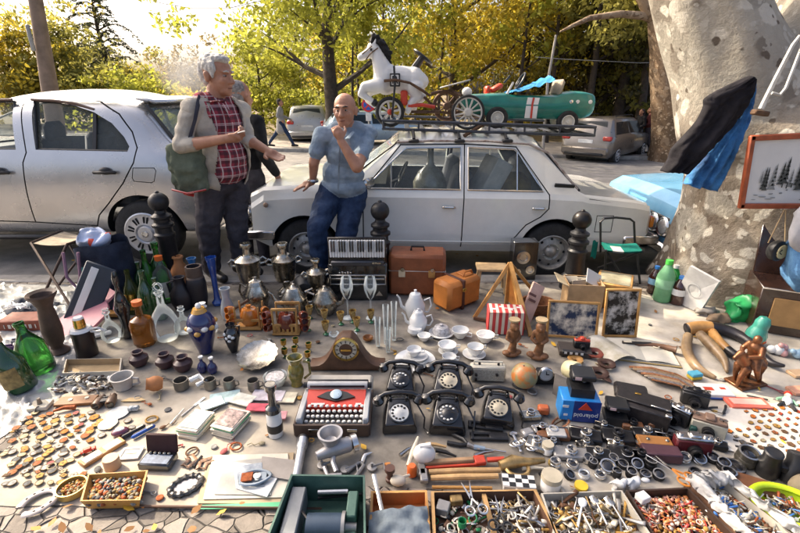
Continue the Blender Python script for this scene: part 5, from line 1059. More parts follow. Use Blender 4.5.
for px,pb,pt,w,lab in ((168,338,283,26,'clear long necked decanter with round stopper'),(207,334,302,22,'clear squat decanter with white knob stopper left of the cobalt urn'),(185,332,306,18,'small clear carafe with square stopper'),(113,340,308,18,'small clear cut glass decanter beside the pink board')):
 t=bottle(lab,px,pb,pt,w,GL_C,DEC,name='decanter');h=up(pb,pt,ZB);r=w/2*mpp(pb);b=MB()
 if px==168:b.tube([(r*.3*cos(a),0,h*.93+r*.3*sin(a)) for a in [k_*pi/6 for k_ in range(12)]],r*.09,0,6,closed=True);b.lathe([(0,h*.74),(r*.28,h*.8),(0,h*.86)],0,12)
 else:b.lathe([(0,h*.76),(r*.22,h*.8),(r*.4,h*.86),(r*.25,h*.92),(r*.34,h*.97),(0,h)],0,14)
 b.build('stopper',CER if px==207 else GL_C,t)
t=bottle('black glass figure bottle shaped like a lady beside the green bottles',129,336,272,15,GL_K,[(0,0),(.75,0),(.9,.04),(.55,.2),(.7,.34),(1,.46),(.6,.62),(.3,.72),(.28,.8),(.42,.84),(.4,.92),(.2,1),(0,1)])
t=lat('jug','dark narrow mouthed clay jug with handle beside the tall black vase','jug',184,308,[(0,0),(.7,0),(1,.28),(.98,.5),(.5,.76),(.42,.9),(.55,1),(.4,1),(.3,.9),(0,.7)],.085,up(308,277,ZB),mat('black_clay',(.018,.015,.018),.4,var=.3),extra=lambda t,r,h:MB().tube([(-r*.45,0,h*.9),(-r*1.1,0,h*.8),(-r*.98,0,h*.5)],.009,0,7).build('handle',MATS['black_clay'],t))
b=lat('vase','tall black vase with brown ringed neck','vase',200,306,[(0,0),(.72,0),(.95,.2),(1,.55),(.9,.72),(.78,.76,1),(.84,.8,1),(.8,.86,1),(.85,.9,1),(.8,1,1),(.65,1,1),(.6,.85),(0,.8)],.075,up(306,266,ZB),[MATS['black_clay'],mat('brown_ring',(.09,.06,.045),.5)])
lat('vase','slender cobalt blue glass vase flaring at top and foot','vase',218,304,[(0,0),(.9,0),(1,.05),(.55,.12),(.45,.3),(.5,.6),(.75,.9),(.95,1),(.8,1),(.5,.7),(0,.2)],.045,up(304,257,ZB),GL_B,12)
lat('vase','small blue vase top showing behind the tall black vase','vase',197,292,[(0,0),(.7,0),(1,.3),(.6,.7),(.5,.85),(.8,1),(.6,1),(.4,.8),(0,.6)],.05,up(292,258,ZB),mat('blue_vase',(.03,.16,.38),.2,coat=1))
lat('vase','frosted grey glass vase with waisted neck beside the cobalt one','vase',229,318,[(0,0),(.8,0),(1,.2),(.85,.45),(.5,.7),(.6,.9),(.75,1),(.65,1),(.4,.7),(.8,.2),(0,.1)],.052,up(318,288,ZB),GL_W)
def urn(t,r,h):
 cyl(t,'lid',YEL,r*.55,r*.4,h*.86,h*.94);b=MB();b.sph((0,0,h*.98),(r*.22,r*.22,r*.24),0,12);b.build('knob',CER,t)
 b=MB()
 for k in range(9):a=-2.6+k*.55;b.sph((r*.93*cos(a),r*.93*sin(a),h*(.56+.05*sin(k*2.3))),(r*.26,r*.26,r*.2),k%2,10)
 b.build('flower_pattern',[YEL,CER],t)
lat('urn','cobalt blue lidded urn with yellow flower glaze','urn',206,351,[(0,0),(.5,0),(.52,.05),(.75,.25),(1,.52),(.98,.66),(.75,.8),(.5,.86),(0,.86)],.088,up(351,305,ZB),COB,extra=urn)
def whiteflow(t,r,h):
 b=MB();[b.sph((r*.8*cos(a),r*.8*sin(a),h*z),(r*.3,r*.3,r*.26),0,8) for a,z in ((-1.5,.66),(-2.0,.58),(-1.1,.6),(-1.6,.5),(-2.4,.7))];b.build('flower_pattern',CER,t)
 b=MB();b.tube([(r*.5,0,h*.9),(r*1.15,0,h*.95),(r*.95,0,h*.55)],.006,0,6);b.build('handle',GL_K,t)
lat('vase','small black vase with raised white flowers','vase',234,351,[(0,0),(.45,0),(.7,.2),(1,.55),(.85,.78),(.5,.88),(.6,1),(.45,1),(.35,.88),(0,.8)],.05,up(351,324,ZB),GL_K,extra=whiteflow)
lat('vase','tall brown wooden vase with flared mouth at the left','vase',59,352,[(0,0),(.75,0),(.8,.03),(.45,.09),(.42,.13),(.62,.2),(.7,.4),(.6,.62),(.5,.78),(.75,.9),(1,.97),(.95,1),(.7,.97),(.4,.8),(0,.7)],.083,up(352,293,ZB),BRV,26)
def therm(t,r,h):
 cyl(t,'collar',CER,r*1.05,r*.9,h*.66,h*.72);cyl(t,'cap',GOLD,r*.55,r*.5,h*.74,h*.95);cyl(t,'lid',CER,r*.5,r*.42,h*.951,h);b=MB();b.tube([(r*.9,0,h*.68),(r*1.9,-.01,h*.74),(r*2.3,0,h*.66),(r*1.5,.01,h*.60),(r*.9,0,h*.62)],.008,0,7);b.build('handle',CER,t)
lat('thermos','black vacuum flask with brass cap and white handle','thermos',88,354,[(0,0),(1,0),(1,.6),(.9,.66),(0,.66)],.062,up(354,317,ZB),mat('black_lacquer',(.02,.013,.012),.35),extra=therm)
# clay pots, small cups
for px,py,lab in ((140,364,'first small brown round pot from the left with ragged rim'),(166,366,'second small brown round pot, between two like it'),(184,369,'third small brown round pot, nearest the blue bottles')):
 lat('clay_pot',lab,'pot',px,py,[(0,0),(.7,0),(1,.35),(.95,.58),(.5,.76),(.62,1),(.5,1),(.38,.8),(0,.6)],.056,.092,BRC,group='small brown clay pots')
for px,py,lab in ((203,371,'first dark blue ceramic flask with white tip'),(213,372,'second dark blue ceramic flask right of its twin')):
 lat('flask',lab,'flask',px,py,[(0,0),(.8,0),(1,.25),(.7,.5),(.3,.65),(.28,.85),(.5,.97,1),(.4,1,1),(0,.95,1)],.031,.105,[COB,CER],group='pair of dark blue flasks')
lat('clay_jar','orange terracotta jar lying on its side, spilling','jar',163,383,[(0,0),(.7,0),(1,.3),(1,.6),(.75,.88),(.8,1),(.62,1),(.5,.8),(0,.3)],.042,.085,TERR,tilt=R(-78),rz=R(25),z=.05)
CUPP=[(0,0),(.85,0),(1,.1),(1,1),(.9,1),(.88,.12),(0,.1)]
def cup_h(m,s=1.0):
 def f(t,r,h):b=MB();b.tube([(r*.95,0,h*.85),(r*1.6,0,h*.8),(r*1.65,0,h*.4),(r*.95,0,h*.22)],r*.12*s,0,7);b.build('handle',m,t)
 return f
for px,py,lab in ((211,388,'first dark metal beaker in the row below the blue flasks'),(230,388,'second dark metal beaker in the row, left of the silver dish'),(254,389,'third dark metal beaker in front of the silver dish')):
 lat('beaker',lab,'cup',px,py,CUPP,.033,.062,PEW,extra=cup_h(PEW),group='dark metal beakers')
lat('cup','grey pewter cup with ring handle beside the terracotta jar','cup',182,388,CUPP,.04,.058,PEW,extra=cup_h(PEW),rz=R(60))
lat('pot','white enamel pot full of trinkets behind the badge rows','pot',124,387,[(0,0),(.8,0),(1,.9),(1.1,1),(.95,1),(.85,.4),(0,.35)],.058,.075,mat('grey_enamel',(.42,.40,.37),.4,var=.2),extra=cup_h(MATS['grey_enamel']))
b=MB();b.tube([(-.045,0,.04),(0,.02,.055),(.045,0,.04),(0,-.02,.02)],.016,0,8);one(b,'paper_wedge',CER,'white folded paper wedge left of the metal beakers','paper',G(199,386,.01),s=1.0)
b=MB();b.lathe([(0,0),(.5,0),(.9,.012),(1,.022),(1.0,.026),(.86,.018),(.5,.008),(0,.006)],0,48);vv=b.v;b.v=[Vector((v.x*.125*(1+(.035*cos(16*atan2(v.y,v.x)) if v.length>.93 else 0)),v.y*.125*(1+(.035*cos(16*atan2(v.y,v.x)) if v.length>.93 else 0)),v.z*1.3)) for v in vv];one(b,'silver_dish',SILV_,'large oval silver dish with wavy rim propped beside the black vase','dish',G(258,358,.035),rot=(R(14),0,0))
t=thing('glass_dish','shallow glass dish with white pattern left of the green jug','dish',G(276,384,ZB));b=MB();b.lathe([(0,0),(.045,0),(.066,.04),(.068,.06),(.064,.06),(.05,.01),(0,.008)],0,28);b.build('bowl',GL_C,t);b=MB();b.lathe([(0,.05),(.056,.05),(.052,.056),(0,.06)],0,24);b.build('lid',mat('lace_white',(.5,.48,.47),.3,var=.5,sc=60),t)
GREENG=mat('green_majolica',(.05,.10,.02),.2,coat=1,var=.5,sc=14,col2=(.30,.22,.04))
lat('jug','green and gold majolica jug left of the typewriter','jug',297,384,[(0,0),(.7,0),(.6,.1),(.95,.4),(.9,.6),(.65,.78),(.95,1),(.8,1),(.5,.8),(0,.6)],.05,up(384,357,ZB),GREENG,extra=cup_h(GREENG,1.2))
rng=rnds(4)
for px,py,lab in ((284,348,'tiny green and gold goblet at the back left of its set'),(285,357,'tiny green and gold goblet at the front left of its set'),(296,346,'tiny green and gold goblet, back middle of its set'),(295,355,'tiny green and gold goblet, front middle of its set'),(309,351,'tiny green and gold goblet, back right beside the clock'),(308,360,'tiny green and gold goblet, front right beside the clock')):
 lat('goblet',lab,'goblet',px,py,[(0,0),(.8,0),(.75,.06),(.3,.15),(.35,.3),(.9,.45,0),(1,.8,1),(1,1,1),(.9,1,1),(.8,.5),(0,.4)],.02,.062,[mat('green_goblet',(.03,.09,.02),.2,coat=1),GOLD],14,group='tiny green and gold goblets')
GOB=[(0,0),(.95,0),(.9,.03),(.15,.08),(.13,.42),(.5,.5),(.9,.66),(1,.9),(.92,1),(.86,.98),(.8,.68),(0,.54)]
LIQ=[mat('green_stem_glass',(.02,.20,.05),.1,trans=.3,coat=1),mat('ruby_gold_glass',(.30,.03,.02),.12,coat=1,var=.8,sc=70,col2=(.62,.42,.12))]
LN=['at the far left','second from left, behind','second from left, in front','third','next to the crystal stand','fourth, farther back','at the right end, in front','at the right end, behind','half hidden behind the tricorn mat']
for k,(px,py) in enumerate(((308,330),(325,322),(326,334),(341,324),(310,318),(353,322),(371,322),(357,330))):
 lat('liqueur_glass','ruby and green liqueur glass, '+LN[k]+' of its gilded group','glass',px,py,[(0,0),(.8,0),(.75,.03),(.3,.1),(.28,.24),(.6,.36,1),(.9,.7,1),(1,1,1),(.92,1,1),(.6,.45,1),(0,.36,1)],.028,.098,LIQ,16,group='painted ruby liqueur glasses')
for px,lab in ((348,'left brandy balloon glass in front of the accordion'),(371,'right brandy balloon glass in front of the accordion')):
 lat('brandy_glass',lab,'glass',px,318,[(0,0),(.8,0),(.75,.02),(.1,.05),(.09,.45),(.5,.52),(.95,.7),(1,.82),(.75,1),(.7,1),(.92,.8),(0,.55)],.048,up(318,277,ZB),GL_C,20,group='brandy balloon glasses')
for px,py,pt,lab in ((386,344,305,'tall clear cut glass vase left of its pair'),(394,340,302,'tall clear cut glass vase touching the coffee set'),(378,346,318,'short clear tumbler in front of the tall vases'),(388,352,328,'clear shot glass with amber drops in front of the tall vases')):
 lat('glass_vase',lab,'glass',px,py,[(0,0),(.6,0),(.65,.05),(.75,.5),(1,1),(.92,1),(.62,.12),(0,.1)],.022,up(py,pt,ZB),GL_C,14)
for px,py,lab in ((334,336,'low crystal stand among the liqueur glasses'),(352,337,'round crystal ashtray behind the mantel clock'),(368,340,'small amber glass saucer behind the mantel clock')):
 lat('crystal_dish',lab,'dish',px,py,[(0,0),(.6,0),(1,.5),(1,1),(.85,1),(.5,.3),(0,.3)],.036,.025,GL_C if px<360 else GL_A,12)
# ---------------- samovars and silver pots
def samovar(label,px,py,pt,r):
 h=up(py,pt,ZB);t=thing('samovar',label,'samovar',G(px,py,ZB),R(20),'silver samovars');b=MB()
 b.box((0,0,.012),(r*1.5,r*1.5,.02),0,.005);b.lathe([(r*.7,.022),(r*.65,.04),(r*.3,.07),(r*.3,.1),(r*.55,.15),(r*.78,.3*h),(r*.95,.52*h),(r,.66*h),(r*1.04,.68*h),(r*1.04,.70*h),(r*.9,.72*h),(r*.55,.77*h),(r*.5,.79*h),(0,.79*h)],0,32);b.build('body',SILV_,t)
 b=MB();b.lathe([(r*.3,.79*h),(r*.28,.9*h),(r*.45,.93*h),(r*.48,.97*h),(r*.42,h),(r*.3,h),(r*.25,.9*h),(0,.85*h)],0,24);b.build('crown',SILV_,t)
 for s_ in (-1,1):b=MB();b.tube([(s_*r*.92,0,.6*h),(s_*r*1.35,0,.62*h),(s_*r*1.45,0,.67*h),(s_*r*1.2,0,.72*h),(s_*r*.95,0,.69*h)],.010,0,8);b.build('handle',SILV_,t)
 b=MB();b.tube([(0,-r*.7,.24*h),(0,-r*1.2,.24*h),(0,-r*1.35,.22*h),(0,-r*1.36,.17*h)],[.014,.013,.012,.011],0,8);b.tube([(0,-r*1.15,.24*h),(0,-r*1.15,.31*h)],.007,0,6);b.box((0,-r*1.15,.33*h),(.05,.012,.03),0,.005);b.build('tap',SILV_,t);return t
samovar('silver samovar standing leftmost under the standing man',252,296,243,.10);samovar('silver samovar in the middle in front of the white saloon front wheel',287,294,243,.10);samovar('smaller tarnished samovar beside the accordion',318,300,259,.08)
def pot(label,px,py,pt,w,m=SILV_,spout=True,rz=0,name='teapot',cat='teapot',grp=None,z=ZB,hasH=True):
 h=up(py,pt,z);r=w/2*mpp(py);t=thing(name,label,cat,G(px,py,z),rz,grp);b=MB()
 b.lathe([(0,0),(r*.7,0),(r*.72,.02*h),(r,.3*h),(r*.98,.5*h),(r*.62,.72*h),(r*.6,.75*h),(0,.75*h)],0,26);b.build('body',m,t)
 b=MB();b.lathe([(r*.62,.755*h),(r*.5,.85*h),(r*.15,.9*h),(r*.1,.93*h),(r*.16,.97*h),(0,h)],0,20);b.build('lid',m,t)
 if spout:b=MB();b.tube([(-r*.85,0,.3*h),(-r*1.35,0,.42*h),(-r*1.55,0,.7*h),(-r*1.8,0,.8*h)],[r*.22,r*.16,r*.1,r*.09],0,8);b.build('spout',m,t)
 if hasH:b=MB();b.tube([(r*.85,0,.62*h),(r*1.4,0,.7*h),(r*1.6,0,.45*h),(r*1.3,0,.22*h),(r*.9,0,.22*h)],r*.09,0,8);b.build('handle',m,t)
 return t
pot('round silver lidded pot with long dark handle left of the middle samovar',258,308,276,25,rz=R(160),spout=False);pot('squat silver teapot with upright knob behind the wooden drink stand',295,310,283,26,rz=R(20));pot('silver teapot with lid in front of the small samovar',326,312,285,26,rz=R(170));
b=MB();b.tube([(-.09,0,.0),(.06,0,.10)],[.008,.012],0,8);one(b,'turned_peg',WOODD,'dark turned handle sticking up beside the frosted vase','handle',G(242,312,.07))
# orange barrel and wicker drink stand
def stand(label,px,py,barrel):
 t=thing('drink_stand',label,'drink set',G(px,py,ZB));s=.135;b=MB()
 for x in (-1,1):
  for y in (-.5,.5):b.box((x*s*.62,y*s*.8,s*.75),(.012,.012,s*1.5 if not barrel else s*1.15),0,.003)
 for z in (.10,.55)+((1.45,) if not barrel else ()):b.box((0,-s*.4,s*z),(s*1.3,.014,.022),0,.004);b.box((0,s*.4,s*z),(s*1.3,.014,.022),0,.004)
 b.box((0,0,.008),(s*1.4,s,.014),0,.003)
 if not barrel:[b.box((s*(-.55+.22*k),-s*.42,s*.32),(.016,.012,s*.55),0,.003) for k in range(6)]
 b.build('rack',WOODO,t)
 b=MB();b.lathe([(0,.02),(s*.36,.02),(s*.5,s*.4),(s*.5,s*.75),(s*.36,s*1.05),(s*.12,s*1.1),(s*.1,s*1.22),(s*.15,s*1.25),(0,s*1.27)],0,20);b.build('flagon',mat('orange_glaze',(.46,.15,.02),.2,coat=1,var=.3) if barrel else mat('ruby_brown_glass',(.16,.03,.015),.12,coat=1),t)
 for x in (-1,1):
  for z in (.3,.7,1.05):c=MB();c.lathe([(0,0),(.024,0),(.03,.03),(.026,.052),(.021,.052),(.02,.01),(0,.01)],0,14,(x*s*.82,-s*.1,s*z),(R(78),0,x*R(35)));c.build('hanging_cup',MATS['orange_glaze'] if barrel else MATS['ruby_brown_glass'],t)
stand('orange glazed barrel flagon with cups hung around its wooden rack',251,326,True);stand('wooden fenced stand with ruby flagon and hanging cups',288,331,False)
# ---------------- accordion
t=thing('accordion','black accordion standing with its white keyboard up','accordion',G(359,298,ZB));M_=mpp(298);w=57*M_;h=up(298,238);WK=mat('white_keys',(.70,.69,.66),.3);BLK=mat('black_gloss',(.012,.012,.013),.15,coat=1)
b=MB();b.box((0,.06,h*.30),(w,.20,h*.6),0,.012);b.box((0,.05,h*.68),(w*.98,.14,h*.3),0,.02);b.build('body',BLK,t)
b=MB();n=21;kw=w*.92/n
for i in range(n):b.box((-w*.46+kw*(i+.5),-.025,h*.84),(kw*.9,.022,h*.27),0,.003)
b.build('white_keys',WK,t);b=MB()
for i in range(n):
 if i%7 not in (2,6):b.box((-w*.46+kw*(i+1),-.041,h*.885),(kw*.55,.016,h*.17),0,.002)
b.build('black_keys',BLK,t);b=MB();b.box((0,-.03,h*.845),(w*.97,.012,h*.34),0,.004);o=b.build('key_bed',BLK,t);o.location.y=.022
b=MB();b.box((0,-.025,h*.6),(w*.9,.03,h*.1),0,.012);b.box((w*.32,-.042,h*.62),(w*.14,.006,h*.03),1);b.build('grille',[mat('dark_grey_metal',(.07,.07,.075),.3,.6),SILV_],t)
b=MB();[b.box(c,d,0,.002) for c,d in (((0,-.045,h*.42),(w*.95,.008,h*.02)),((0,-.045,h*.27),(w*.95,.008,h*.02)),((-w*.47,-.045,h*.345),(w*.02,.008,h*.17)),((w*.47,-.045,h*.345),(w*.02,.008,h*.17)),((0,-.045,h*.36),(w*.9,.006,h*.03)))];b.build('chrome_frame',CHR,t)
b=MB();[b.box((-w*.3+k_*.022,-.044,h*.46),(.013,.006,.014+.008*(k_%2)),0,.002) for k_ in range(5)];b.build('script_badge',CHR,t);b=MB();b.prism([(w*.30,h*.08),(w*.42,h*.08),(w*.36,h*.16)],-.046,-.04,0,'y');b.build('emblem',CHR,t)
# black round headlamp under the saloon bonnet
t=thing('old_headlamp','loose black round headlamp in the shade under the white saloon nose','lamp',G(306,288,.12));b=MB();b.lathe([(0,.06),(.06,.05),(.105,0),(.115,-.02),(.10,-.03),(.09,-.015),(0,-.005)],0,28,r=(pi/2,0,0));b.build('shell',BLKP,t);b=MB();b.sph((0,-.012,0),(.085,.02,.085),0,18);b.build('glass',LENS,t)
# ---------------- bags and things at the far left
t=thing('tote_bag','dark navy and teal cloth tote bag stuffed full beside the stool','bag',G(117,306));NAVYC=cloth('navy_cloth',(.012,.016,.03),(.03,.04,.065),.016,6);TEAL=cloth('teal_cloth',(.03,.16,.18),(.06,.26,.28),.016,6)
hB=up(306,243);wB=46*mpp(306);b=MB();b.grid(lambda u,v:(wB/2*(abs(cos(6.283*u))**.7)*math.copysign(1,cos(6.283*u))*(1.08-.12*v),.13*(abs(sin(6.283*u))**.7)*math.copysign(1,sin(6.283*u)),hB*v*(1+.05*sin(9*u))) ,44,20);b.v=[v+Vector((noise.noise(v*8),noise.noise(v*8+Vector((3,1,4))),noise.noise(v*7)))*.026 for v in b.v];b.m=[1 if ((i%44)/44>.5 and (i%44)/44<.68 and (i//44)<14) else 0 for i in range(len(b.f))];b.build('sack',[NAVYC,TEAL],t,sharp=None,fix=False)
b=MB();[b.tube([(x-.06,-.14,hB*.95),(x-.06,-.17,hB*.6),(x,-.18,hB*.45),(x+.04,-.17,hB*.6),(x+.05,-.14,hB*.95)],.011,0,6) for x in (-.14,)];b.build('strap',cloth('mauve_strap',(.25,.15,.2)),t)
b=MB();b.sph((0,0,0),(.15,.09,.075),0,26);b.v=[v+Vector((noise.noise(v*14),noise.noise(v*14+Vector((5,5,5))),noise.noise(v*15)))*.045 for v in b.v];b.m=[1 if noise.noise(Vector(b.v[f[0]])*9+Vector((2,0,1)))>.22 else 0 for f in b.f];one(b,'carrier_bag',[mat('pale_blue_plastic',(.42,.48,.62),.3,var=.3),mat('red_print',(.55,.06,.03),.35)],'crumpled pale blue and red plastic carrier bag on top of the tote','bag',G(115,306)+Vector((-.05,.02,hB+.03)),rz=R(-20),sharp=None)
b=MB();b.box((0,0,0),(.20,.02,.56),0,.008);b.box((-.03,-.012,0),(.05,.006,.5),1,.002);one(b,'drawing_board',[mat('slate_board',(.03,.04,.055),.5),CER],'dark board with pale edge leaning against the left of the tote bag','board',G(88,300,.20),rot=(R(-8),R(28),R(10)))
t=thing('cutting_board','pink cutting board with handle leaning on the wares at the left','board',G(79,322,.075),rot=(R(30),R(8),R(-32)));b=MB();pl=[(.15*cos(a)+.02*cos(2*a),.20*sin(a)) for a in [2*pi*k_/28 for k_ in range(28)]];b.prism([(-.15,-.19),(.15,-.19),(.165,-.12),(.15,.12),(.10,.19),(.05,.21),(.045,.30),(-.045,.30),(-.05,.21),(-.10,.19),(-.15,.12),(-.165,-.12)],-.01,.01);b.build('board',mat('pink_plastic',(.60,.24,.26),.45,var=.12),t)
b=MB();b.grid(lambda u,v:(.34*(u-.5),.22*(v-.5),.06*sin(pi*u)*sin(pi*v)+.05*noise.noise((u*5,v*4,7))*sin(pi*u)*sin(pi*v)),26,18);one(b,'cloth_bag',NAVYC,'limp black cloth bag lying behind the red box','bag',G(30,308,.02),sharp=None)
rng=rnds(12);b=MB();pts=[(.10*sin(k_*1.7)+.02*rng.random(),.06*cos(k_*2.3),.012+.02*rng.random()) for k_ in range(26)];sm_p=[]
for a,c in zip(pts,pts[1:]):sm_p+=[Vector(a).lerp(Vector(c),f) for f in (0,.5)]
b.tube(sm_p,.005,0,5);one(b,'cable',CER,'tangled white cable lying on the black cloth bag','cable',G(20,308,.07))
t=thing('wooden_box','flat red brown wooden box with stencilled letters','box',G(29,326,ZB),R(4));b=MB();b.box((0,0,.04),(.30,.16,.08),0,.006);b.build('case',mat('red_brown_wood',(.22,.06,.03),.6,var=.3),t)
for k_ in range(7):b=MB();b.box((-.10+.035*k_,-.083,.04),(.02 if k_%3 else .006,.004,.03),0,.001);b.build('stencil_mark',PAPER,t)
b=MB();b.box((0,0,.03),(.3,.08,.03),0,.008,(0,0,0));one(b,'wood_plank',WOODO,'orange wooden board lying under the denim tote','board',G(104,317,.0))
rng=rnds(33)
for k_,(px,py,c,lab) in enumerate([(8,350,(.06,.02,.08),'dark purple pen case by the left bottles'),(18,343,(.1,.1,.12),'grey metal tin behind the dark corked bottle'),(50,340,(.08,.06,.05),'small dark iron clamp beside the brown vase'),(62,333,(.45,.42,.36),'ivory bobbin left of the pink board'),(35,340,(.3,.3,.28),'small steel bolt behind the green bottle'),(102,336,(.7,.7,.68),'folded white napkin beside the flask'),(4,372,(.4,.16,.04),'orange pencil box at the left edge')]):
 b=MB();L_=(.10,.07,.06,.05,.06,.12,.12)[k_];b.box((0,0,.014),(L_,.035,.028),0,.008);b.tube([(-L_*.4,0,.03),(L_*.3,.01,.034)],.007,0,6);one(b,'small_case' if k_!=5 else 'napkin',mat('trinket%d'%k_,c,.5,var=.3),lab,'trinket',G(px,py,.01),rz=rng.uniform(-.8,.8))
# ================================================================ middle of the market
BLKM=mat('black_metal',(.018,.018,.02),.35,.4,var=.3)
BAKE=mat('bakelite',(.013,.012,.012),.16,coat=.6,var=.3);DIALW=mat('dial_white',(.55,.55,.53),.35);DIALC=mat('dial_cream',(.50,.44,.32),.4)
REDT=mat('typewriter_red',(.58,.05,.028),.35,var=.1,coat=.2);GREYT=mat('typewriter_grey',(.36,.37,.37),.4,var=.12);KEYW=mat('key_white',(.66,.65,.60),.35);BRCASE=mat('brown_case',(.065,.04,.028),.5,var=.25)
def bx(name,label,cat,px,py,d,m,rz=0,b=.006,group=None,z=ZB,rot=None,extra=None):
 """a box standing with its middle over px, py; extra(thing, d) adds parts"""
 q=MB();q.box((0,0,d[2]/2),d,0,b)
 if extra is None:return one(q,name,m,label,cat,G(px,py,z),rz,group,rot)
 t=thing(name,label,cat,G(px,py,z),rz,group,rot);q.build('case',m,t);extra(t,d);return t
def part(par,name,m,*boxes,loc=None,rot=None):
 q=MB()
 for c,d in boxes:q.box(c,d,0,min(.005,min(d)*.2))
 return q.build(name,m,par,loc=loc,rot=rot)
# mantel clock
t=thing('mantel_clock','dark wooden napoleon hat mantel clock behind the red typewriter','clock',G(348,366,ZB));w=74*mpp(366);hc=up(366,334)
pl=[(-w/2,0),(w/2,0),(w/2,.03)]+[(w*.5*(1-k/8),.03+(hc-.03)*(.5-.5*cos(pi*min(1,(k/8)**1.8*1.25)))) for k in range(1,8)]+[(0,hc)];pl+=[(-x,z) for x,z in reversed(pl[2:-1])]
q=MB();q.prism(pl,-.05,.05,0,'y');o=q.build('case',WOODD,t);bevel(o,.006,2,40);smooth_all(o,40)
rD=.068;q=MB();q.lathe([(rD*1.15,0),(rD*1.15,.012),(rD,.018),(rD*.95,.006),(0,.006)],0,36,(0,-.05,hc-rD*1.1),(pi/2,0,0));q.build('bezel',GOLD,t)
q=MB();q.lathe([(rD*.95,.008),(rD*.6,.010),(rD*.6,.0101)],0,36,(0,-.05,hc-rD*1.1),(pi/2,0,0));q.lathe([(rD*.6,.0095),(0,.009)],1,30,(0,-.05,hc-rD*1.1),(pi/2,0,0));[q.box((rD*.78*sin(k*pi/6),-.0615,hc-rD*1.1+rD*.78*cos(k*pi/6)),(.005,.002,.016),2,0,(0,k*pi/6,0)) for k in range(12)];q.box((0,-.062,hc-rD*1.15),(rD*.9,.003,.012),3);q.build('dial',[IVORY,mat('brown_dial',(.10,.05,.03),.4),BLKP,GOLD],t)
# typewriter
t=thing('typewriter','red portable typewriter in its open brown case','typewriter',G(336,417,ZB));w=.365;d=.26
part(t,'case',BRCASE,((0,-d/2-.01,.035),(w,.012,.07)),((-w/2,0,.035),(.012,d+.02,.07)),((w/2,0,.035),(.012,d+.02,.07)),((0,0,.006),(w,d,.012)))
q=MB();[q.box((x,-d/2-.018,.04),(.05,.006,.018),0,.002) for x in (-.09,.10)];q.build('latch',SILV_,t)
q=MB();q.box((0,.20,.03),(w,.16,.05),0,.015);q.build('lid',mat('cream_lid',(.46,.43,.37),.6,var=.15),t,rot=(R(6),0,0));q=MB();q.tube([(-.10,.19,.085),(.14,.18,.08)],[.006,.009],0,8);q.build('brush',mat('red_brush',(.25,.06,.04),.5),t)
part(t,'side_panel',GREYT,((-w*.45,.0,.05),(.03,d*.94,.08)),((w*.45,0,.05),(.03,d*.94,.08)),((0,-d*.45,.025),(w*.9,.02,.035)))
q=MB();q.prism([(-d*.05,.075),(d*.36,.105),(d*.36,.06),(-d*.05,.05)],-w*.42,w*.42,0,'x');q.build('red_cover',REDT,t)
q=MB();q.prism([(-.10,0),(0,-.028),(.10,0),(.055,.03),(0,.045),(-.055,.03)],.0,.006,0,c=(0,d*.16,.093),r=(R(16),0,0));q.lathe([(.02,.006),(.03,.012),(.018,.016),(0,.01)],1,18,(0,d*.2,.098),(R(16),0,0));q.build('type_basket',[BLKP,mat('pale_blue_metal',(.35,.45,.52),.3,.5)],t)
q=MB();[q.box((x,d*.0,.0835),(ww,.010,.002),0,0,(R(16),0,0)) for x,ww in ((-.09,.07),(.12,.03))];q.build('name_strip',KEYW,t)
q=MB()
for r_ in range(4):
 n=(11,12,11,10)[r_]
 for k in range(n):q.box((-.135+.27*k/(n-1)+(.006 if r_%2 else 0),-d*.36+r_*.026,.05+.011*r_),(.018,.016,.012),0,.004)
q.build('keys',KEYW,t)
q=MB();q.box((0,-d*.22,.04),(w*.82,.13,.015),0,.004);q.build('key_well',BLKP,t)
q=MB();q.tube([(-w*.44,d*.45,.115),(w*.44,d*.45,.115)],.021,0,16);q.build('platen',mat('roller_grey',(.40,.40,.40),.4),t);q=MB();[q.tube([(x*w*.44,d*.45,.115),(x*w*.5,d*.45,.115)],.016,0,12) for x in (-1,1)];q.box((0,d*.38,.12),(w*.8,.008,.012),0,.002);q.box((0,d*.53,.12),(w*.9,.012,.03),0,.003);q.build('carriage',BLKM,t)
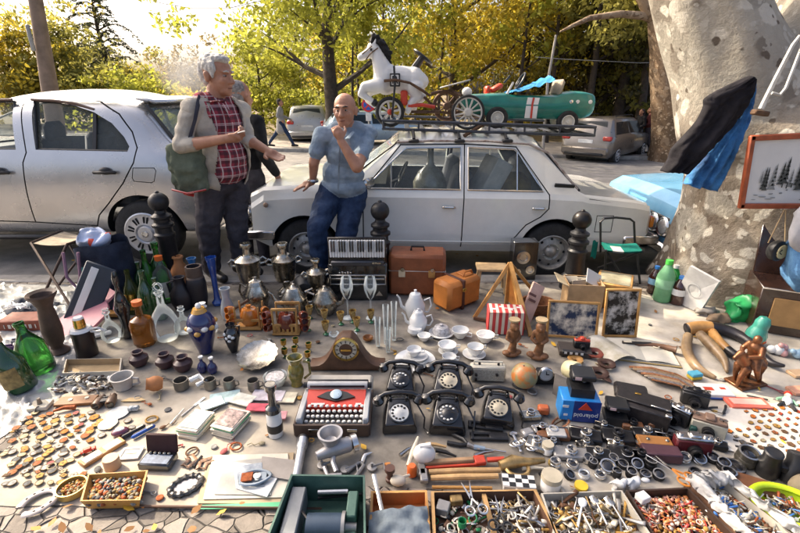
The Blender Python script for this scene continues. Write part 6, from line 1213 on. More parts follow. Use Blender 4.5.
# telephones
def phone(label,px,py,rz,dial,s=1.0,cord=1):
 t=thing('telephone',label,'telephone',G(px,py,ZB),rz,'black rotary telephones',s=s*.94)
 q=MB();loft(q,[(-.085,[(0,0),(.085,0),(.085,.02),(.07,.055),(0,.058)]),(-.078,[(0,0),(.092,0),(.092,.025),(.075,.063),(0,.066)]),(.02,[(0,0),(.088,0),(.088,.03),(.06,.11),(0,.114)]),(.045,[(0,0),(.088,0),(.086,.03),(.056,.125),(0,.128)]),(.085,[(0,0),(.085,0),(.083,.03),(.055,.12),(0,.122)]),(.095,[(0,0),(.08,0),(.078,.03),(.05,.10),(0,.10)])])
 q.v=[Vector((-v.y,v.x,v.z)) for v in q.v];o=q.build('body',BAKE,t);bevel(o,.005,2,25);smooth_all(o,40)
 a=R(24);c=Vector((0,-.035,.0965));q=MB();rot=(a,0,0)
 q.lathe([(.056,-.006),(.056,.004),(.051,.008),(.05,.005)],1,30,c,rot);q.lathe([(.05,.005),(.024,.008),(.02,.011),(0,.011)],0,30,c,rot)
 for k in range(10):
  g=R(40+29*k);p=c+Euler(rot).to_matrix()@Vector((.037*cos(g),.037*sin(g),.007));q.sph(p,(.0075,.0075,.0035),2 if dial is not BAKE else 3,8)
 q.build('dial',[dial,BAKE,DARK,DIALW],t)
 q=MB();hz=.148;q.tube([(-.10,.055,hz-.012),(-.075,.055,hz+.006),(0,.055,hz+.016),(.075,.055,hz+.006),(.10,.055,hz-.012)],[.015,.014,.013,.014,.015],0,10)
 for s_ in (-1,1):q.lathe([(0,-.004),(.03,-.002),(.033,.012),(.02,.036),(0,.042)],0,18,(s_*.108,.048,hz-.042),(R(10),s_*R(14),0))
 q.build('handset',BAKE,t)
 for s_ in (-1,1):q=MB();q.box((s_*.045,.055,.13),(.014,.05,.03),0,.004);q.build('cradle',BAKE,t)
 pts=[(.10,.05,.09),(.14,0,.03),(.13,-.06,.012),(.15,-.10*cord,.01)];q=MB();q.tube(pts,.005,0,6);q.build('cord',BAKE,t);return t
phone('black telephone with ringed white numbers, back left of the five',401,389,R(-4),BAKE);phone('black telephone with white dial, back right behind two others',448,391,R(-8),DIALC,1.05);phone('black telephone with white dial in front, next to the typewriter',399,423,R(3),DIALW,1.0);phone('black telephone with black dial, front middle of the five',447,424,R(-5),BAKE,1.05,-1);phone('black telephone with cream dial, rightmost of the five',497,418,R(-12),DIALC,1.0)
# coffee set, plates, cups
pot('tall white porcelain coffee pot standing behind the smaller one',415,318,289,20,CER);pot('short white teapot in front of the tall coffee pot',418,330,308,18,CER)
lat('sugar_bowl','white sugar bowl in front of the short teapot','bowl',415,334,[(0,0),(.6,0),(1,.5),(.9,1),(0,1)],.055,.055,CER)
CUPW=[(0,0),(.5,0),(.52,.08),(.85,.5),(1,1),(.94,1),(.78,.5),(0,.15)]
def cupw(label,px,py,r,h,rz=0,saucer=False,m=CER,z=ZB):
 def ex(t,r,h):
  q=MB();q.tube([(r*.88,0,h*.85),(r*1.4,0,h*.85),(r*1.4,0,h*.45),(r*.75,0,h*.35)],r*.07,0,7);q.build('handle',m,t);q=MB();q.lathe([(r*.935,h*.995),(r*1.005,h*1.005),(r*1.01,h*.97)],0,24);q.build('gilt_rim',GOLD if saucer else m,t)
 return lat('cup',label,'cup',px,py,CUPW,r,h,m,extra=ex,rz=rz,z=z)
def plate(label,px,py,r,z=ZB,m=CER,tilt=0):return lat('plate',label,'plate',px,py,[(0,.2),(.55,.2),(.62,.35),(.98,.9),(1,1),(.97,1),(.62,.6),(.55,.45),(0,.45)],r,.02,m,36,z=z,tilt=tilt)
plate('large white rimmed plate under the stack of saucers',415,362,.128);plate('smaller white plate stacked on the large rimmed plate',416,360,.082,ZB+.02);plate('white saucer topmost of the plate stack',417,358,.068,ZB+.034);cupw('white bowl cup sitting on top of the plate stack',414,355,.046,.045,z=ZB+.05)
plate('white saucer under the right cup with gold rim',474,356,.075);cupw('white cup with gold rim on its saucer',475,354,.055,.06,R(20),True,z=ZB+.014)
plate('white saucer under the bowl right of the plate stack',448,353,.065);cupw('white bowl right of the plate stack',447,350,.06,.045,z=ZB+.014);plate('white saucer in front of the middle bowl',450,364,.055);cupw('white small bowl in front of the middle bowl',449,362,.045,.045,z=ZB+.01)
cupw('white tea cup without saucer behind, near the striped box',460,337,.06,.06,R(-30));cupw('white tea cup with handle right, next to the striped box',485,341,.062,.055,R(0));cupw('small patterned white cup left of the domed butter dish',424,340,.045,.04)
t=thing('butter_dish','patterned white domed butter dish on its plate','dish',G(441,334,ZB));q=MB();q.lathe([(0,0),(.06,0),(.088,.012),(.086,.016),(0,.006)],0,30);q.build('plate',CER,t);q=MB();q.lathe([(.066,.01),(.064,.035),(.045,.06),(.012,.068),(.014,.08),(0,.085)],0,24);q.build('dome',MATS['lace_white'],t)
# cream transistor radio, globe, clocks
def radio(t,d):
 q=MB();q.tube([(-d[0]*.4,0,d[2]),(-d[0]*.4,0,d[2]+.02),(d[0]*.4,0,d[2]+.02),(d[0]*.4,0,d[2])],.006,0,7);q.build('handle',MATS['cream_plastic'],t);q=MB();[q.lathe([(0,0),(.009,0),(.008,.014),(0,.014)],0,12,(x,-d[1]/2,z),(pi/2,0,0)) for x,z in ((-.07,.05),(.05,.055),(-.07,.02))];[q.lathe([(0,0),(.008,0),(.007,.016),(0,.016)],0,10,(x,.0,d[2])) for x in (-.05,.06)];q.build('knob',BLKP,t)
 q=MB();q.box((0,-d[1]/2-.001,d[2]*.45),(d[0]*.92,.004,d[2]*.75),0,.001);q.build('speaker_panel',mat('grille_cream',(.36,.34,.28),.7,var=.5,sc=240),t)
bx('radio','cream transistor radio with handle right of the black telephones','radio',487,379,(.205,.055,.10),mat('cream_plastic',(.62,.58,.47),.4),R(-4),.008,extra=radio)
t=thing('globe','small yellow and orange globe right of the cream radio','globe',G(519,385,ZB));q=MB();q.sph((0,0,.088),.074,0,32);q.build('sphere',mat('globe_print',(.50,.44,.20),.35,var=.4,sc=15,col2=(.50,.17,.04),coat=.4,hard=.05,bias=.52),t,rot=(.3,.2,0));q=MB();q.lathe([(0,0),(.04,0),(.035,.01),(.008,.02),(0,.03)],0,18);q.sph((.005,-.035,.152),.006,0,8);q.build('stand',BLKP,t)
def clockface(t,c,r,ring,face,rot=(pi/2,0,0)):
 q=MB();q.lathe([(0,0),(r,0),(r,.018),(r*.9,.022),(r*.87,.012)],0,26,c,rot);q.build('rim',ring,t);q=MB();q.lathe([(r*.87,.013),(0,.013)],0,26,c,rot);e=Euler(rot).to_matrix();q.box(Vector(c)+e@Vector((0,r*.25,.016)),(.004,.004,r*.5),1);q.box(Vector(c)+e@Vector((r*.2,0,.016)),(r*.4,.004,.004),1);q.build('face',[face,BLKP],t)
t=thing('alarm_clock','small white faced clock on a black wedge beside the globe','clock',G(545,381,ZB));q=MB();q.prism([(-.075,0),(.075,0),(.075,.02),(.01,.075),(-.05,.075)],-.03,.03,0,'y');q.build('base',BLKP,t);clockface(t,(-.015,-.03,.075),.042,CHR,DIALW)
t=thing('alarm_clock','round cream alarm clock lying tilted behind the instant camera box','clock',G(571,381,ZB),R(20));q=MB();q.lathe([(0,0),(.05,0),(.055,.02),(.055,.07),(.05,.08),(0,.08)],0,26,(0,.04,.06),(R(70),0,0));q.build('case',mat('cream_yellow',(.60,.54,.32),.35),t);clockface(t,(0,-.035,.085),.046,CHR,DIALW,(R(70),0,0))
# tiki figures
def tiki(label,px,py,pt,rz):
 t=thing('carved_figure',label,'figurine',G(px,py,ZB),rz,'pair of carved wooden figures');h=up(py,pt,ZB);f=Fig();s=h/.3
 f.ell((0,0,.015*s),(.06*s,.045*s,.022*s),0);f.cap((0,0,.02*s),(.01*s,0,.10*s),.035*s,.024*s,0);f.cap((.01*s,0,.10*s),(.0,0,.20*s),.026*s,.036*s,0);f.ell((0,-.012*s,.245*s),(.034*s,.034*s,.04*s),0);f.ell((0,-.045*s,.24*s),(.009*s,.012*s,.014*s),0)
 for q_ in (-1,1):f.chain([(q_*.035*s,0,.2*s),(q_*.05*s,-.01*s,.15*s),(q_*.02*s,-.03*s,.13*s)],[.014*s,.012*s,.01*s],0);f.ell((q_*.045*s,-.01*s,.03*s),(.03*s,.03*s,.018*s),0)
 o=f.skin(t,[mat('carved_wood',(.17,.075,.03),.5,var=.5,sc=22,bump=.004)],.004,1,name='body');o.data.update();cyl(t,'flat_hat',mat('pale_wood_disc',(.42,.31,.17),.6),.036*s,.04*s,.285*s,h,22)
tiki('left carved wooden figure with flat disc on its head',511,355,319,R(10));tiki('right carved wooden figure with flat disc on its head',537,358,319,R(-15))
# suitcases
LEA=mat('brown_leather',(.23,.07,.025),.5,var=.25,sc=8,bump=.001);LEO=mat('orange_leather',(.46,.16,.03),.5,var=.22,sc=7,bump=.001);TAGW=mat('tag_card',(.56,.44,.28),.6)
def suitcase(t,d):
 q=MB();q.tube([(-.055,0,d[2]),(-.05,0,d[2]+.035),(.05,0,d[2]+.035),(.055,0,d[2])],.009,0,8);q.build('handle',BLKP,t);q=MB();q.box((0,0,d[2]*.62),(d[0]+.004,d[1]+.004,.008),0,.003);q.build('seam',mat('steel_edge',(.45,.42,.38),.35,.8),t)
 for x in (-d[0]*.26,d[0]*.26):q=MB();q.box((x,-d[1]/2-.004,d[2]*.56),(.055,.008,.06),1 if x>0 else 0,.002);q.lathe([(0,0),(.018,0),(.016,.012),(0,.012)],2,14,(x+.005,-d[1]/2,d[2]*.66),(pi/2,0,0));q.build('latch',[TAGW,WOODO,SILV_],t)
bx('suitcase','brown hard suitcase with black handle standing beside the accordion','suitcase',417,290,(.47,.26,up(294,254)),LEA,R(-4),.025,extra=suitcase)
def satchel(t,d):
 q=MB();q.box((-.03,0,d[2]/2),(.028,d[1]+.012,d[2]+.012),0,.004);q.box((-.03,-d[1]/2-.008,d[2]*.7),(.04,.008,.03),1,.002);q.build('strap',[mat('dark_strap',(.07,.025,.015),.5),GOLD],t);q=MB();q.tube([(.03,-.03,d[2]),(.05,-.03,d[2]+.035),(.12,-.03,d[2]+.035),(.14,-.03,d[2])],.008,0,8);q.box((.08,0,d[2]+.004),(.09,d[1]*.5,.01),0,.003);q.build('handle',LEO,t)
bx('leather_case','orange leather case strapped round with a dark belt','case',456,303,(.36,.21,up(308,281)),LEO,R(38),.03,extra=satchel)
# small stool, easel, red striped box, cartons
t=thing('wooden_stool','little wooden stool behind the orange leather case','stool',G(490,290,ZB),R(-4));hs=up(290,266);part(t,'seat',WOODL,((0,0,hs-.012),(.26,.17,.024)))
for x in (-1,1):
 for y in (-1,1):q=MB();q.tube([(x*.10,y*.06,hs-.02),(x*.115,y*.07,0)],.012,0,6);q.build('leg',WOODL,t)
t=thing('easel','folded wooden easel with splayed orange legs behind the striped box','easel',(0,0,0));ap=Wp(510,263,G(510,310).y)
for px,py,r in ((474,318,.017),(531,336,.02),(524,330,.016),(506,306,.02),(545,305,.016)):p=G(px,py,.012);q=MB();q.tube([ap,p],r,0,4);q.build('leg',WOODO,t)
q=MB();A=ap.lerp(G(506,306),.25);B_=ap.lerp(G(531,336),.25);C2=ap.lerp(G(531,336),.75);D2=ap.lerp(G(506,306),.85);q.add([A,B_,C2,(D2+C2)/2+Vector((0,-.02,0)),D2],[(0,1,2,3,4)]);n_=len(q.v);q.v+=[v+Vector((.012,.014,0)) for v in q.v];q.f.append([5,6,7,8,9]);q.m.append(0);q.build('panel',mat('orange_board',(.50,.19,.04),.55,var=.25),t);q=MB();q.tube([G(474,318,.02),G(495,322,.02)],.014,0,4);q.build('foot',WOODD,t)
STR=bpy.data.materials.new('striped_card');STR.use_nodes=True;nt_=STR.node_tree;tc=nt_.nodes.new('ShaderNodeTexCoord');wv=nt_.nodes.new('ShaderNodeTexWave');wv.inputs['Scale'].default_value=7.5;wv.inputs['Distortion'].default_value=.15;rp=nt_.nodes.new('ShaderNodeValToRGB');rp.color_ramp.interpolation='CONSTANT';rp.color_ramp.elements[0].color=(.40,.03,.03,1);rp.color_ramp.elements[1].position=.55;rp.color_ramp.elements[1].color=(.55,.48,.38,1);nt_.links.new(tc.outputs['Object'],wv.inputs[0]);nt_.links.new(wv.outputs[0],rp.inputs[0]);nt_.links.new(rp.outputs[0],nt_.nodes['Principled BSDF'].inputs[0]);nt_.nodes['Principled BSDF'].inputs['Roughness'].default_value=.7;MATS['striped_card']=STR
def dash(t,d):q=MB();[q.box((-d[0]*.36+d[0]*.24*k,-.02+.04*(k%2),d[2]),(.03,.02,.003)) for k in range(4)];q.box((.02,0,d[2]),(.08,.008,.003));q.build('print',CER,t)
bx('striped_box','red and cream striped cardboard box in front of the easel','box',504,330,(.25,.14,up(334,312)),STR,R(-6),.004,extra=dash)
q=MB();q.box((0,0,.0),(.10,.02,.32),0,.004,(R(-28),R(28),0));[q.box((.0+.02*k*0,-.012,-.1+.045*k),(.06,.006,.018),1,.001,(R(-28),R(28),0)) for k in range(5)];one(q,'lettered_board',[mat('pink_card',(.52,.33,.26),.7),mat('dark_print',(.12,.05,.04),.6)],'pale pink lettered board slanting behind the easel','board',G(531,304,.15))
q=MB();q.lathe([(0,0),(.10,0),(.13,.05),(.135,.10),(.12,.10),(.09,.01),(0,.01)],0,24,sq=.75);one(q,'basket',mat('wicker',(.22,.09,.035),.7,var=.5,sc=60,bump=.004),'brown wicker basket behind the framed blue picture','basket',G(536,312,ZB))
t=thing('carton','open cardboard carton full of old photographs and papers','box',G(580,306,ZB),R(-8));hh=up(310,284);CARD=mat('cardboard',(.38,.25,.13),.85,var=.2)
part(t,'case',CARD,((0,-.1,hh/2),(.26,.006,hh)),((0,.1,hh/2),(.26,.006,hh)),((-.13,0,hh/2),(.006,.2,hh)),((.13,0,hh/2),(.006,.2,hh)),((0,0,.004),(.26,.2,.006)));q=MB();q.box((-.17,0,hh),(.09,.2,.005),0,0,(0,R(24),0));q.build('flap',mat('cream_flap',(.52,.42,.26),.8),t)
rng=rnds(6)
for k in range(9):q=MB();q.box((0,0,0),(.11,.004,.09),0);o=one(q,'photograph',[PAPER,mat('dark_photo',(.06,.05,.05),.5,var=.9,sc=30,col2=(.36,.33,.30))][k%2:],['cream','dark'][k%2]+' old photograph '+('leaning at the left inside the carton','standing second in the carton','third upright in the carton','crossing the middle of the carton','tipped over the carton middle','sloping right in the carton','deep at the back of the carton','poking above the carton rim','flat against the right carton wall')[k],'photograph',G(580,306)+Vector((-.09+.022*k,rng.uniform(-.05,.05),hh*.8+rng.uniform(-.02,.03))),rot=(rng.uniform(-.5,.5),rng.uniform(-.5,.5),rng.uniform(-.7,.7)))
q=MB();q.box((0,0,0),(.15,.004,.12),0);one(q,'envelope',CER,'white envelope sticking out on top of the carton','envelope',G(584,305)+Vector((.03,-.03,hh+.02)),rot=(R(-40),R(30),R(10)))
MARB=mat('marbled_paper',(.34,.30,.18),.6,var=.4,sc=6,col2=(.50,.47,.34))
def woodbox(t,d):q=MB();q.box((0,0,d[2]+.001),(d[0]*.86,d[1]*.86,.004),0);q.build('top_panel',MARB,t)
bx('wooden_chest','orange wooden chest with pale marbled top behind the framed print','chest',611,302,(.26,.30,up(308,284)),WOODO,R(-28),.006,extra=woodbox)
def picture(label,px,py,wpx,hpx,img,fr,tilt,rz,name='framed_picture',bw=.016):
 h=up(py,py-hpx) ;w=wpx*mpp(py);t=thing(name,label,'picture',G(px,py,ZB),rz,rot=(R(-tilt),0,rz));part(t,'frame',fr,((0,0,h-bw/2),(w,.016,bw)),((0,0,bw/2),(w,.016,bw)),((-w/2+bw/2,0,h/2),(bw,.016,h-2*bw)),((w/2-bw/2,0,h/2),(bw,.016,h-2*bw)))
 q=MB();q.box((0,.004,h/2),(w-bw,.006,h-bw),0);q.build('print',img,t);return t
picture('wood framed blue winter print leaning on the carton',571,338,49,34,mat('blue_print',(.06,.11,.26),.35,var=.8,sc=9,col2=(.60,.52,.40),hard=.08),WOODO,12,R(-8))
picture('upright wood framed black and white print beside the chest',619,337,34,45,mat('bw_print',(.012,.012,.014),.3,var=.9,sc=11,col2=(.56,.52,.46),hard=.07,bias=.53),WOODO,10,R(-2))
# dark book and camera in front of the pictures
bx('book','thick dark book lying in front of the blue print','book',574,352,(.20,.13,.035),mat('dark_book',(.05,.04,.035),.6),R(-12),.003)
def slr(t,d,m2=SILV_,red=False):
 q=MB();q.lathe([(0,0),(d[2]*.36,0),(d[2]*.36,.02),(d[2]*.30,.022),(d[2]*.30,.035),(d[2]*.2,.035),(d[2]*.18,.02),(0,.02)],0,22,(0,-d[1]/2,d[2]*.42),(pi/2,0,0));q.build('lens',BLKM,t)
 q=MB();q.box((0,0,d[2]+.004),(d[0]*.98,d[1]*.9,.016),0,.005);q.box((0,0,d[2]+.015),(d[0]*.3,d[1]*.8,.02),0,.006);q.build('top_plate',m2,t);q=MB();[q.lathe([(0,0),(.009,0),(.009,.009),(0,.009)],0,12,(x,0,d[2]+.012)) for x in (-d[0]*.36,d[0]*.3,d[0]*.42)];q.build('dial',CHR,t)
bx('red_camera','small camera with red top standing on the dark book','camera',581,347,(.10,.045,.05),BLKP,R(-8),.006,z=.045,extra=lambda t,d:slr(t,d,mat('camera_red',(.50,.06,.03),.35)))
q=MB();q.box((0,0,.02),(.14,.03,.02),0,.003);[q.box((-.05+.033*k,-.016,.02),(.016,.004,.014),1) for k in range(4)];one(q,'calculator_strip',[BLKP,DIALW],'black strip with pale buttons lying on the dark book','gadget',G(573,355,.04),rz=R(-10))
for k,(px,py,r,m,lab) in enumerate(((575,363,.035,WOODO,'amber ring bracelet behind the cream alarm clock'),(594,356,.05,mat('red_leather',(.16,.035,.02),.5),'coiled red brown leather belt'),(606,367,.042,mat('dark_leather',(.055,.025,.016),.5),'coiled dark brown leather strap'),(598,376,.05,MATS['dark_leather'],'loose dark leather camera strap'))):
 q=MB();n=46;q.tube([(r*(1-.25*i/n)*cos(i*.34),r*(1-.25*i/n)*sin(i*.34)*.9,.018+.010*sin(i*.2)) for i in range(n)],.018,0,6,sq=.28);one(q,'leather_strap' if k else 'bracelet',m,lab,'strap' if k else 'bracelet',G(px,py,ZB))
q=MB();[q.tube([(-.10+.02*k,.05-.03*k,.012),(-.02,.02*k-.03,.03),(.09,-.02-.012*k,.012)],.014,0,6,sq=.4) for k in range(4)];one(q,'leather_pouch',MATS['dark_leather'],'heap of dark leather straps left of the folding camera','strap',G(592,378,ZB))
# open books, pistol, horns
t=thing('open_album','large open album of pale pages on the white sheet','book',G(641,352,ZB),R(-14));q=MB()
for s_ in (-1,1):q.grid(lambda u,v:(s_*.19*u,.13*(2*v-1),.012+.012*sin(pi*min(1,u*1.2))*(1-u*.4)),10,4);q.box((s_*.096,0,.005),(.19,.265,.008),0)
q.build('pages',mat('pale_page',(.44,.42,.35),.7,var=.2,sc=4,col2=(.52,.50,.44)),t,fix=False);q=MB();q.box((0,0,.002),(.40,.285,.005),0,.001);q.build('cover',mat('gold_edge',(.42,.30,.12),.6),t)
q=MB();q.grid(lambda u,v:(-.10+.20*u,.14*(2*v-1),.02+.03*sin(pi*u)),10,4);one(q,'magazine',mat('magazine',(.50,.44,.28),.5,var=.4,sc=8,col2=(.62,.60,.54)),'curling magazine tucked under the left of the open album','magazine',G(607,352,ZB),rz=R(20))
t=thing('flintlock_pistol','antique dark pistol with bone inlay lying on the album','pistol',G(648,344,.04),R(-6));q=MB();q.tube([(-.16,.01,0),(.02,.005,0)],[.010,.012],0,10);q.build('barrel',mat('dark_steel',(.08,.07,.06),.35,.8),t);q=MB();q.tube([(-.08,.008,-.012),(.03,0,-.008),(.09,-.015,-.008),(.14,-.045,-.004),(.155,-.055,-.003)],[.012,.018,.02,.02,.026],0,10);q.build('stock',WOODD,t);q=MB();q.box((-.13,.0,.01),(.05,.016,.006),0,.002);q.tube([(.02,-.03,0),(.04,-.045,0),(.06,-.03,0)],.004,0,6);q.build('inlay',IVORY,t)
HOR=mat('horn_brown',(.16,.10,.055),.35,var=.4,sc=6,col2=(.36,.25,.14));HOD=mat('horn_black',(.02,.018,.02),.3,var=.4);HOT=mat('horn_tan',(.42,.22,.07),.4,var=.3)
def horn(label,pts,rs,mats,ms=None):
 P=[G(px,py,z) for px,py,z in pts];sp=[];rr=[]
 for i in range(len(P)-1):
  for k in range(5):
   u=k/5;p0,p1,p2,p3=P[max(0,i-1)],P[i],P[i+1],P[min(len(P)-1,i+2)];sp.append(.5*((2*p1)+(p2-p0)*u+(2*p0-5*p1+4*p2-p3)*u*u+(3*p1-p0-3*p2+p3)*u**3));rr.append(rs[i]+(rs[i+1]-rs[i])*u)
 sp.append(P[-1]);rr.append(rs[-1]);q=MB();n=14;q.tube(sp,rr,0,n,True);k0=0;q.m=[1 if i<n*7 else 0 for i in range(len(q.m)-2)]+[0,0] if len(mats)>1 else q.m
 return one(q,'horn',mats,label,'horn',sharp=None)
horn('big curved drinking horn with tan mouth end and black tip sweeping right',[(687,329,.045),(702,327,.06),(725,330,.055),(748,341,.045),(768,361,.035),(785,366,.05)],[.042,.044,.04,.034,.026,.008],[HOD,HOT])
horn('brown cattle horn arching from the tan one down to the front',[(688,336,.05),(687,350,.035),(697,367,.03),(716,378,.02)],[.03,.032,.028,.01],[HOR])
horn('broad grey brown horn in the middle of the pile',[(700,334,.07),(712,346,.06),(724,360,.045),(727,372,.02)],[.03,.034,.026,.008],[HOR])
horn('dark ridged horn behind the bronze rider',[(712,332,.045),(722,345,.05),(737,356,.04),(752,362,.03)],[.03,.032,.026,.01],[HOD,HOT])
# bronze rider
BRZ=mat('bronze',(.12,.05,.025),.35,.7,var=.5,sc=16,col2=(.26,.11,.05))
t=thing('rider_statue','bronze horse and rider statuette on a square base','statuette',G(745,383,ZB),R(15));part(t,'base',[BRZ],((0,0,.008),(.19,.12,.016)));f=Fig();h=up(383,336);s=h/.26
f.ell((0,0,.115*s),(.065*s,.032*s,.034*s),0);f.cap((-.05*s,0,.13*s),(-.085*s,0,.175*s),.028*s,.018*s,0);f.cap((-.085*s,0,.18*s),(-.115*s,0,.16*s),.017*s,.011*s,0)
for x,y,fx in ((-.05,-.02,-.075),(-.05,.02,-.04),(.045,-.02,.06),(.045,.02,.035)):f.chain([(x*s,y*s,.10*s),((x+fx)/2*s-.01*s,y*s,.06*s),(fx*s,y*s,.016)],[.02*s,.012*s,.009*s],0)
f.chain([(.06*s,0,.13*s),(.085*s,0,.10*s),(.09*s,0,.05*s)],[.014*s,.014*s,.006*s],0);f.cap((0,0,.14*s),(-.005*s,0,.20*s),.026*s,.03*s,0);f.ell((-.008*s,0,.238*s),(.02*s,.018*s,.024*s),0)
for y in (-1,1):f.chain([(-.003*s,y*.03*s,.205*s),(-.02*s,y*.045*s,.175*s),(-.055*s,y*.02*s,.165*s)],[.014*s,.011*s,.009*s],0);f.chain([(0,y*.02*s,.14*s),(-.015*s,y*.042*s,.10*s),(0,y*.045*s,.06*s)],[.018*s,.014*s,.01*s],0)
f.skin(t,[BRZ],.005,1)
# nesting doll, toys, boxes at the right
def doll(t,r,h):
 q=MB();q.sph((0,-r*.42,h*.74),(r*.42,r*.2,h*.13),0,14);q.build('face',mat('doll_face',(.55,.30,.17),.4),t);q=MB();[q.sph((r*.85*cos(a),r*.85*sin(a),h*.22),(r*.25,r*.25,h*.07),k%3,8) for k,a in enumerate((-2.2,-1.7,-1.2,-.7))];q.build('flowers',[REDP,YEL,ORC],t)
lat('nesting_doll','green painted nesting doll leaning by the radio cabinet','doll',751,344,[(0,0),(.8,0),(1,.2),(1,.4),(.75,.58),(.72,.66),(.72,.8),(.5,.95),(0,1)],.062,up(344,316),mat('doll_green',(.05,.30,.22),.25,coat=.6,var=.25),extra=doll,tilt=R(12))
bx('sponge','small blue and yellow block beside the brown horn','block',694,378,(.07,.05,.02),mat('sponge_yellow',(.50,.36,.04),.8),R(10),.004,extra=lambda t,d:part(t,'blue_layer',mat('sponge_blue',(.08,.33,.45),.8),((0,0,.03),(.07,.05,.02))))
bx('game_box','flat white box with red floral print below the bronze rider','box',713,393,(.17,.11,.028),CER,R(-6),.003,extra=lambda t,d:(part(t,'print',REDP,((-.03,0,d[2]),(.05,.03,.002)),((.05,.01,d[2]),(.03,.02,.002))),part(t,'blue_base',mat('deep_blue',(.02,.06,.28),.5),((0,-.01,.004),(.175,.1,.008)))))
bx('coral_box','coral red flat box above the pin board','box',747,405,(.21,.09,.02),mat('coral_card',(.56,.12,.08),.5),R(-4),.003,extra=lambda t,d:part(t,'clear_lid',mat('pale_coral',(.60,.36,.30),.3),((0,.004,d[2]),(.17,.05,.003))))
t=thing('china_figure','white and pink china dancer figure near the horn tip','figurine',G(777,354,ZB));q=MB();[q.sph((x,y,z),r,m,10) for x,y,z,r,m in ((0,0,.03,.035,0),(.03,0,.05,.025,1),(-.035,.01,.03,.028,0),(.0,-.01,.07,.018,1),(.05,0,.025,.024,0),(.02,-.02,.02,.026,1))];q.build('body',[CER,mat('pink_china',(.56,.30,.28),.25,coat=.5)],t)
t=thing('china_figure','pale blue china animal at the right edge near the horn','figurine',G(796,358,ZB));q=MB();[q.sph((x,0,z),r,0,10) for x,z,r in ((0,.03,.03),(.03,.04,.028),(-.035,.05,.018),(.06,.03,.026))];q.build('body',mat('blue_china',(.28,.42,.52),.25,coat=.5),t)
t=thing('clown_doll','small clown doll in red cap lying right of the coral box','doll',G(787,402,.02),R(-40));q=MB();q.sph((0,.045,.012),(.018,.018,.018),0,12);q.build('head',IVORY,t);q=MB();q.sph((0,.062,.016),(.02,.018,.018),0,12);q.build('cap',REDP,t);q=MB();q.sph((0,0,.008),(.024,.045,.018),0,12);[q.tube([(s_*.015,-.03,.006),(s_*.035,-.075,.006)],[.012,.008],1,8) for s_ in (-1,1)];[q.tube([(s_*.018,.02,.008),(s_*.045,-.01,.006)],[.009,.007],2,8) for s_ in (-1,1)];q.build('suit',[CER,BLKP,mat('doll_mint',(.20,.38,.26),.7)],t)
for px,py,c,lab in ((797,392,(.55,.28,.18),'small salmon flat box at the right edge'),(757,398,(.02,.02,.02),'thin black pen lying above the coral box'),(797,375,(.5,.34,.2),'tan oval tin at the right edge above the clown')):
 bx('trinket_box',lab,'trinket',px,py,(.09,.07,.02) if px>780 else (.10,.008,.008),mat('tk%d%d'%(px,py),c,.5),R(-25 if px<780 else 5),.003)
# radio cabinet, plastic bag, white panel, bottles by the plane tree
t=thing('radio_cabinet','old dark wooden radio gramophone cabinet at the right edge','radio',G(800,336,ZB),R(-24));hh=up(336,292);WBR=mat('walnut',(.035,.016,.010),.25,coat=.6,var=.4,sc=6)
part(t,'case',WBR,((0,.14,hh/2),(.60,.36,hh)));q=MB();q.box((.02,.33,hh+.17),(.62,.02,.36),0,.006,(R(-14),0,0));q.build('lid',WBR,t);part(t,'dial_panel',mat('tan_panel',(.34,.19,.07),.45),((-.02,-.045,hh*.5),(.40,.01,hh*.6)));part(t,'tuning_window',mat('dial_window',(.16,.14,.09),.3,var=.6,sc=40),((.03,-.052,hh*.5),(.14,.01,hh*.4)));part(t,'trim',CHR,((0,-.043,hh-.008),(.6,.008,.01)));q=MB();q.lathe([(0,0),(.11,0),(.11,.012),(0,.012)],0,28,(.08,.14,hh));q.tube([(-.10,.1,hh+.03),(.05,.14,hh+.03)],.008,1,6);q.build('turntable',[mat('record_red',(.12,.035,.02),.4),CHR],t)
q=MB();q.sph((0,0,.08),(.10,.07,.11),0,26);q.v=[v+Vector((noise.noise(v*16),noise.noise(v*16+Vector((2,2,2))),noise.noise(v*13)))*.045 for v in q.v];one(q,'plastic_bag',mat('green_plastic',(.04,.42,.13),.3,var=.25,sc=8,tl=.3),'bright green plastic bag wedged beside the radio cabinet','bag',G(733,318,.02),rot=(0,R(30),0),sharp=None)
t=thing('display_board','white panel with faint round emblem leaning on the plane tree','panel',G(687,306));A=[G(672,300,.012),G(699,313,.012),Wp(719,282,3.02),Wp(690,266,3.2)];nn=(A[1]-A[0]).cross(A[3]-A[0]).normalized()*.022;A=[p-Vector(t.location) for p in A];q=MB();q.add(A+[p-nn for p in A],[(0,1,2,3),(7,6,5,4)]+[(i,(i+1)%4,4+(i+1)%4,4+i) for i in range(4)]);q.build('board',mat('white_board',(.50,.50,.49),.45),t);cm=sum(A,Vector())/4;e1=(A[1]-A[0]).normalized();e2=(A[3]-A[0]);e2=(e2-e1*e2.dot(e1)).normalized();q=MB();q.tube([cm+(e1*cos(x)+e2*sin(x))*.055+nn*.03 for x in [k*pi/12 for k in range(24)]],.002,0,4,closed=True);q.build('emblem',mat('faint_grey',(.36,.37,.37),.5),t)
PET=glassy('pet_green',(.12,.62,.20),.05,.12);COLA=mat('cola',(.05,.012,.008),.1,coat=1);BLC=mat('blue_cap',(.05,.22,.60),.35);GRC=mat('green_cap',(.08,.50,.08),.35)
